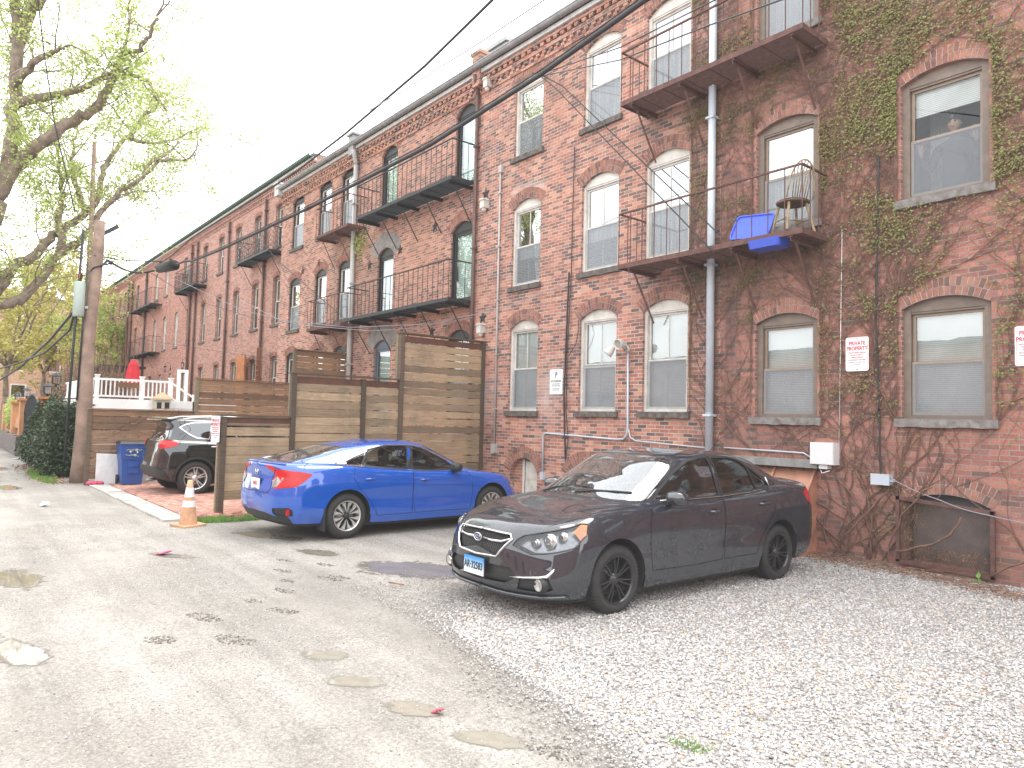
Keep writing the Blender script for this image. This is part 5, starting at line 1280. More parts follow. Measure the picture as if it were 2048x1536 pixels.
# dark b pillar panels and bright arc over the side glass
for s in (1,-1):
    b=MB(); P=[netC.ev(*[[t] for t in IC('s',y,z,(5,13),(5,8.3))])[0]+netC.nrm(*[[t] for t in IC('s',y,z,(5,13),(5,8.3))])[0]*.004 for y,z in densify([(-1.50,1.075),(-1.20,1.19),(-.94,1.275),(-.62,1.335),(-.2,1.33),(.05,1.295),(.35,1.165),(.62,1.02)],.1,False)]
    b.tube([Vector((p[0]*s,p[1],p[2])) for p in P],.008,5); b.build('window_arc_trim',M['chrome'],bcar)
    for (pts,nm) in (([(-.20,.965),(-.165,1.312),(-.265,1.318),(-.325,.972)],'door_pillar'),([(-1.035,1.035),(-.935,1.25),(-.985,1.235),(-1.085,1.045)],'door_pillar')):
        Q=[netC.ev(*[[t] for t in IC('s',y,z,(5,13),(5,8.3))])[0]+netC.nrm(*[[t] for t in IC('s',y,z,(5,13),(5,8.3))])[0]*.0055 for y,z in densify(pts,.05)]
        m_=MB(); m_.add([(p[0]*s,p[1],p[2]) for p in Q],[tuple(range(len(Q)))],0,.5); m_.build(nm,M['black_trim'],bcar)
    mirror(bcar,.81,.56,.97,M['plastic_dark'],s); handle(bcar,netC,-.02,.80,bp,s); handle(bcar,netC,-1.0,.84,bp,s)
    # inner reversing lamp cells
    r=MB(); Q=[T(.50,.83),T(.585,.895),T(.70,.885),T(.635,.755),T(.535,.745)]
    if s>0: QQ=netC.ev([q[0] for q in Q],[q[1] for q in Q])+netC.nrm([q[0] for q in Q],[q[1] for q in Q])*.007
    r.add([(p[0]*s,p[1],p[2]) for p in QQ],[tuple(range(len(QQ)))],0,.5); r.tube([Vector((QQ[0][0]*s,QQ[0][1]-.004,QQ[0][2])),Vector((QQ[2][0]*s,QQ[2][1]-.004,QQ[2][2]-.03))],.004,4,m=1); r.tube([Vector((QQ[1][0]*s,QQ[1][1]-.004,QQ[1][2])),Vector((QQ[4][0]*s,QQ[4][1]-.004,QQ[4][2]))],.004,4,m=1)
    r.build('reversing_lamp',[simple('clear_cell',(.30,.27,.26),.15,coat=.8),M['silver']],bcar)
    r=MB(); c=netC.ev(*[[t] for t in IC('f',.775,.415,(13,15),(0,3))])[0]; r.box(min(c[0]*s-.02*s,c[0]*s+.02*s),max(c[0]*s-.02*s,c[0]*s+.02*s),c[1]-.008,c[1]+.03,.37,.455); r.build('reflector',M['red_lens'],bcar)
    fl_=MB(); fl_.prism([(-1.70,.12),(-1.70,.45),(-1.72,.46),(-1.74,.14)],.70*s,.90*s,'x'); fl_.build('mud_flap',M['fab_black'],bcar)
c=netC.ev([16],[2.6])[0]
plate(bcar,(0,c[1]-.014,.765),.305,.155,'8\u00b7013',simple('ink_plate_red',(.5,.04,.06),.5),-1,size=.08)
em=MB(); yb=netC.ev([16],[3.4])[0][1]-.012
for x in (-.035,.035): em.tube([(x*1.25,yb,.965),(x*.9,yb,.885)],.008,5)
em.tube([(-.038,yb,.925),(.038,yb,.925)],.006,5); em.build('badge',M['chrome'],bcar)
lip=MB(); P=[netC.ev([j],[4.15])[0] for j in np.linspace(13.6,16,12)]
for s in (1,-1): lip.tube([Vector((p[0]*s,p[1]-.012,p[2]+.004)) for p in P],.012,6)
lip.build('boot_lip',bp,bcar)
for y in (1.35,-1.35):
    for s in (1,-1): wheel(bcar,s*.785,y,s,.322,.205,.222,'hubcap')
interior(bcar,.0,.93,-1,y_dash=.60,y_rear=-.85,half=.64)

# ---- black crossover --------------------------------------------------------
def suv_net():
    st=[(0,'f'),(.36,'f')]
    R0=[(0,2.12,.24),(.36,2.10,.24),(.64,2.0,.24),(.82,1.82,.25),(.86,1.68,.26),(.87,1.33,.26),(.87,.93,.25),(.87,.45,.25),(.87,-.1,.25),(.87,-.6,.25),(.87,-.95,.26),(.87,-1.33,.27),(.86,-1.70,.30),(.83,-1.95,.33),(.64,-2.10,.36),(.36,-2.15,.38),(0,-2.16,.38)]
    def lift(base,dz,dx,dyr=0,dyf=0): return [(x+(dx if x>.05 else 0)*(1 if x>.6 else .5),y+(dyr if y<-1.8 else (dyf if y>1.7 else 0)),z+dz) for x,y,z in base]
    R1=lift(R0,.15,.035,-.11,.10); R2=lift(R0,.38,.045,-.07,.12)
    R3=[(0,2.15,.82),(.36,2.10,.82),(.64,1.95,.83),(.82,1.78,.86),(.88,1.65,.88),(.905,1.33,.90),(.905,.93,.91),(.905,.45,.92),(.905,-.1,.93),(.905,-.6,.94),(.905,-.95,.95),(.905,-1.33,.96),(.89,-1.70,.97),(.85,-1.98,.98),(.68,-2.12,.99),(.38,-2.16,.99),(0,-2.17,.99)]
    R4=[(0,2.03,.96),(.35,1.99,.97),(.60,1.85,.98),(.76,1.68,1.0),(.81,1.55,1.02),(.84,1.30,1.04),(.86,.93,1.05),(.865,.45,1.06),(.866,-.1,1.07),(.866,-.6,1.085),(.866,-.95,1.10),(.862,-1.33,1.12),(.84,-1.70,1.13),(.80,-1.93,1.14),(.66,-2.07,1.14),(.38,-2.11,1.14),(0,-2.12,1.14)]
    R5=[(0,1.6,1.05),(.33,1.58,1.05),(.54,1.52,1.05),(.66,1.45,1.055),(.72,1.36,1.06),(.77,1.18,1.07),(.815,.93,1.08),(.83,.45,1.09),(.832,-.1,1.10),(.832,-.6,1.115),(.83,-.95,1.13),(.825,-1.33,1.15),(.80,-1.66,1.165),(.765,-1.87,1.18),(.63,-1.99,1.18),(.36,-2.03,1.18),(0,-2.04,1.18)]
    R6=[(0,1.12,1.11),(.28,1.10,1.11),(.48,1.05,1.11),(.58,1.0,1.11),(.65,.94,1.11),(.71,.88,1.11),(.76,.80,1.11),(.80,.43,1.12),(.82,-.1,1.13),(.82,-.6,1.145),(.818,-.95,1.16),(.81,-1.33,1.18),(.785,-1.64,1.195),(.745,-1.84,1.21),(.62,-1.95,1.215),(.35,-1.99,1.215),(0,-2.0,1.215)]
    R7=[(0,.78,1.36),(.26,.76,1.36),(.44,.70,1.36),(.54,.66,1.36),(.60,.61,1.36),(.65,.55,1.36),(.69,.47,1.36),(.74,.27,1.37),(.755,-.1,1.385),(.755,-.6,1.395),(.75,-.95,1.40),(.735,-1.33,1.40),(.70,-1.60,1.40),(.66,-1.76,1.41),(.55,-1.85,1.415),(.32,-1.89,1.42),(0,-1.90,1.42)]
    R8=[(0,.38,1.58),(.22,.37,1.58),(.38,.34,1.578),(.47,.31,1.575),(.53,.27,1.57),(.58,.21,1.565),(.62,.12,1.565),(.655,-.05,1.58),(.67,-.25,1.59),(.67,-.62,1.60),(.665,-.95,1.60),(.655,-1.30,1.59),(.64,-1.60,1.58),(.60,-1.82,1.575),(.50,-1.92,1.58),(.30,-1.96,1.585),(0,-1.97,1.587)]
    R9=[(0,.05,1.64),(.18,.04,1.64),(.31,.02,1.638),(.40,-.01,1.635),(.45,-.05,1.632),(.49,-.1,1.63),(.52,-.16,1.63),(.54,-.26,1.635),(.55,-.42,1.64),(.55,-.64,1.64),(.54,-.86,1.638),(.53,-1.06,1.634),(.50,-1.26,1.628),(.45,-1.42,1.62),(.36,-1.52,1.62),(.2,-1.57,1.622),(0,-1.58,1.623)]
    R10=[(0,-.2-.065*i,1.655-.0009*i) for i in range(17)]
    return [R0,R1,R2,R3,R4,R5,R6,R7,R8,R9,R10]
netS=Net([[(x,(y if y>-1.7 else -1.7+(y+1.7)*.68),z) for x,y,z in r_] for r_ in suv_net()]); IS=netS.inv
sp_=paint('black_pearl_paint',(.004,.007,.012),metal=.0,rough=.25)
scar=thing('parked_car','black crossover with roof rails parked behind the short slat fence and traffic cone','car',(-16.25-.905,4.52+1.33,0),math.atan2(.06,2.7))
door_f=[(.84,.34),(.88,.8),(.80,1.10),(-.2,1.115),(-.2,.34)]; door_r=[(-.21,.34),(-.21,1.115),(-1.0,1.15),(-1.10,1.13),(-1.10,.95),(-1.0,.78),(-.86,.60),(-.82,.36)]
wf=[(.62,1.16),(.30,1.40),(0,1.545),(-.19,1.56),(-.21,1.165)]; wr=[(-.28,1.17),(-.27,1.565),(-.80,1.57),(-.93,1.555),(-1.0,1.20)]
wq=[(-1.06,1.21),(-.99,1.55),(-1.35,1.54),(-1.52,1.50),(-1.62,1.44),(-1.44,1.30),(-1.30,1.23)]
T=lambda x,z:IS('f',x,z,(13.2,16),(1,6))
tls=[T(.52,1.13),T(.60,1.16),IS('s',-1.78,1.155,(12,14),(3,6)),IS('s',-1.58,1.11,(12,14),(3,6)),IS('s',-1.60,1.06,(12,14),(3,6)),IS('s',-1.85,1.02,(12,14),(3,6)),T(.68,.98),T(.55,1.03)]
regs=[dict(poly=tls,part='taillight',mat=M['red_lens'],off=.01),
 dict(poly=[(0,6.06),(5.35,6.10),(5.42,7.93),(0,7.96)],part='windscreen',mat=M['glass_dark'],off=-.003,both=True),
 dict(poly=[(13.4,6.1),(16,6.08),(16,7.8),(13.5,7.75)],part='rear_window',mat=M['glass_dark'],off=-.003,both=True),
 dict(poly=[(12.6,0),(16,0),(16,1.3),(14,1.3),(13,1.2)],part='lower_bumper',mat=M['plastic_dark'],off=.012,both=True)]
for cy in (1.33,-1.33):
    pts=circle(cy,.37,.455,0,180,26)+[(cy-.455,.26),(cy+.455,.26)]
    q=[IS('s',a,b,(3.2,13.4),(0,4.6)) for a,b in pts]; regs.append(dict(poly=q,part='wheel_arch_trim',id=int(cy>0),mat=M['plastic_dark'],off=.008))
old_gc=M['glass_car']; M['glass_car']=M['glass_dark']
parts=car_common(netS,sp_,scar,1.33,-1.33,.40,.37,regs,[door_f,door_r],[(wf,M['black_trim'],.02),(wr,M['black_trim'],.02),(wq,M['chrome'],.02)],None)
M['glass_car']=old_gc
for s in (1,-1):
    b=MB(); b.tube([(s*.60,-1.55,1.62),(s*.605,-1.3,1.665),(s*.61,-.6,1.69),(s*.60,.0,1.665),(s*.59,.15,1.62)],.022,6); b.build('roof_rail',M['silver'],scar)
    mirror(scar,.84,.60,1.15,M['plastic_dark'],s); handle(scar,netS,-.95,1.03,M['chrome'],s); handle(scar,netS,-.02,1.0,M['chrome'],s)
b=MB(); b.prism([(-1.55,1.628),(-1.98,1.612),(-2.0,1.59),(-1.84,1.55),(-1.55,1.57)],-.60,.60,'x'); b.build('spoiler',sp_,scar)
b=MB(); b.tube([(0,-1.95,1.30),(.1,-2.0,1.28),(.42,-1.99,1.30)],.010,5); b.build('wiper',M['plastic_dark'],scar)
b=MB(); b.tube([(-.35,-1.8,.27),(-.35,-2.0,.25)],.035,10); b.build('exhaust_pipe',M['galv'],scar)
for y in (1.33,-1.33):
    for s in (1,-1): wheel(scar,s*.80,y,s,.36,.215,.245,'silver')
interior(scar,.0,1.1,-1,y_dash=.55,y_rear=-.9,half=.66)
# ------------------------------------------------------------------ ground
def ground_mat():
    t=NT('lane_dirt'); co=t.coord()
    big=t.noise(.35,6,.6,vec=co); mid=t.noise(2.3,6,.7,vec=co); fine=t.noise(45,5,.75,vec=co); fine2=t.noise(140,3,.7,vec=co)
    c=t.mix(t.ramp(big,[(.35,0.),(.65,1.)]),(.258,.240,.217),(.362,.338,.308))
    c=t.mix(t.math('MULTIPLY',t.ramp(mid,[(.45,0.),(.7,1.)]),.45),c,(.20,.18,.16))
    c=t.mix(1,c,t.ramp(fine,[(.3,.5),(.7,1.42)]),'MULTIPLY')
    c=t.mix(1,c,t.ramp(fine2,[(.3,.65),(.7,1.3)]),'MULTIPLY')
    vo=t.new('ShaderNodeTexVoronoi'); vo.inputs['Scale'].default_value=42; t.link(co,vo.inputs['Vector'])
    st=t.math('MULTIPLY',t.ramp(vo.outputs['Distance'],[(.16,1.),(.26,0.)]),t.ramp(t.noise(1.6,4,.7,vec=co),[(.30,.25),(.6,1.)]))
    sc=t.ramp(vo.outputs['Color'],[(.2,(.12,.11,.11)),(.5,(.36,.33,.31)),(.8,(.62,.59,.57))]); c=t.mix(t.math('MULTIPLY',st,.95),c,sc)
    mp=t.new('ShaderNodeMapping'); mp.inputs['Scale'].default_value=(.12,1.6,1); mp.inputs['Rotation'].default_value=(0,0,.06); t.link(co,mp.inputs[0]); trk=t.ramp(t.noise(1.3,4,.6,vec=mp.outputs[0]),[(.4,.86),(.6,1.1)]); c=t.mix(1,c,trk,'MULTIPLY')
    damp=t.ramp(t.noise(.5,5,.65,vec=co),[(.5,0.),(.66,1.)]); c=t.mix(t.math('MULTIPLY',damp,.35),c,(.20,.175,.145))
    t.base(c); wet=t.ramp(t.noise(.8,4,.6,vec=co),[(.42,.62),(.62,.95)]); t.set(Roughness=wet)
    t.bump(t.math('ADD',t.math('ADD',fine,t.math('MULTIPLY',fine2,.5)),t.math('MULTIPLY',st,.8)),.6,.012)
    return t.m
M['lane']=ground_mat()
def grid_sheet(x0,x1,y0,y1,z,nx,ny,hf=None):
    mb=MB(); vs=[(x0+(x1-x0)*i/nx,y0+(y1-y0)*j/ny,z+(hf(x0+(x1-x0)*i/nx,y0+(y1-y0)*j/ny) if hf else 0)) for j in range(ny+1) for i in range(nx+1)]
    mb.add(vs,[(j*(nx+1)+i,j*(nx+1)+i+1,(j+1)*(nx+1)+i+1,(j+1)*(nx+1)+i) for j in range(ny) for i in range(nx)],0,.5,True); return mb
mb=MB(); mb.box(-260,120,-150,150,-.6,-.05); struct(mb,'ground',[M['lane']])
puds=[(-4.97,2.36,.24,.13,.6),(-4.37,2.29,.27,.13,.75),(-3.72,2.37,.24,.12,.5),(-3.13,2.50,.24,.11,.6),(-6.35,.56,.62,.17,.25),(-9.0,.80,.62,.24,.1),(-7.15,4.55,.95,.50,.5),(-8.75,4.0,.46,.16,.4),(-10.35,3.95,.75,.20,.5),(-9.5,2.42,.42,.13,.5),(-19.5,1.5,.7,.25,.1),(-26,1.7,.9,.3,0)]
def lane_h0(x,y): return .4*(.012*math.sin(x*1.3+y*.7)*math.sin(y*1.1)+.008*math.sin(x*2.9)*math.sin(y*3.1))-.008
def lane_h(x,y):
    h=lane_h0(x,y)
    for (px,py,a_,b_,t_) in puds:
        if abs(x-px)<3*a_+.4 and abs(y-py)<3*a_+.4:
            ww=math.exp(-max(0,(math.hypot(x-px,y-py)/(a_*1.3))**2-1)); h=h*(1-ww)+(lane_h0(px,py)-.001)*ww
    return h
struct(grid_sheet(-90,-14,-8,16,0,250,80,lane_h),'lane',[M['lane']])
struct(grid_sheet(-14,10,-8,16,0,300,300,lane_h),'lane',[M['lane']])
def blob(cx,cy,rx,ry,ang,n=28,rough=.18,seed=0):
    r=random.Random(seed); ph=[r.uniform(0,6.28) for _ in range(4)]; o=[]
    for k in range(n):
        t=2*math.pi*k/n; q=1+rough*math.sin(2*t+ph[0])+rough*.7*math.sin(3*t+ph[1])+rough*.5*math.sin(5*t+ph[2])+rough*.3*math.sin(8*t+ph[3])
        x,y=rx*q*math.cos(t),ry*q*math.sin(t); o.append((cx+x*math.cos(ang)-y*math.sin(ang),cy+x*math.sin(ang)+y*math.cos(ang)))
    return o
def puddle_mat(ca,cb2):
    t=NT('muddy_water'); co=t.coord(); ln=t.new('ShaderNodeVectorMath',operation='LENGTH'); t.link(co,ln.inputs[0]); r=ln.outputs['Value']
    geo=t.new('ShaderNodeNewGeometry'); n1=t.noise(3.2,5,.65,vec=geo.outputs['Position']); n2=t.noise(16,4,.6,vec=geo.outputs['Position'])
    r=t.math('ADD',r,t.math('MULTIPLY_ADD',n1,1.5,-.75)); r=t.math('ADD',r,t.math('MULTIPLY_ADD',n2,.6,-.3))
    water=t.ramp(r,[(.66,1.),(.76,0.)]); cov=t.ramp(r,[(.68,1.),(.86,0.)])
    c=t.mix(t.ramp(t.noise(2,3),[(.3,0.),(.7,1.)]),ca,cb2)
    t.base(c); t.set(Roughness=t.math('MULTIPLY_ADD',water,-.55,.58),IOR=1.33)
    bp_=t.new('ShaderNodeBump'); bp_.inputs['Distance'].default_value=.008; t.link(t.math('MULTIPLY',t.math('SUBTRACT',1.0,water),.7),bp_.inputs['Strength']); t.link(t.noise(45,5,.75,vec=geo.outputs['Position']),bp_.inputs['Height']); t.link(bp_.outputs[0],t.b.inputs['Normal'])
    tr=t.new('ShaderNodeBsdfTransparent'); mx=t.new('ShaderNodeMixShader'); t.link(t.math('MULTIPLY',cov,t.math('MULTIPLY_ADD',water,.35,.65)),mx.inputs[0]); t.link(tr.outputs[0],mx.inputs[1]); t.link(t.b.outputs[0],mx.inputs[2]); t.link(mx.outputs[0],t.out.inputs[0]); return t.m
M['puddle']=puddle_mat((.235,.215,.175),(.30,.28,.235)); M['puddle_dark']=puddle_mat((.17,.15,.12),(.24,.215,.18))
for i,(x,y,a,b,an_) in enumerate(puds):
    mb=MB(); p=[(1.5*math.cos(R_(12*k)),1.5*math.sin(R_(12*k)),0) for k in range(30)]; mb.add(p,[tuple(range(30))],0,.5); o=mb.build('puddle',[M['puddle'] if i<4 else M['puddle_dark']]); o.location=(x,y,lane_h0(x,y)+.0022); o.rotation_euler=(0,0,an_); o.scale=(a*1.05,b*1.1,1); tag(o,kind='structure')
# brick parking pad of the crossover
M['paving']=brick_mat('paving_brick','z',[(.0,(.20,.085,.07)),(.5,(.33,.13,.105)),(1,(.40,.19,.15))],mortar=(.22,.17,.15),bw=.2,rh=.1,mort=.006,stain=.25)
mb=MB(); mb.box(-19.4,-12.55,3.45,9.65,-.1,.022); struct(mb,'brick_paving',[M['paving']])
mb=MB(); x=-19.2
while x<-12.7: mb.box(x,x+.60,3.02+random.uniform(-.01,.01),3.40,-.1,.028+random.uniform(-.006,.004),0); x+=.615
struct(mb,'kerb',[simple('granite_strip',(.42,.41,.38),.85,var=.25,scale=6,tint=.15)])
# broken edge of the pad: lifted pavers
mb=MB()
for k in range(16):
    M4=Matrix.Translation((-12.45+random.uniform(-.25,.35),3.35+.075*k+random.uniform(-.03,.03),.03))@Euler((random.uniform(-.25,.25),random.uniform(-.3,.3),random.uniform(-.5,.5))).to_matrix().to_4x4()
    mb.obox(M4,.2,.1,.055,0)
tag(mb.build('loose_paver',simple('red_paver',(.32,.13,.11),.85,var=.3,tint=.3)),'loose tilted red pavers along the broken edge of the brick pad','pavers',kind='stuff')

# gravel bed
def gr_left(y):   # left limit of the gravel
    pts=[(-2,-2.2),(.3,-1.7),(1.6,-2.2),(2.45,-2.7),(2.86,-3.5),(3.16,-4.5),(3.45,-6.4),(4.2,-6.7),(5.5,-6.75),(8,-6.95),(9.65,-7.0)]
    for (a,b),(c,d) in zip(pts[:-1],pts[1:]):
        if a<=y<=c: return b+(d-b)*(y-a)/(c-a)
    return -7
def wall_h(x,y):   # the gravel drops towards the wall at the right
    return 0
    return -.16*max(0,min(1,(x+3.8)/1.6))*max(0,min(1,(y-8.3)/1.2))
def gravel_mat():
    t=NT('gravel_bed'); co=t.coord(); vo=t.new('ShaderNodeTexVoronoi'); vo.inputs['Scale'].default_value=46; t.link(co,vo.inputs['Vector'])
    c=t.ramp(vo.outputs['Color'],[(.15,(.26,.25,.24)),(.4,(.38,.36,.35)),(.6,(.46,.44,.43)),(.85,(.56,.54,.54))])
    c=t.mix(1,c,t.ramp(vo.outputs['Distance'],[(.1,1.),(.55,.72)]),'MULTIPLY'); t.base(c); t.set(Roughness=.85)
    t.bump(t.math('MULTIPLY',vo.outputs['Distance'],-1),.9,.02); return t.m
rg=random.Random(5); mb=MB(); ny=70; rows=[]
for i in range(ny+1):
    y=-2+11.65*i/ny; xl=gr_left(y)+.95+.12*math.sin(y*5.3)+rg.uniform(-.08,.08)
    for q in range(25):
        x=xl+(6-xl)*q/24; rows.append((x,y,.012+wall_h(x,y) if q else -.05))
mb.add(rows,[(i*25+q,i*25+q+1,(i+1)*25+q+1,(i+1)*25+q) for i in range(ny) for q in range(24)],0,.5,True)
struct(mb,'gravel_bed',[gravel_mat()])

# ------------------------------------------------------------------ fences
def slat_run(mb,axis,c,a0,a1,z0,z1,pitch=.157,bh=.141,th=.022,seed=0,m=0,gaps=1.0):
    r=random.Random(seed); z=z1-bh
    while z>z0-.05:
        zz=z+r.uniform(-.004,.004); hh=bh*r.uniform(.97,1.0); sag=r.uniform(-.004,.004)
        if axis=='x': 
            n=4
            e0,e1=r.uniform(-.007,.007),r.uniform(-.007,.007); q0,q1=r.uniform(-.004,.006),r.uniform(-.004,.006)
            V=[(c-th/2+q0,a0,zz+e0),(c+th/2+q0,a0,zz+e0),(c+th/2+q1,a1,zz+e1),(c-th/2+q1,a1,zz+e1)]; V+=[(x_,y_,z_+hh) for x_,y_,z_ in V]; mb.add(V,[(0,3,2,1),(4,5,6,7),(0,1,5,4),(1,2,6,5),(2,3,7,6),(3,0,4,7)],m,r.random())
        else: mb.box(a0,a1,c-th/2,c+th/2,zz,zz+hh,m,r.random())
        z-=pitch
def post(f,x,y,z1,w=.095,mat='post',z0=-.1):
    mb=MB(); mb.box(x-w/2,x+w/2,y-w/2,y+w/2,z0,z1); return mb.build('post',M[mat],f)
XF=-12.8
nf=thing('slat_fence','stepped slat fence in pale wood between the blue car and the crossover','fence')
for nm,a0,a1,zt,sd in (('slat_panel',4.05,5.19,1.69,1),('slat_panel',5.28,6.62,2.49,2),('slat_panel',6.70,7.46,2.49,3),('slat_panel',7.56,9.60,3.46,4)):
    mb=MB(); 
    if sd==1:
        r=random.Random(1); z=.26; 
        for k in range(9):
            mb.box(XF-.011,XF+.011,a0,a1,z,z+.150,0,r.random()); z+=.156 if k<6 else .180
        mb.box(XF-.012,XF+.012,a0,a1,1.60,1.69,1,.3)
    else: slat_run(mb,'x',XF,a0,a1,.1,zt-.13,seed=sd); mb.box(XF-.012,XF+.012,a0,a1,zt-.125,zt,1,.3)
    mb.build(nm,[M['fence'],simple('red_brown_board',(.12,.055,.035),.85,var=.3)],nf)
post(nf,XF,4.0,1.71); post(nf,XF,5.235,2.53); post(nf,XF,6.66,2.51); post(nf,XF,7.51,3.50,.10); post(nf,XF,9.60,3.50,.09)
mb=MB(); mb.box(XF-.10,XF+.06,3.93,5.19,1.715,1.745,0); mb.box(XF-.10,XF+.06,5.17,7.46,2.535,2.565,0); mb.box(XF-.10,XF+.06,7.44,9.65,3.505,3.535,0)
mb.build('cap_rail',M['post'],nf)
for bx in ((XF-.13,XF-.05,5.20,5.29,1.75,2.53),(XF-.15,XF-.05,7.45,7.56,2.57,3.50),(XF-.11,XF-.05,3.93,4.06,-.1,1.71)): mb=MB(); mb.box(*bx); mb.build('side_board',M['post_light'],nf)

XL=-19.55
lf=thing('slat_fence','long stepped dark slat fence behind the recycling bin and the crossover','fence')
for a0,a1,zt,sd in ((3.05,5.35,1.80,11),(5.45,7.95,2.66,12),(8.05,9.62,3.63,13)):
    mb=MB(); slat_run(mb,'x',XL,a0,a1,.1,zt,pitch=.168,bh=.151,seed=sd); mb.build('slat_panel',M['fence_dark'],lf)
for y,z in ((3.0,1.83),(5.40,2.70),(8.0,3.68),(9.6,3.66)): post(lf,XL,y,z,.09,'post_light' if y>5 else 'post')
mb=MB(); mb.box(XL-.06,XL+.06,2.95,5.35,1.80,1.825); mb.box(XL-.06,XL+.06,5.35,7.95,2.665,2.69); mb.box(XL-.06,XL+.06,7.95,9.65,3.635,3.66); mb.build('cap_rail',M['fence_dark'],lf)

# ------------------------------------------------------------------ recycling bin, board, cone, litter
rb=thing('recycling_bin','blue wheeled recycling bin with black lid against the dark slat fence','bin',(-19.15,3.86,0),R_(88))
def tub(prof,m=0,n=4):
    mb=MB(); vs=[]
    for (hx,hy,z,cy) in prof:
        for a,b in ((-1,-1),(1,-1),(1,1),(-1,1)):
            for q in range(3):
                t=math.atan2(b,a)+(q-1)*.25; vs.append((a*hx-.03*a*(1-abs(math.cos((q-1)*.9)))*0,b*hy+cy,z))
    return vs
blue_pl=simple('blue_plastic',(.025,.085,.33),.45,var=.10,scale=5,dirt=.15)
mb=MB(); 
def frus(mb,x0,x1,y0,y1,z0,X0,X1,Y0,Y1,z1,m=0): mb.add([(x0,y0,z0),(x1,y0,z0),(x1,y1,z0),(x0,y1,z0),(X0,Y0,z1),(X1,Y0,z1),(X1,Y1,z1),(X0,Y1,z1)],[(0,3,2,1),(4,5,6,7),(0,1,5,4),(1,2,6,5),(2,3,7,6),(3,0,4,7)],m,.5)
frus(mb,-.21,.21,-.25,.22,.04,-.25,.25,-.30,.27,.62); frus(mb,-.262,.262,-.315,.28,.622,-.285,.285,-.34,.30,.96); mb.box(-.295,.295,-.35,.31,.962,.99)
mb.box(-.11,.11,-.312,-.30,.30,.58); mb.tube([(-.10,-.335,.47),(.10,-.335,.47)],.013,6)
mb.build('body',blue_pl,rb)
mb=MB(); frus(mb,-.31,.31,-.37,.33,.993,-.28,.28,-.32,.30,1.05); mb.tube([(-.22,.36,.98),(.22,.36,.98)],.018,6); mb.build('lid',M['plastic_dark'],rb)
for s in (-1,1):
    mb=MB(); mb.lathe([(.0,-.025),(.11,-.025),(.12,-.015),(.12,.015),(.11,.025),(0,.025)],'x',(s*.25,.24,.12),18); mb.build('wheel',M['fab_black'],rb)
mb=MB()
for k in range(3):
    a0=R_(90+120*k); 
    pts=[(.075*math.cos(a0+t),.075*math.sin(a0+t)) for t in (0,.3,.6,.9,1.2)]
    for p,q in zip(pts[:-1],pts[1:]): mb.bar((p[0],-.343,.80+p[1]),(q[0],-.343,.80+q[1]),.028,.004)
    e=a0+1.2; c=(.075*math.cos(e),.075*math.sin(e)); mb.prism([(c[0]+.035*math.cos(e),.80+c[1]+.035*math.sin(e)),(c[0]-.035*math.cos(e),.80+c[1]-.035*math.sin(e)),(.085*math.cos(e+.55),.80+.085*math.sin(e+.55))],-.346,-.340,'y')
mb.build('recycling_symbol',simple('print_white',(.75,.75,.75),.5),rb)
yl=simple('yellow_scrawl',(.42,.36,.10),.6); mb=MB(); mb.tube([(-.16,-.346,.84),(-.10,-.346,.87),(-.04,-.347,.83),(.06,-.347,.88),(.12,-.347,.84),(.17,-.346,.86)],.008,4); mb.tube([(-.18,-.345,.74),(-.1,-.345,.72),(0,-.345,.74),(.1,-.345,.70)],.008,4); mb.build('graffiti',yl,rb)
mb=MB(); mb.prism([(3.17,0),(3.66,0),(3.66,.72),(3.17,.75)],XL+.10,XL+.12,'x'); o=mb.build('white_board',simple('white_board',(.70,.69,.68),.6,var=.05,dirt=.25)); tag(o,'white rectangular board leaning on the dark fence left of the bin','board')
mb=MB(); mb.prism([(4.15,0),(5.6,0),(5.55,.45),(4.15,.72)],XL+.10,XL+.13,'x'); tag(mb.build('white_board',simple('white_sheet',(.62,.61,.60),.6,var=.08,dirt=.35)),'white sheet leaning on the dark fence between the bin and the crossover','board')
mb=MB()
for k in range(5): mb.lathe([(0,.0),(.06,.02),(.07,.06),(.03,.10),(0,.11)],'z',(XL+.25+.08*random.random(),3.02+.06*k,0),8,0,random.random())
tag(mb.build('plastic_bag',simple('red_plastic',(.45,.05,.10),.5,var=.3)),'crumpled red plastic bag beside the white board at the fence foot','bag')
cn=thing('traffic_cone','faded orange traffic cone with two pale collars at the edge of the brick pad','cone',(-11.86,3.24,.0),.35)
corange=simple('faded_orange',(.58,.33,.19),.6,var=.18,scale=7,dirt=.35)
mb=MB(); mb.box(-.19,.19,-.19,.19,.0,.03); mb.build('base',corange,cn)
mb=MB(); H=.71; rr=lambda z:.135-.105*(z/H)
mb.lathe([(rr(z),z+.03) for z in (0,.12,.25,.40,.55,.68)]+[(.028,.71),(0,.71)],'z',(0,0,0),28)
o=mb.build('cone_body',corange,cn)
mb=MB(); mb.lathe([(rr(z)+.003,z+.03) for z in (.27,.37)],'z',(0,0,0),28); mb.lathe([(rr(z)+.003,z+.03) for z in (.42,.57)],'z',(0,0,0),28); mb.build('reflective_collar',simple('reflective_band',(.72,.70,.72),.5,var=.08,dirt=.15),cn)
cn.rotation_euler=(R_(2),R_(3),.35)
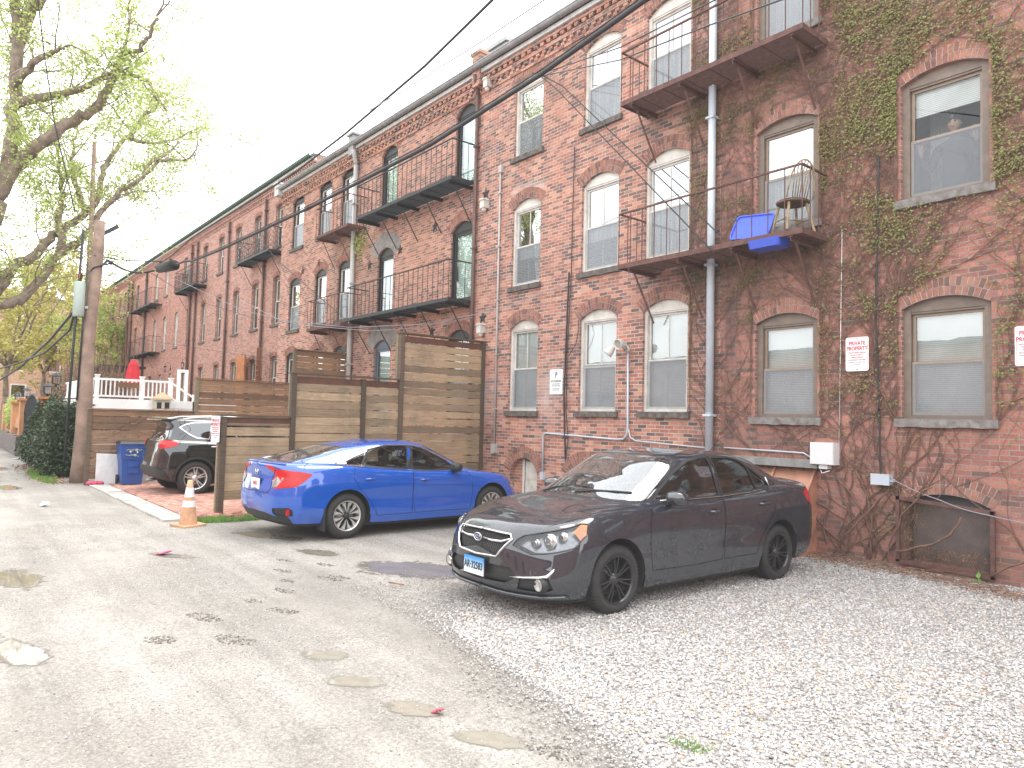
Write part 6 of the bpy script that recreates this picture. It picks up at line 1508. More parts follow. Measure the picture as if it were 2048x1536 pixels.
# litter
lt=simple('paper',(.75,.75,.78),.6)
def lit(label,x,y,sx,sy,sz,rz,mat=lt,name='litter'):
    mb=MB(); 
    for k in range(3):
        M4=Matrix.Translation((x+.02*k,y+.01*k,sz/2+.004+.01*k))@Euler((random.uniform(-.3,.3),random.uniform(-.3,.3),rz+k*.4)).to_matrix().to_4x4(); mb.obox(M4,sx*(1-.2*k),sy,sz,0)
    tag(mb.build(name,mat),label,'litter')
p=onZ(88,1012); lit('crushed white paper cup lying in the lane left of the brick pad',p[0],p[1],.16,.08,.06,.4)
p=onZ(40,918); lit('white paper strip lying far down the lane by the iron gate',p[0],p[1],.9,.12,.01,.1)
p=onZ(325,1108); lit('pink rag in a puddle on the lane',p[0],p[1],.22,.08,.012,.6,simple('pink_cloth',(.55,.16,.28),.7))
p=onZ(870,1425); lit('tiny red leaf scrap beside the third lane puddle',p[0],p[1],.04,.03,.006,.6,simple('red_leaf',(.45,.08,.12),.7))
p=onZ(790,1173); mb=MB(); mb.bar((p[0]-.09,p[1]-.02,.03),(p[0]+.09,p[1]+.05,.03),.02,.012); tag(mb.build('stick',M['twig']),'short brown stick on the gravel edge in front of the dark grey car','stick')

# ------------------------------------------------------------------ utility pole and the riser pole behind it
up_=thing('utility_pole','leaning wooden utility pole with a grey equipment can and splice cables','utility pole')
base=Vector((-20.25,2.93,-.1)); top=Vector((-20.23,3.08,6.50))
mb=MB(); pts=[base+(top-base)*k/10+Vector((0,.03*math.sin(k*.9),0)) for k in range(11)]; mb.tube(pts,[.195-.075*k/10 for k in range(11)],16); mb.build('shaft',M['pole_wood'],up_)
mb=MB(); mb.tube([(-20.20,2.62,.5),(-20.18,2.66,3),(-20.15,2.74,6.2)],.03,6); mb.tube([(-20.15,2.80,2.0),(-20.12,2.86,5.4)],.02,6); mb.build('riser_pipe',M['iron_black'],up_)
c0=onX(160,592,-20.2); mb=MB(); mb.lathe([(0,.0),(.11,0),(.125,.03),(.125,.83),(.11,.86),(0,.87)],'z',(-20.15,c0[1]-.02,c0[2]-.52),14); mb.box(-20.27,-20.13,c0[1]+.05,c0[1]+.25,c0[2]-.3,c0[2]-.24); mb.build('equipment_can',simple('pale_green_metal',(.36,.42,.38),.5,var=.08),up_)
mb=MB(); mb.tube([(-20.2,2.95,5.2),(-20.1,3.0,5.3),(-20.05,3.35,5.45)],.02,5); mb.lathe([(0,0),(.05,0),(.05,.08),(0,.1)],'z',(-20.05,3.35,5.42),8); mb.bar((-20.23,3.05,6.1),(-20.23,3.5,6.45),.09,.09); mb.build('cable_bracket',M['iron_black'],up_)
mb=MB(); mb.box(-20.32,-20.12,2.70,2.72,5.0,5.1); mb.build('tape',M['red_lens'],up_)
rp=MB(); a=onX(176,600,-22.5); b=onX(189,285,-22.5); rp.tube([(-22.5,a[1]-.1,-.1),(-22.5,a[1],a[2]),(-22.5,b[1],b[2])],[.09,.07,.05],8); tag(rp.build('riser_pole',M['pole_wood']),'thin taller brown pole standing just behind the utility pole','pole')

# ------------------------------------------------------------------ cables
def cable(label,pts,r,sag=0,mat='cable',n=24,name='cable',group=None):
    P=[]
    for a,b in zip(pts[:-1],pts[1:]):
        a=Vector(a);b=Vector(b)
        for k in range(n+1):
            t=k/n; q=a.lerp(b,t); q.z-=4*sag*t*(1-t); P.append(q)
    mb=MB(); mb.tube(P,r,5); return tag(mb.build(name,M[mat]),label,'cable',group)
# thick trunk cable over the lane edge (plane about y=5)
ya=5.0
TC=[onY(x,y,yy) for x,y,yy in ((2000,-460,5.0),(1290,0,5.0),(1080,150,5.0),(860,290,5.0),(620,415,5.05),(440,500,5.1),(385,522,5.15))]
tp=[Vector(p) for p in TC]
A_=Vector(onY(385,522,5.15)); B_=Vector(onY(330,540,5.2))
cable('thick black trunk cable crossing the whole brick facade diagonally',[tuple(p) for p in tp],.028)
cable('thin support wire lashed just above the trunk cable',[tuple(p+Vector((0,0,.05))) for p in tp],.008)
sp=thing('cable_splice_case','black cylindrical splice case hanging on the trunk cable','splice case')
mb=MB(); s0=Vector(onY(318,537,5.25)); s1=Vector(onY(350,530,5.22)); mb.tube([s0,s0.lerp(s1,.04),s0.lerp(s1,.3),s0.lerp(s1,.31),s0.lerp(s1,.96),s1],[.11,.14,.14,.15,.15,.11],18); mb.build('case',M['fab_black'],sp)
mb=MB(); 
for k in (.1,.75): q=s0.lerp(s1,k); mb.lathe([(0,.14),(.04,.14),(.04,.20),(0,.22)],'z',tuple(q),8)
mb.build('hanger',M['iron_black'],sp)
cable('black cable from the splice case to the utility pole',[tuple(s0),onY(270,545,4.6),onY(215,520,3.3),(-20.1,3.1,5.35)],.03,.05)
cable('black cable joining the splice case to the trunk cable',[tuple(s1),onY(370,522,5.18),tuple(tp[-1])],.03,.0)
cable('upper bundled cable sagging along the roofline to the pole',[onY(1500,-640,4.0),onY(985,0,4.2),onY(850,132,4.3),onY(690,268,4.4),onY(590,345,4.5),onY(440,440,4.7),onY(385,475,4.8),onY(345,510,4.85),onY(325,523,4.9),onY(240,520,3.9),(-20.1,3.0,5.6)],.016,.0,'cable')
cable('thin high wire above the roofs at the top of the view',[onY(1700,-420,3.6),onY(1088,0,3.6),onY(960,85,3.7),onY(800,185,3.8),onY(400,420,4.2),(-20.2,3.0,6.0)],.006,0,'cable_gray')
ins=(-10.92,9.6,8.98)
mb=MB(); mb.lathe([(0,0),(.03,0),(.04,.03),(.02,.05),(.04,.08),(.0,.1)],'y',(ins[0],9.5,ins[2]),10); mb.bar((ins[0],9.5,ins[2]),(ins[0],9.65,ins[2]),.02,.02); tag(mb.build('insulator',M['cement']),'small insulator bolted beside the top left window holding four wires','insulator')
cable('drop wire from the insulator to the top edge of the view, upper one',[(ins[0],9.5,ins[2]),onY(1240,95,8.5),onY(1440,-5,7.5),onY(1900,-260,6)],.010)
cable('drop wire from the insulator to the top edge of the view, lower one',[(ins[0],9.5,ins[2]-.05),onY(1240,120,8.2),onY(1420,50,7.2),onY(1590,-10,6.3),onY(2100,-230,5.5)],.010)
cable('twin drop wire slanting to the grey downspout, left strand',[(ins[0],9.5,ins[2]-.05),onY(1110,175,9.4),onY(1430,508,8.9)],.011)
cable('twin drop wire slanting to the grey downspout, right strand',[(ins[0]+.05,9.5,ins[2]-.05),onY(1125,172,9.4),onY(1440,470,8.9)],.011)
cable('black service wires hanging beside the left ground floor windows',[(-10.05,9.6,4.7),(-10.1,9.6,3.2),(-10.12,9.6,2.2),(-10.08,9.6,1.5),(-10.05,9.6,1.05)],.018)
cable('second black service wire strand on the brick beside the NO PARKING sign',[(-9.98,9.61,7.2),(-10.0,9.61,4.6),(-10.06,9.6,3.1),(-10.06,9.6,2.0),(-9.98,9.6,1.4),(-10.0,9.55,1.0)],.010)
cable('loose black wire looping off the service wires to the window frame',[(-9.76,9.6,3.72),(-9.72,9.56,3.5),(-9.8,9.58,3.25),(-10.02,9.6,3.05)],.008)
cable('wire running from the lane up to the brick wall under the second floor window',[onY(480,600,7.5),onY(560,640,8),onY(700,655,8.8),onY(860,648,9.3),onY(1000,618,9.5),onY(1135,568,9.58)],.009,.0,'cable_gray')
cable('second sagging grey wire above the fence tops',[onY(330,548,5.3),onY(480,618,7),onY(600,650,8.5),onY(740,662,9),onY(860,655,9.4),onY(945,635,9.5)],.009,.0,'cable_gray')
cable('wire from the ornate balcony down to the rusty lower balcony',[onY(503,462,10.1),onY(560,525,9.4),onY(640,595,9.1),onY(705,650,9.0)],.010)
cable('thin wire crossing the far pale facade above the umbrella',[onY(190,640,6),onY(290,680,8),onY(420,700,9.5),onY(560,720,9.5)],.008,.0,'cable')
cable('thin wire from the splice case across the pale facade',[onY(285,535,5),onY(390,600,8),onY(520,640,9.4)],.008)
cable('thick black cable drooping left from the pole toward the gate',[(-20.2,2.75,5.1),onX(150,620,-21.5),onX(100,680,-24),onX(40,735,-29),onX(0,760,-33)],.035)
cable('second drooping cable left of the pole over the ivy hedge',[(-20.2,2.75,4.7),onX(140,660,-21.5),onX(90,705,-24),onX(40,725,-28),onX(-10,740,-33)],.03)
cable('black wire running steeply up through the tree from the pole',[onX(150,425,-20.6),onX(110,250,-19),onX(90,120,-17),onX(40,-300,-12)],.012)
cable('grey conduit wire climbing the ivy wall to the junction box',[(-4.16,9.62,5.4),(-4.2,9.61,3.2),(-4.16,9.61,2.0),(-4.14,9.6,1.18)],.012)
cable('sagging wire strung over the basement grate',[(-4.0,9.55,1.14),(-3.4,9.5,.92),(-2.9,9.5,.80),(-2.2,9.5,.75)],.006,.02,'cable_gray')

# ------------------------------------------------------------------ deck with white railing, umbrella, lamps (behind the left fence)
dk=thing('deck','raised white railed deck beyond the dark fence','deck')
wp=M['white_rail']
mb=MB(); mb.box(-27,-22.0,3.4,7.2,2.02,2.10); mb.box(-22.02,-21.9,3.4,7.2,1.75,2.1); mb.box(-27,-22,3.38,3.4,1.75,2.1); mb.build('floor',wp,dk)
mb=MB(); 
for y in (3.5,4.6,5.35): mb.box(-22.0,-21.9,y-.05,y+.05,2.1,2.72); mb.box(-22.02,-21.88,y-.065,y+.065,2.72,2.75)
mb.box(-21.98,-21.92,3.5,5.35,2.60,2.66); mb.box(-21.98,-21.92,3.5,5.35,2.15,2.20)
y=3.6
while y<5.3: mb.box(-21.965,-21.935,y,y+.03,2.20,2.60); y+=.105
mb.box(-27,-21.98,3.42,3.48,2.60,2.66); mb.box(-27,-21.98,3.42,3.48,2.15,2.2); x=-26.9
while x<-22.1: mb.box(x,x+.03,3.44,3.46,2.2,2.6); x+=.12
mb.bar((-21.95,5.35,2.62),(-21.95,6.0,2.20),.06,.05); mb.box(-22,-21.9,5.95,6.05,1.2,2.3); mb.bar((-21.95,5.35,2.2),(-21.95,6.0,1.78),.05,.04)
mb.build('railing',wp,dk)
mb=MB(); mb.box(-21.90,-21.80,4.0,4.5,2.42,2.56,0); mb.build('planter',simple('planter_brown',(.20,.10,.05),.8),dk)
cup=thing('birdhouse','white birdhouse with a tan pyramid roof on the deck stairs','birdhouse',(-21.6,5.05,1.8))
mb=MB(); mb.box(-.16,.16,-.19,.19,0,.30); mb.box(-.22,.22,-.24,.24,.30,.34); mb.box(-.18,.18,-.2,.2,-.2,0); mb.build('body',simple('cream_paint',(.65,.60,.50),.6),cup)
mb=MB(); frus(mb,-.23,.23,-.25,.25,.34,-.02,.02,-.02,.02,.52); mb.build('roof',simple('tan_roof',(.50,.33,.20),.7),cup)
mb=MB(); 
for y in (-.1,.1): mb.box(.161,.168,y-.06,y+.06,.06,.24)
mb.build('window',M['plastic_dark'],cup)
um=thing('parasol','closed red parasol standing on the white railed deck','umbrella',(-25.2,5.0,2.1))
mb=MB(); mb.tube([(0,0,0),(0,0,1.45)],.02,6); mb.build('pole',M['plastic_dark'],um)
mb=MB(); vs=[];n=14
for (r,z) in ((.20,.46),(.19,.6),(.17,.9),(.12,1.18),(.05,1.30),(.0,1.36)):
    for k in range(n): q=r*(1+.22*(k%2)); t=2*math.pi*k/n; vs.append((q*math.cos(t),q*math.sin(t),z))
mb.add(vs,[(i*n+k,i*n+(k+1)%n,(i+1)*n+(k+1)%n,(i+1)*n+k) for i in range(5) for k in range(n)],0,.5); mb.build('canopy',simple('red_canvas',(.50,.02,.035),.7,var=.15),um)
def wall_lantern(label,x,y,z):
    l=thing('wall_lantern',label,'lantern',(x,y,z),0)
    mb=MB(); mb.tube([(0,.25,-.1),(0,.25,.18),(0,.12,.28),(0,.0,.22),(0,0,.12)],.012,5); mb.box(-.05,.05,.24,.28,-.15,.0); mb.lathe([(0,.12),(.10,.04),(.0,.04)],'z',(0,0,0),8); mb.lathe([(0,-.26),(.04,-.24),(.05,-.2)],'z',(0,0,0),8); mb.build('frame',M['iron_black'],l)
    mb=MB(); mb.lathe([(.05,-.2),(.075,.04)],'z',(0,0,0),6); mb.build('glass',M['glass_lamp'],l)
p=onY(330,735,9.6); wall_lantern('black lantern on a curved arm, the left one of the two by the deck',*p)
p=onY(365,728,9.6); wall_lantern('black lantern on a curved arm, the right one beside the white door frame',*p)
mb=MB(); a=onX(365,745,-27); 
mb.box(-27.1,-27,a[1]-.15,a[1]-.05,0,a[2]); mb.box(-27.1,-27,a[1]+.1,a[1]+.2,0,a[2]); mb.box(-27.1,-27,a[1]-.15,a[1]+.2,a[2],a[2]+.1); tag(mb.build('arbor',wp),'tall narrow white door frame standing right of the deck','door frame')
mb=MB(); a=onX(445,700,-30); 
p=[onY(475,712,10.6),onY(485,765,10.6)]; mb.box(p[0][0]-.0,p[1][0]+.25,10.55,10.62,1.5,p[0][2]); tag(mb.build('trellis',simple('cedar',(.40,.16,.06),.8,var=.3)),'orange cedar trellis on the pale brick wall, left one','trellis')
p=[onY(518,700,10.6),onY(530,765,10.6)]; mb=MB(); 
for k in range(3): mb.box(p[0][0]+.17*k,p[0][0]+.17*k+.05,10.5,10.55,1.5,p[0][2]+.1)
for k in range(12): mb.box(p[0][0],p[0][0]+.39,10.46,10.49,1.6+.22*k,1.64+.22*k)
tag(mb.build('trellis',simple('rust_trellis',(.22,.09,.05),.8,var=.3)),'rust brown lattice trellis around the downspout of the pale building','trellis')
mb=MB(); a=onY(185,742,8.0); b=onY(222,742,8.0); mb.prism([(a[0]-1,a[2]),(b[0],a[2]),(b[0],a[2]+.12),(a[0]-1,a[2]+.12)],7.4,9.8,'y'); tag(mb.build('awning',M['plastic_dark']),'flat dark awning roof seen just right of the utility pole','awning')

# ------------------------------------------------------------------ stucco gateway beyond the pole
st_=simple('orange_stucco',(.50,.26,.13),.85,var=.15,scale=4,dirt=.3); stn=simple('field_stone',(.17,.15,.14),.95,var=.5,scale=6,bump=.8)
gwl=thing('garden_wall','orange stucco garden wall with stone foot around the iron gate','wall')
mb=MB(); 
for (x0,x1,zt) in ((-33.6,-33.1,2.1),(-37,-36.3,2.0),(-41.5,-40.8,2.0),(-28.3,-26.6,1.35)):
    mb.box(x0,x1,2.75,3.15,.75,zt)
mb.prism([(-28.3,1.35),(-27.0,1.35),(-27.0,2.1),(-27.3,2.1)],2.78,3.12,'y'); mb.prism([(-36.3,1.0),(-33.6,1.0),(-33.6,1.9),(-35.5,1.4)],2.85,3.05,'y'); mb.box(-40.8,-37,2.85,3.05,.7,1.5)
mb.build('stucco',st_,gwl)
mb=MB(); 
for (x0,x1) in ((-33.75,-32.95),(-37.1,-33.75),(-41.6,-37.1),(-28.5,-26.5)): mb.box(x0,x1,2.65,3.2,-.1,.75+random.uniform(-.05,.05))
mb.build('stone_base',stn,gwl)
mb=MB(); 
for (x0,x1,zt) in ((-33.7,-33.0,2.1),(-37.1,-36.2,2.0),(-27.5,-26.8,2.1)): mb.box(x0,x1,2.68,3.22,zt,zt+.08)
mb.build('coping',simple('terracotta',(.45,.20,.08),.8),gwl)
gt=thing('iron_gate','black arched iron gate between orange stucco pillars','gate')
mb=MB(); n=14; x0,x1=-33.0,-28.5
for k in range(n+1):
    x=x0+(x1-x0)*k/n; t=(k/n-.5)*2; z=1.55+.75*math.sqrt(max(0,1-t*t)); mb.box(x-.02,x+.02,2.88,2.92,.1,z)
mb.tube([(x0+(x1-x0)*(.5+.5*math.cos(a)),2.9,1.55+.75*math.sin(a)) for a in [math.pi*k/16 for k in range(17)]],.04,5); mb.box(x0,x1,2.89,2.91,.1,.8); mb.box(x0,x1,2.87,2.93,.8,.86); mb.box(x0,x1,2.93,2.94,.1,1.6)
mb.build('leaf',M['iron_black'],gt)
for i,(x,z,l) in enumerate(((-33.35,2.18,'left of the gate'),(-27.15,2.18,'right of the gate in the ivy'),(-25.3,2.45,'on top of the ivy hedge near the pole'),(-36.6,2.08,'farthest left'))):
    L=thing('post_lantern','dark square lantern on the garden wall, '+l,'lantern',(x,2.95,z))
    mb=MB(); mb.box(-.03,.03,-.03,.03,0,.08); mb.lathe([(.0,.46),(.02,.42),(.16,.34),(.17,.32),(0,.32)],'z',(0,0,0),4); mb.box(-.1,.1,-.1,.1,.08,.10); 
    for a in (-1,1):
        for b in (-1,1): mb.box(a*.09-.01,a*.09+.01,b*.09-.01,b*.09+.01,.1,.32)
    mb.build('frame',M['iron_black'],L); mb=MB(); mb.box(-.08,.08,-.08,.08,.1,.32); mb.build('glass',M['glass_lamp'],L)
# fence at the far end of the lane
ff=thing('board_fence','brown board fence at the far left edge of the lane','fence'); mb=MB()
for k in range(40): mb.box(-50+.2*k,-49.81+.2*k,3.0,3.03,0,1.7,0,random.random())
mb.build('boards',M['fence_dark'],ff)

# ------------------------------------------------------------------ chair and tub on the fire escape
zf=4.45
chr_=thing('wooden_chair','spindle backed wooden chair standing on the rusty second floor fire escape','chair',(-5.16,9.22,zf),R_(-118))
wd=simple('worn_wood',(.33,.25,.15),.7,var=.35,scale=14); wdd=simple('dark_seat_wood',(.13,.075,.05),.6,var=.3)
mb=MB(); vs=[]; n=20
for (s,z) in ((.93,.42),(1,.43),(1,.455),(.95,.465)):
    for k in range(n): t=2*math.pi*k/n; vs.append((.225*s*math.cos(t),.21*s*math.sin(t)*(1.0 if math.sin(t)<0 else 1.05),z))
mb.add(vs,[(i*n+k,i*n+(k+1)%n,(i+1)*n+(k+1)%n,(i+1)*n+k) for i in range(3) for k in range(n)]+[tuple(range(n))[::-1],tuple(3*n+k for k in range(n))],0,.5); mb.build('seat',wdd,chr_)
for sx in (-1,1):
    for sy in (-1,1):
        p0=Vector((sx*.13,sy*.12,.43)); p1=Vector((sx*.21,sy*.20,0)); mb=MB(); n=15; pts=[p0.lerp(p1,k/n) for k in range(n+1)]
        mb.tube(pts,[.013+.009*abs(math.sin(k*1.3)) for k in range(n+1)],8); mb.build('leg',wd,chr_)
mb=MB(); mb.tube([(-.17,-.16,.2),(-.17,.16,.2)],.010,6); mb.tube([(.17,-.16,.2),(.17,.16,.2)],.010,6); mb.tube([(-.17,0,.2),(.17,0,.2)],.010,6); mb.build('stretcher',wd,chr_)
mb=MB(); 
arcp=[]
for k in range(17):
    a=math.pi*k/16; arcp.append((.20*math.cos(a),.17+.13*math.sin(a)**.8 if math.sin(a)>0 else .17,.46+.50*math.sin(a)**.75 if math.sin(a)>0 else .46))
mb.tube(arcp,.012,7)
for k in range(7):
    x=-.14+.28*k/6; zt=.46+.50*max(0,1-(x/.20)**2)**.375; yt=.17+.13*max(0,1-(x/.2)**2)**.4; mb.tube([(x*.75,.16,.46),(x,yt,zt)],.0075,6)
mb.build('backrest',wd,chr_)
tb=thing('plastic_tub','blue plastic tub lid leaning inside the fire escape railing below the chair','tub')
mb=MB()
def rr_poly(w,h,r,n=5):
    o=[]
    for cx,cz,a0 in ((w/2-r,h/2-r,0),(-w/2+r,h/2-r,90),(-w/2+r,-h/2+r,180),(w/2-r,-h/2+r,270)):
        for k in range(n): a=R_(a0+90*k/(n-1)); o.append((cx+r*math.cos(a),cz+r*math.sin(a)))
    return o
P=rr_poly(.62,.42,.07); n=len(P)
vs=[(a,0,b) for a,b in P]+[(a,-.03,b) for a,b in P]+[(a*.94,-.03,b*.92) for a,b in P]+[(a*.94,-.012,b*.92) for a,b in P]
mb.add(vs,[(i*n+k,i*n+(k+1)%n,(i+1)*n+(k+1)%n,(i+1)*n+k) for i in range(3) for k in range(n)]+[tuple(3*n+k for k in range(n)),tuple(range(n))],0,.5)
o=mb.build('lid',simple('bright_blue_plastic',(.06,.12,.68),.35,var=.06),tb,recalc=True); o.matrix_local=Matrix.Translation((-5.72,9.12,4.64))@Euler((R_(-24),R_(6),R_(2))).to_matrix().to_4x4()
mb=MB(); P2=rr_poly(.52,.34,.06); vs=[(a,b,0) for a,b in P2]+[(a*.9,b*.88,-.12) for a,b in P2]; n=len(P2)
mb.add(vs,[(k,(k+1)%n,n+(k+1)%n,n+k) for k in range(n)]+[tuple(n+k for k in range(n))],0,.5); o=mb.build('tub_body',simple('bright_blue_plastic2',(.05,.10,.55),.35,var=.06),tb,recalc=True); o.matrix_local=Matrix.Translation((-5.45,9.10,4.395))@Euler((0,R_(0),0)).to_matrix().to_4x4()

# ------------------------------------------------------------------ person behind the top right window
pr=thing('person','person in dark clothes and knit cap pressing both raised hands to the window glass','person',(-3.40,10.06,4.11))
skin=simple('skin',(.72,.46,.36),.5,var=.08); cloth=simple('dark_sweater',(.075,.075,.09),.9,var=.2); cap=simple('knit_cap',(.05,.05,.055),.9)
def skinned(name,verts,edges,radii,mat,parent,root=0,lv=2):
    me=bpy.data.meshes.new(name); me.from_pydata([Vector(v) for v in verts],edges,[]); o=bpy.data.objects.new(name,me); COL.objects.link(o)
    md=o.modifiers.new('s','SKIN'); sk=me.skin_vertices[0].data
    for i,r in enumerate(radii): sk[i].radius=(r,r) if not isinstance(r,tuple) else r; sk[i].use_root=(i==root)
    sb=o.modifiers.new('u','SUBSURF'); sb.levels=lv; sb.render_levels=lv
    dg=bpy.context.evaluated_depsgraph_get(); m2=bpy.data.meshes.new_from_object(o.evaluated_get(dg)); bpy.data.objects.remove(o); m2.materials.clear(); m2.materials.append(mat); m2.name=name
    for p in m2.polygons: p.use_smooth=True
    o=bpy.data.objects.new(name,m2); COL.objects.link(o); o.parent=parent; return o
V=[(0,0,.55),(0,.0,.80),(0,-.0,1.05),(0,0,1.28),(0,0,1.40),(0,-.01,1.47),
   (-.10,0,1.36),(-.19,0,1.33),(-.27,-.06,1.03),(-.31,-.15,1.14),(-.32,-.19,1.20),
   (.10,0,1.36),(.19,0,1.33),(.26,-.06,1.05),(.30,-.14,1.18),(.31,-.19,1.25),(-.09,0,.45),(-.10,0,.05),(.09,0,.45),(.10,0,.05)]
Ed=[(0,1),(1,2),(2,3),(3,4),(4,5),(3,6),(6,7),(7,8),(8,9),(9,10),(3,11),(11,12),(12,13),(13,14),(14,15),(0,16),(16,17),(0,18),(18,19)]
Rd=[.15,.14,(.17,.12),(.16,.12),.062,.055,.08,.07,.052,.04,.03,.08,.07,.052,.04,.03,.085,.06,.085,.06]
skinned('body',V,Ed,Rd,cloth,pr)
hv=MB(); n=20; rings=[]
for i in range(13):
    ph=-math.pi/2+math.pi*i/12
    for k in range(n):
        t=2*math.pi*k/n; x=.076*math.cos(ph)*math.cos(t); y=.094*math.cos(ph)*math.sin(t); z=.115*math.sin(ph)
        if z<-.02: x*=1-.35*(-z-.02)/.1; y*=1-.15*(-z-.02)/.1
        if y<-.05 and abs(x)<.012 and -.035<z<.02: y-=.022
        if y<-.05 and abs(abs(x)-.03)<.014 and .0<z<.03: y+=.012
        rings.append((x,y,z+1.60))
hv.add(rings,[(i*n+k,i*n+(k+1)%n,(i+1)*n+(k+1)%n,(i+1)*n+k) for i in range(12) for k in range(n)],0,.5,True)
hv.lathe([(0,0),(.006,.004),(.004,.012)],'y',(0,-.118,1.588),8); 
for s in(-1,1): hv.lathe([(.0,-.01),(.016,0),(.010,.012)],'x',(s*.076,.0,1.60),8)
hv.build('head',skin,pr)
hv=MB()
for s in (-1,1): hv.lathe([(.0,-.004),(.011,0),(.012,.006)],'y',(s*.03,-.085,1.617),8)
hv.build('eyes',M['plastic_dark'],pr)
hv=MB(); hv.tube([(-.022,-.088,1.553),(0,-.093,1.55),(.022,-.088,1.553)],.004,5); hv.build('mouth',simple('lips',(.35,.12,.10),.5),pr)
hv=MB(); hv.lathe([(.088,.0),(.092,.03),(.085,.07),(.055,.105),(0,.12)],'z',(0,.006,1.635),20); hv.build('knit_cap',cap,pr)
hv=MB(); hv.lathe([(0,0),(.022,0),(.026,-.02),(0,-.03)],'y',(0,-.085,1.68),10); hv.build('head_lamp',M['silver'],pr)
for s,p0 in ((-1,Vector((-.32,-.20,1.21))),(1,Vector((.31,-.20,1.26)))):
    vs=[tuple(p0+Vector((0,.0,-.02))),tuple(p0+Vector((0,-.03,.04))),tuple(p0+Vector((0,-.04,.08)))]; ed=[(0,1),(1,2)]; rd=[.026,(.038,.016),(.036,.014)]
    for q,(dx,l) in enumerate(((-.030,.062),(-.010,.075),(.011,.07),(.031,.055))):
        b=len(vs); vs+=[tuple(p0+Vector((dx,-.045,.105))),tuple(p0+Vector((dx*1.25,-.058,.105+l*.5))),tuple(p0+Vector((dx*1.4,-.06,.105+l)))]; ed+=[(2,b),(b,b+1),(b+1,b+2)]; rd+=[.010,.009,.007]
    b=len(vs); vs+=[tuple(p0+Vector((-s*.042,-.04,.055))),tuple(p0+Vector((-s*.066,-.052,.085)))]; ed+=[(1,b),(b,b+1)]; rd+=[.011,.008]
    skinned('hand',vs,ed,rd,skin,pr,lv=1)
from mathutils import noise as mnoise
def fast_mesh(name,V,F,tint,mat,smooth=False,parent=None,nper=None):
    """V (n,3) ; F (m,k) constant k"""
    me=bpy.data.meshes.new(name); m,k=F.shape
    me.vertices.add(len(V)); me.vertices.foreach_set('co',V.astype(np.float32).ravel())
    me.loops.add(m*k); me.loops.foreach_set('vertex_index',F.astype(np.int32).ravel())
    me.polygons.add(m); me.polygons.foreach_set('loop_start',np.arange(0,m*k,k,dtype=np.int32)); me.polygons.foreach_set('use_smooth',np.full(m,smooth))
    a=me.attributes.new('tint','FLOAT','FACE'); a.data.foreach_set('value',tint.astype(np.float32))
    me.materials.append(mat); me.update(calc_edges=True); me.validate()
    o=bpy.data.objects.new(name,me); COL.objects.link(o); o.parent=parent; return o
def rotm(n,flat=None):
    a=rng.uniform(0,2*np.pi,n); b=rng.normal(0,flat if flat is not None else 3,n); c=rng.normal(0,flat if flat is not None else 3,n)
    ca,sa,cb,sb,cc,sc=np.cos(a),np.sin(a),np.cos(b),np.sin(b),np.cos(c),np.sin(c)
    Rz=np.zeros((n,3,3));Rz[:,0,0]=ca;Rz[:,0,1]=-sa;Rz[:,1,0]=sa;Rz[:,1,1]=ca;Rz[:,2,2]=1
    Rx=np.zeros((n,3,3));Rx[:,0,0]=1;Rx[:,1,1]=cb;Rx[:,1,2]=-sb;Rx[:,2,1]=sb;Rx[:,2,2]=cb
    Ry=np.zeros((n,3,3));Ry[:,1,1]=1;Ry[:,0,0]=cc;Ry[:,0,2]=sc;Ry[:,2,0]=-sc;Ry[:,2,2]=cc
    return Rz@Rx@Ry
# ------------------------------------------------------------------ stones
_b=bmesh.new(); bmesh.ops.create_icosphere(_b,subdivisions=1,radius=1); icoV=np.array([v.co[:] for v in _b.verts]); icoF=np.array([[v.index for v in f.verts] for f in _b.faces]); _b.free()
def stones(name,xy,z,size,mat,tint,flat=.55):
    n=len(xy); S=size[:,None,None]*rng.uniform(.6,1.15,(n,1,3))*np.array([1,1,flat]); V=icoV[None]*(1+rng.uniform(-.18,.18,(n,len(icoV),1)))*S
    V=np.einsum('nij,nkj->nki',rotm(n,.35),V); V[:,:,0]+=xy[:,0:1]; V[:,:,1]+=xy[:,1:2]; V[:,:,2]+=(z+size*flat*.35)[:,None]
    F=(icoF[None]+(np.arange(n)*len(icoV))[:,None,None]).reshape(-1,3); return fast_mesh(name,V.reshape(-1,3),F,np.repeat(tint,len(icoF)),mat,True)
t=NT('gravel_stones'); c=t.ramp(t.attr(),[(0,(.12,.12,.14)),(.06,(.26,.25,.26)),(.2,(.33,.29,.26)),(.4,(.48,.46,.44)),(.7,(.62,.60,.59)),(.9,(.77,.76,.76)),(.96,(.55,.33,.24)),(1,(.62,.46,.30))])
c=t.mix(1,c,t.ramp(t.noise(90,3),[(.3,.8),(.7,1.12)]),'MULTIPLY'); t.base(c); t.set(Roughness=.6); M['stones']=t.m
pts=[]
def in_gravel(x,y,soft=.25):
    xl=np.array([gr_left(v) for v in y]); return x-xl
N=400000
X=rng.uniform(-7.2,2.2,N); Y=rng.uniform(.2,9.62,N); D=np.hypot(X,Y)
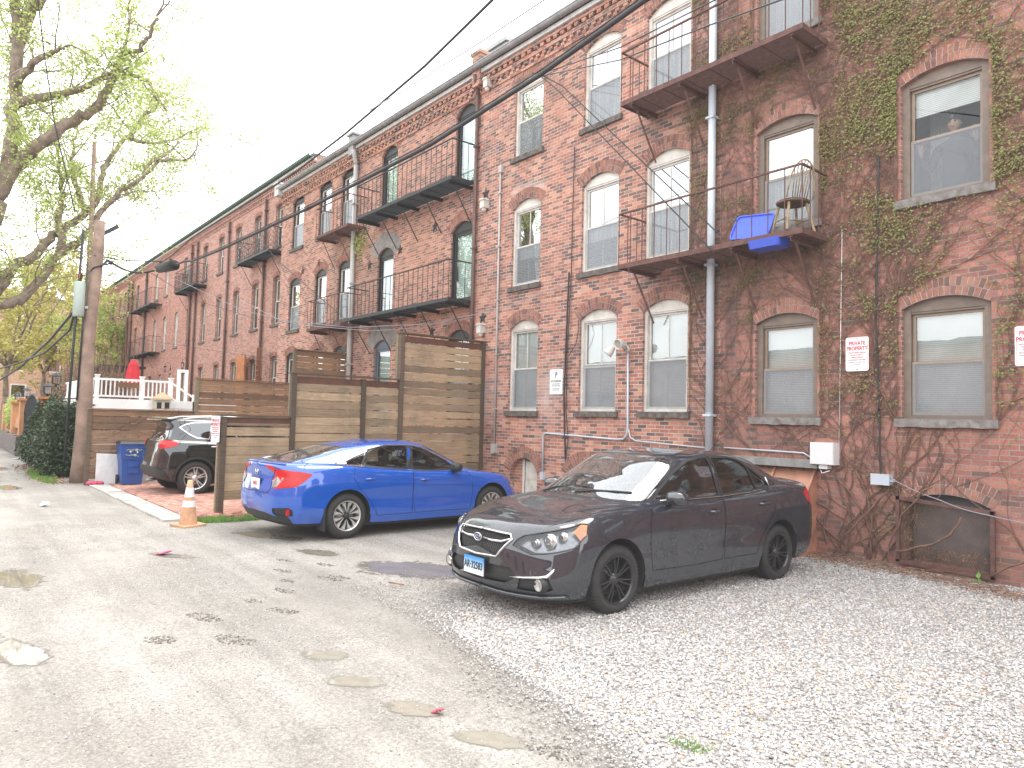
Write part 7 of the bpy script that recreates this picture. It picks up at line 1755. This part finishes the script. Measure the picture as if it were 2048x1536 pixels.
# keep what the view and its surroundings can see, fewer far away
fwd_a=np.degrees(np.arctan2(X,Y)); 
dens=np.where(D<6,1.0,np.where(D<8,.8,.6))*np.where(fwd_a<-10,1,.25)
m=in_gravel(X,Y); edge=np.clip((m+.45+.30*np.sin(Y*3.1+X)*np.cos(X*2.3))/1.9,0,1)**1.35
keep=(rng.random(N)<dens*edge)&~((X>-4.0)&(Y>9.3)&(rng.random(N)<.6))
X,Y,D,edge=X[keep],Y[keep],D[keep],edge[keep]
zz=np.array([(.008 if e_>.6 else .0)+wall_h(a,b) for a,b,e_ in zip(X,Y,edge)])+rng.uniform(-.004,.010,len(X))
pn_=np.array([mnoise.noise(Vector((a*.6,b*.6,0))) for a,b in zip(X,Y)])
tn=np.clip(rng.random(len(X))+.10*pn_+.05,0,1); tn=tn*(.56+.44*np.clip((edge-.35)/.65,0,1)); tn=np.where((tn>.94)&(edge>.9)&(rng.random(len(X))<.5),.6,tn)
size=rng.uniform(.0065,.0142,len(X))*np.where(edge<.9,.75,1)
tag(stones('gravel',np.stack([X,Y],1),zz,size,M['stones'],tn),'pale crushed stone gravel spread under and around the dark grey car','gravel',kind='stuff')
print('gravel',len(X))
# small grit over the lane
N=60000
X=rng.uniform(-14,-1.2,N); Y=rng.uniform(.2,7.5,N); g=np.array([mnoise.noise(Vector((a*.7,b*.7,3))) for a,b in zip(X,Y)]); k=(rng.random(N)<np.clip(.35+g*1.6,0.03,1))&(in_gravel(X,Y)<.1)
X,Y=X[k],Y[k]; tag(stones('grit',np.stack([X,Y],1),np.array([lane_h(a,b) for a,b in zip(X,Y)]),rng.uniform(.003,.0080,len(X)),M['stones'],np.clip(rng.random(len(X))*.62,0,1)),'small loose grit scattered over the muddy lane','grit',kind='stuff')
t=NT('dark_clods'); t.base(t.ramp(t.attr(),[(0,(.11,.095,.08)),(.6,(.22,.195,.17)),(1,(.38,.35,.32))])); t.set(Roughness=.7); M['clods']=t.m
xs=[];ys=[]
for (px,py,rx,ry) in ((410,1232,.20,.10),(470,1278,.20,.10),(320,1277,.13,.10),(565,1220,.17,.08),(508,1200,.09,.06),(570,1180,.16,.06),(660,1155,.18,.05),(575,1160,.10,.05),(565,1140,.15,.05),(570,1120,.14,.04),(650,1128,.14,.05),(680,1152,.15,.05),(1110,1500,.16,.08)):
    cx_,cy_,_=onZ(px,py); n=int(1500*rx*ry*3.1)+25; a=rng.uniform(0,6.28,n); r=np.sqrt(rng.random(n)); xs+=list(cx_+(rx*r*np.cos(a))*1.0+.0); ys+=list(cy_+ry*r*np.sin(a)+.3*rx*r*np.cos(a))
xy=np.stack([xs,ys],1); tag(stones('pothole_stones',xy,np.array([lane_h(a,b) for a,b in xy]),rng.uniform(.006,.015,len(xy)),M['clods'],rng.random(len(xy))),'dark wet stones lying in the shallow potholes of the lane','stones',kind='stuff')

# ------------------------------------------------------------------ leaves
def leaf_cloud(name,P,size,tint,mat,parent=None,face=None,droop=.0,lobed=False):
    """P (n,3); face: mean normal or None for random"""
    n=len(P); 
    base=np.array([(0,0,0),(.42,.28,.06),(1,0,-.04),(.42,-.28,.06)]) if not lobed else np.array([(0,0,0),(.30,.55,.05),(.45,.2,.06),(1,0,-.08),(.45,-.2,.06),(.30,-.55,.05)])
    k=len(base); V=base[None]*size[:,None,None]
    if face is None: V=np.einsum('nij,nkj->nki',rotm(n),V)
    else:
        # leaf plane hangs against the wall (normal -y), tip pointing down and outwards
        ang=rng.normal(-np.pi/2,1.0,n); tilt=rng.normal(.55,.35,n)
        ux=np.stack([np.cos(ang),np.zeros(n)-np.abs(np.sin(tilt))*.6,np.sin(ang)],1); ux/=np.linalg.norm(ux,axis=1,keepdims=True)
        nn=np.stack([rng.normal(0,.35,n),-np.ones(n),rng.normal(.45,.3,n)],1); uy=np.cross(nn,ux); uy/=np.linalg.norm(uy,axis=1,keepdims=True); un=np.cross(ux,uy)
        V=V[:,:,0:1]*ux[:,None]+V[:,:,1:2]*uy[:,None]+V[:,:,2:3]*un[:,None]
    V=V+P[:,None,:]
    F=(np.arange(n)*k)[:,None]+np.arange(k)[None]
    return fast_mesh(name,V.reshape(-1,3),F,tint,mat,False,parent)

# ivy on the right hand house
WIN=[(a-.03,b+.03,z0-.05,z1+.06) for (a,b,z0,z1,i,fl) in wA2]+[(a-.03,b+.03,z0-.1,z1+.05) for (a,b,z0,z1,i,fl) in wA1]+[(-4.62,-4.28,2.5,3.02),(-2.68,-2.32,2.48,3.0),(-5.05,-4.68,1.2,1.6)]
def blocked(x,z): return any(a<x<b and c<z<d for a,b,c,d in WIN)
def nz(x,z,s,o=0): return mnoise.noise(Vector((x*s,z*s,o)))
def dens_ivy(x,z):
    n=nz(x,z,1.1,2)+.6*nz(x,z,2.7,5)
    if x>-2.85: d=.30+.5*(z>1.2)+.25*min(1,z/6)
    elif x>-4.75: d=.10+.20*(z>1.2)+.18*(z>3.2)+.40*(z>4.6)
    elif x>-6.05: d=(.26 if z<1.9 else .08)+.28*(3.35<z<4.6)+.45*(z>6.2)
    elif x>-6.5: d=.15 if z<3.3 else .55
    else: d=(.42 if z>2.6 else .06)*(1 if x>-7.2 else .25)
    return max(0,min(.47,d*.50+n*.62-.04))
rv=random.Random(21); stems=[]; nodes=[]
def grow(x,z,dirx,r,life,depth=0):
    pts=[(x,9.635,z)]; 
    for k in range(life):
        step=.09; dirx+=rv.gauss(0,.22); dirx*=.92
        x+=step*dirx; z+=step*(.95-.25*abs(dirx)) if depth<9 else 0
        if z>9.3 or x>4 or x<-7.4: break
        if blocked(x,z):
            # go round the opening
            w_=[q for q in WIN if q[0]<x<q[1] and q[2]<z<q[3]][0]; x=w_[0]-.03 if x-w_[0]<w_[1]-x else w_[1]+.03
        pts.append((x,9.637-.012*rv.random(),z)); nodes.append((x,z))
        if depth<3 and rv.random()<.07: grow(x,z,rv.choice((-1,1))*rv.uniform(.5,1.5),r*.6,int(life*.5),depth+1)
    if len(pts)>3: stems.append((pts,r))
for k in range(15): grow(rv.uniform(-4.9,-3.95),rv.uniform(0,.2),rv.gauss(0,.4),rv.uniform(.006,.014),rv.randint(40,130))
for k in range(12): grow(rv.uniform(-2.75,3.5),rv.uniform(-.1,.2),rv.gauss(0,.4),rv.uniform(.006,.014),rv.randint(50,130))
for k in range(14): grow(rv.uniform(-4.75,-4.0),rv.uniform(.9,3),rv.gauss(0,.6),.004,rv.randint(20,70))
for k in range(7): grow(-4.0+rv.uniform(-.1,.1),.95,rv.uniform(-1.2,.3),.008,rv.randint(40,110))
for k in range(6): grow(-6.95+rv.uniform(-.15,.3),rv.uniform(1.0,3.0),rv.gauss(0,.3),.006,rv.randint(40,80))
for k in range(5): grow(rv.uniform(-6.4,-5.0),rv.uniform(1.35,1.8),rv.choice((-1,1))*1.2,.005,rv.randint(8,30))
for k in range(6): grow(-4.9+rv.uniform(-.1,.2),rv.uniform(3.4,4.2),rv.uniform(-1.4,.2),.006,rv.randint(30,80))
ivy=thing('ivy_vine','leafy ivy with bare brown stems climbing the right hand brick wall','climbing plant')
mb=MB()
for pts,r in stems: mb.tube(pts,[r*(1-.7*k/len(pts)) for k in range(len(pts))],4,caps=False)
mb.build('stem',M['vine'],ivy)
P=[];tt=[];ss=[]
cl=[(x,z) for (x,z) in nodes if rv.random()<dens_ivy(x,z)*.75]
for k in range(9000):
    x=rv.uniform(-7.3,3.5); z=rv.uniform(1.2,9.3); d=dens_ivy(x,z)
    if rv.random()<max(0,d-.36)*.34: cl.append((x,z))
for (x,z) in cl:
    d=dens_ivy(x,z); n=int(2+d*8*rv.random()+1.5)
    gx=rv.uniform(.05,.15); green=min(1,.25+.09*z*.6+.35*(x>-4.6)+.2*nz(x,z,.8,9))
    for q in range(n):
        xx=x+rv.gauss(0,gx); z2=z+rv.gauss(0,.022)
        if blocked(xx,z2): continue
        P.append((xx,9.635-rv.uniform(.005,.03+.05*d),z2)); ss.append(rv.uniform(.019,.044)*(1 if z>2 else .85)); tt.append(max(0,min(1,green*.55+rv.uniform(-.3,.45))))
print('ivy leaves',len(P))
leaf_cloud('foliage',np.array(P),np.array(ss),np.array(tt),M['leaf_ivy'],ivy,face=1,lobed=True)
# small weed tuft on the brick near the white downspout
P=[(-19.0+rv.gauss(0,.25),9.6-.1*rv.random(),6.9+rv.gauss(0,.22)) for k in range(260)]
wd_=thing('wall_plant','small leafy plant sprouting from the brick below the short rusty balcony','plant'); leaf_cloud('foliage',np.array(P),np.full(260,.07),rng.random(260),M['leaf_tree'],wd_)
# vine debris at the wall foot
mb=MB()
for k in range(420):
    x=rv.uniform(-4.9,-1.8); y=9.25+rv.gauss(0,.20)-.30*max(0,(x+3.6)); 
    if rv.random()<.3: x=rv.uniform(-5,-4); y=rv.uniform(9.3,9.6)
    if y>9.58: continue
    a=rv.uniform(-.9,.6); L=rv.uniform(.06,.28); z=.03+wall_h(x,y)+.03*rv.random(); p=[]
    for q in range(4): p.append((x+L*q/3*math.cos(a)+rv.gauss(0,.01),y+L*q/3*math.sin(a)+rv.gauss(0,.01),z+.02*math.sin(q)+rv.random()*.015))
    mb.tube(p,rv.uniform(.0015,.004),3,tint=rv.random(),caps=False)
tag(mb.build('dead_vines',M['twig']),'tangle of dead reddish vine stems on the gravel along the wall foot','dead vines',kind='stuff')
P=[];
for k in range(900):
    x=rv.uniform(-5.0,-1.8); y=9.35+rv.gauss(0,.14)-.25*max(0,(x+3.6)); 
    if y<9.6: P.append((x,y,.03+wall_h(x,y)))
for k in range(350): P.append((rv.uniform(-3.85,-2.93),rv.uniform(9.66,9.8),rv.uniform(.13,.30)))
for k in range(60): P.append((-4.98+rv.uniform(-.1,.35),9.5+rv.uniform(-.12,.1),.04))
leafd=leaf_mat('dead_leaves',[(0,(.16,.07,.04)),(.6,(.34,.17,.09)),(1,(.52,.34,.18))],.1)
tag(leaf_cloud('dead_leaves',np.array(P),rng.uniform(.02,.05,len(P)),rng.random(len(P)),leafd),'brown dead leaves caught against the wall foot and the basement grate','dead leaves',kind='stuff')
# thick bare vine stems over the grate wall
mb=MB()
for (a,b,c_) in (((-4.05,9.56,-.02),(-3.98,9.5,.7),(-3.5,9.5,1.1)),((-4.8,9.6,0),(-4.5,9.55,.5),(-4.05,9.55,.95)),((-4.1,9.58,.95),(-4.3,9.58,.6),(-4.6,9.57,.05)),((-2.9,9.55,.10),(-2.5,9.5,.35),(-1.9,9.5,.75)),((-3.9,9.5,.25),(-3.3,9.45,.38),(-3.15,9.45,.75)),((-4.7,9.6,1.1),(-4.4,9.6,.8),(-4.2,9.6,.2)),((-4.3,9.6,0),(-4.15,9.58,.5),(-4.45,9.6,1.2))):
    a,b,c_=Vector(a),Vector(b),Vector(c_); p=[(a*(1-t)*(1-t)+b*2*t*(1-t)+c_*t*t)+Vector((rv.gauss(0,.015),0,rv.gauss(0,.012))) for t in [k/9 for k in range(10)]]; mb.tube(p,rv.uniform(.008,.016),5)
o=mb.build('stem',M['vine'],ivy)
# grass
def grass(label,cx_,cy_,rx,ry,n,h=.09):
    V=[];F=[];tn=[]
    for k in range(n):
        a=rv.uniform(0,6.28); r=math.sqrt(rv.random()); x=cx_+rx*r*math.cos(a); y=cy_+ry*r*math.sin(a); w=rv.uniform(.004,.010); hh=h*rv.uniform(.4,1.1); d=rv.uniform(0,6.28); l=rv.uniform(.0,.05); b=len(V)
        V+=[(x-w*math.cos(d),y-w*math.sin(d),0),(x+w*math.cos(d),y+w*math.sin(d),0),(x+l*math.sin(d)+w*.3,y-l*math.cos(d),hh)]; F.append((b,b+1,b+2)); tn.append(rv.random())
    tag(fast_mesh('grass',np.array(V),np.array(F),np.array(tn),M['grass']),label,'grass',kind='stuff')
grass('bright green weeds growing along the broken pad edge beside the fence post',-12.15,4.05,.22,.75,2600)
grass('sparse green weeds at the gravel edge near the camera',onZ(1380,1500)[0],onZ(1380,1500)[1],.12,.06,120,.05)
pl_=thing('weed','small bright green weed at the lower right corner of the basement grate','plant'); 
P=[(-3.0+rv.gauss(0,.04),9.5+rv.gauss(0,.03),-.06+abs(rv.gauss(0,.04))) for k in range(26)]; leaf_cloud('foliage',np.array(P),np.full(26,.11),rng.random(26)*.6+.3,M['grass'],pl_)

# ------------------------------------------------------------------ trees
def limb_path(pts,X0,X1):
    n=len(pts); return [Vector(onX(px,py,X0+(X1-X0)*i/(n-1))) for i,(px,py) in enumerate(pts)]
def smooth(P,n=5):
    A=np.array([tuple(p) for p in P]); t=np.linspace(0,len(A)-1,(len(A)-1)*n+1); return [Vector(q) for q in catmull(A,t)]
def make_tree(name,label,limbs,seed,leafn,lsize,leaf_m,dens_fn=None,sub=.55,group=None,llen=1.0):
    r=random.Random(seed); root=thing(name,label,'tree',(0,0,0),0,group); wood=MB(); LP=[]
    def twig(p,d,L,rad,depth):
        n=4; q=[p.copy()]; dd=d.copy()
        for k in range(n):
            dd=(dd+Vector((r.gauss(0,.22),r.gauss(0,.22),r.gauss(.03,.2)))).normalized(); q.append(q[-1]+dd*L/n)
            if depth<2 and r.random()<.75: 
                s=(dd+Vector((r.gauss(0,.7),r.gauss(0,.7),r.gauss(.1,.5)))).normalized(); twig(q[-1],s,L*.6,rad*.55,depth+1)
            if depth>0: 
                for _ in range(int(leafn*(1 if depth==2 else .5))):
                    LP.append(q[-1]+Vector((r.gauss(0,.13),r.gauss(0,.13),r.gauss(0,.11))))
        wood.tube(q,[rad*(1-.8*k/n) for k in range(n+1)],4 if depth else 5,caps=False)
    for (P,r0,r1,lv) in limbs:
        S=smooth(P,4); n=len(S); wood.tube([s+Vector((r.gauss(0,.03),r.gauss(0,.03),r.gauss(0,.03))) for s in S],[r0+(r1-r0)*k/(n-1) for k in range(n)],9)
        if not lv: continue
        acc=0
        for a,b in zip(S[:-1],S[1:]):
            acc+=(b-a).length
            while acc>sub:
                acc-=sub; d=(b-a).normalized(); s=(d*.7+Vector((r.gauss(0,.9),r.gauss(0,.6),r.gauss(.1,.75)))).normalized(); twig(a.lerp(b,r.random()),s,r.uniform(.9,2.1)*llen,max(.012,.022*llen),0)
        twig(S[-1],(S[-1]-S[-2]).normalized(),1.3*llen,r1,0)
    wood.build('trunk',M['bark'],root)
    A=np.array([tuple(p) for p in LP]); print(name,len(A))
    leaf_cloud('crown',A,rng.uniform(.5,1.2,len(A))*lsize,rng.random(len(A)),leaf_m,root); return root
Xt=-22
trunk=[Vector((Xt,-2.4,-.2)),Vector((Xt,-2.0,2.0)),Vector(onX(-95,660,Xt)),Vector(onX(-50,520,Xt)),Vector(onX(-10,400,Xt))]
L=[(trunk,.55,.26,False),
 (limb_path([(-10,400),(14,330),(25,245),(30,160),(35,80),(30,0),(34,-90)],Xt,Xt+1),.19,.10,True),
 (limb_path([(33,90),(62,25),(85,-10),(120,-80)],Xt+.5,Xt+1.5),.16,.09,True),
 (limb_path([(-10,395),(40,325),(80,287),(133,250),(170,230),(202,202),(226,153),(246,109),(278,97),(300,70),(313,32)],Xt,Xt+3),.18,.03,True),
 (limb_path([(226,153),(262,150),(300,168)],Xt+1.5,Xt+2.5),.09,.03,True),
 (limb_path([(-50,600),(-5,575),(24,533),(60,520),(100,476),(130,456),(170,428),(195,395),(206,347),(222,307),(254,274)],Xt,Xt-2.5),.15,.06,True),
 (limb_path([(254,274),(285,285),(330,282)],Xt-2.5,Xt-3),.08,.03,True),(limb_path([(258,278),(303,222),(351,198)],Xt-2.5,Xt-3),.07,.02,True),
 (limb_path([(-60,620),(0,608),(40,597),(80,561),(121,508),(161,484),(202,424),(242,383),(282,351),(305,322),(330,311)],Xt,Xt-1.5),.14,.04,True),
 (limb_path([(290,345),(330,322),(370,322),(392,299)],Xt-1.4,Xt-2),.06,.02,True),
 (limb_path([(24,178),(60,137),(100,105),(129,93)],Xt+.5,Xt+2),.12,.03,True),
 (limb_path([(30,205),(101,194),(153,182),(202,157),(238,129)],Xt+.4,Xt+2),.13,.04,True),
 (limb_path([(-80,520),(-90,300),(-100,100),(-90,-50)],Xt,Xt-2),.3,.15,True),
 (limb_path([(121,508),(118,440),(125,390),(120,330)],Xt-.7,Xt-1.5),.12,.04,True),
 (limb_path([(175,425),(150,370),(145,320),(150,280)],Xt-1.5,Xt-2),.09,.03,True)]
make_tree('street_tree','big old tree with thick leaning limbs and fresh yellow green leaves over the lane',L,4,7,.095,M['leaf_tree'],sub=.42)
def small_tree(label,x,y,h,seed,spread=1.0,leafn=6,ls=.2,lm=None,base_z=0):
    r=random.Random(seed); T=[Vector((x,y,base_z-.1)),Vector((x+r.gauss(0,.1),y,h*.2)),Vector((x,y+r.gauss(0,.2),h*.42))]; limbs=[(T,.16*spread,.11*spread,False)]
    for k in range(7):
        a=2*math.pi*k/7+r.random(); e=r.uniform(.5,1.1)*spread*h*.28; limbs.append(([T[-1],T[-1]+Vector((math.cos(a)*e*.5,math.sin(a)*e*.5,h*.2)),T[-1]+Vector((math.cos(a)*e,math.sin(a)*e,h*.5*r.uniform(.7,1.1)))],.08,.03,True))
    return make_tree('background_tree',label,limbs,seed,leafn,ls,lm or M['leaf_tree'],sub=.8,llen=h/7)
M['leaf_yellow']=leaf_mat('yellow_leaves',[(0,(.30,.28,.06)),(.5,(.45,.42,.12)),(1,(.58,.52,.22))],.45)
small_tree('yellow green tree far down the lane beside the gate, tallest of the far ones',-47,3.2,9.5,31,1.1,5,.24,M['leaf_yellow'])
small_tree('yellow green tree in front of the orange end building',-62,6.4,10.5,32,1.2,5,.28,M['leaf_yellow'])
small_tree('young tree behind the utility pole at the far row',-58,9.2,8.5,33,.8,5,.22,M['leaf_tree'])
# twiggy shrubs in the garden behind the gate
def shrub(label,x,y,z,rx,ry,rz,n,seed,mat,ls,stem=True,twigs=60,name='shrub'):
    r=random.Random(seed); s=thing(name,label,'shrub'); P=[]
    for k in range(n):
        v=Vector((r.gauss(0,1),r.gauss(0,1),r.gauss(0,1))).normalized()*(r.random()**.33); P.append((x+rx*v.x,y+ry*v.y,z+rz*v.z*(1+.2*math.sin(x*3+v.x*7))))
    mb=MB()
    for k in range(twigs):
        v=Vector((r.gauss(0,.5),r.gauss(0,.5),abs(r.gauss(.6,.4)))); p=Vector((x+r.uniform(-rx,rx)*.8,y+r.uniform(-ry,ry)*.6,z-rz)); mb.tube([p,p+Vector((v.x*rx*.4,v.y*ry*.4,v.z*rz)),p+Vector((v.x*rx*.7+r.gauss(0,.1),v.y*ry*.7,v.z*rz*1.9))],[.02,.014,.006],3,caps=False)
    mb.build('branches',M['twig'],s); leaf_cloud('foliage',np.array(P),rng.uniform(.6,1.2,n)*ls,rng.random(n),mat,s)
shrub('greyish twiggy shrub behind the stucco wall right of the gate',-31,5.0,2.3,3.4,1.1,1.2,1500,41,M['leaf_dark'],.10,twigs=500)
shrub('greyish twiggy shrub behind the arched gate',-39,5.4,2.6,4,1.3,1.3,1400,42,M['leaf_dark'],.12,twigs=400)
shrub('green creeper on the far stucco pillar left of the gate',-38.5,2.9,1.6,1.4,.25,.7,1500,43,M['leaf_tree'],.12,twigs=40)
# ivy hedge between the gate and the pole
hd=thing('ivy_hedge','dense dark glossy ivy mound between the gate pillar and the utility pole','hedge')
r=random.Random(51); P=[]; 
for k in range(15000):
    u=r.random(); x=-27.6+5.6*u; top_=2.0-.35*abs(math.sin(u*6))+.25*math.sin(u*17)-.3*max(0,u-.75)*3; z=top_*(r.random()**.8); bulge=.45*math.sin(math.pi*min(1,max(0,z/top_))**.6)+.12*math.sin(x*5+z*3)+.25*(1-z/top_)*r.random()
    P.append((x+r.gauss(0,.05),2.95-bulge*r.uniform(.7,1.1)*(1 if r.random()<.8 else -1),z+.05))
for k in range(4500): P.append((-22.05+r.uniform(-.25,.25)*1.0,2.95+r.uniform(-.6,.5),r.uniform(0,1.95)))
P=np.array(P); leaf_cloud('foliage',P,rng.uniform(.06,.11,len(P)),np.clip(rng.random(len(P))**1.6,0,1),M['leaf_dark'],hd)
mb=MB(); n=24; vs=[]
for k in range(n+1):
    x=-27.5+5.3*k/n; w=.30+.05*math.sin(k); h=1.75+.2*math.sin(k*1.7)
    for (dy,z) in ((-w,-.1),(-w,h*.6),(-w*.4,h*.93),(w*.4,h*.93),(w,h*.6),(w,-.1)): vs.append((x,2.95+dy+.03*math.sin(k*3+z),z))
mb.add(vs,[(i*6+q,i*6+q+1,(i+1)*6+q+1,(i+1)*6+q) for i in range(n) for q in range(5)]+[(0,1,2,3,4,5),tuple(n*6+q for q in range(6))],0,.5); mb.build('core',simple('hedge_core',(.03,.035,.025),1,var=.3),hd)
# bare creeper stems on the dark fence
r=random.Random(61); mb=MB()
for k in range(26):
    y=r.uniform(3.1,6.5); z=r.uniform(.3,1.8); p=[]; a=r.uniform(-.5,2.2)
    for q in range(12): y+=.12*math.cos(a); z+=.10*math.sin(a); a+=r.gauss(0,.35); z=min(z,1.86 if y<5.35 else 2.7); p.append((XL+.03,y,max(.1,z)))
    mb.tube(p,.006,3,caps=False)
tag(mb.build('creeper',M['twig']),'bare brown creeper stems spread over the dark slat fence','climbing plant')
grass('thin weeds at the foot of the ivy hedge and the pole',-22.3,2.4,2.2,.25,1500,.10)
P=np.array([(r.uniform(-27,-19.9),2.5+r.gauss(0,.22),.02) for k in range(900)]); tag(leaf_cloud('leaf_litter',P,rng.uniform(.03,.07,len(P)),rng.random(len(P)),leafd),'brown leaf litter along the lane edge by the hedge','leaf litter',kind='stuff')
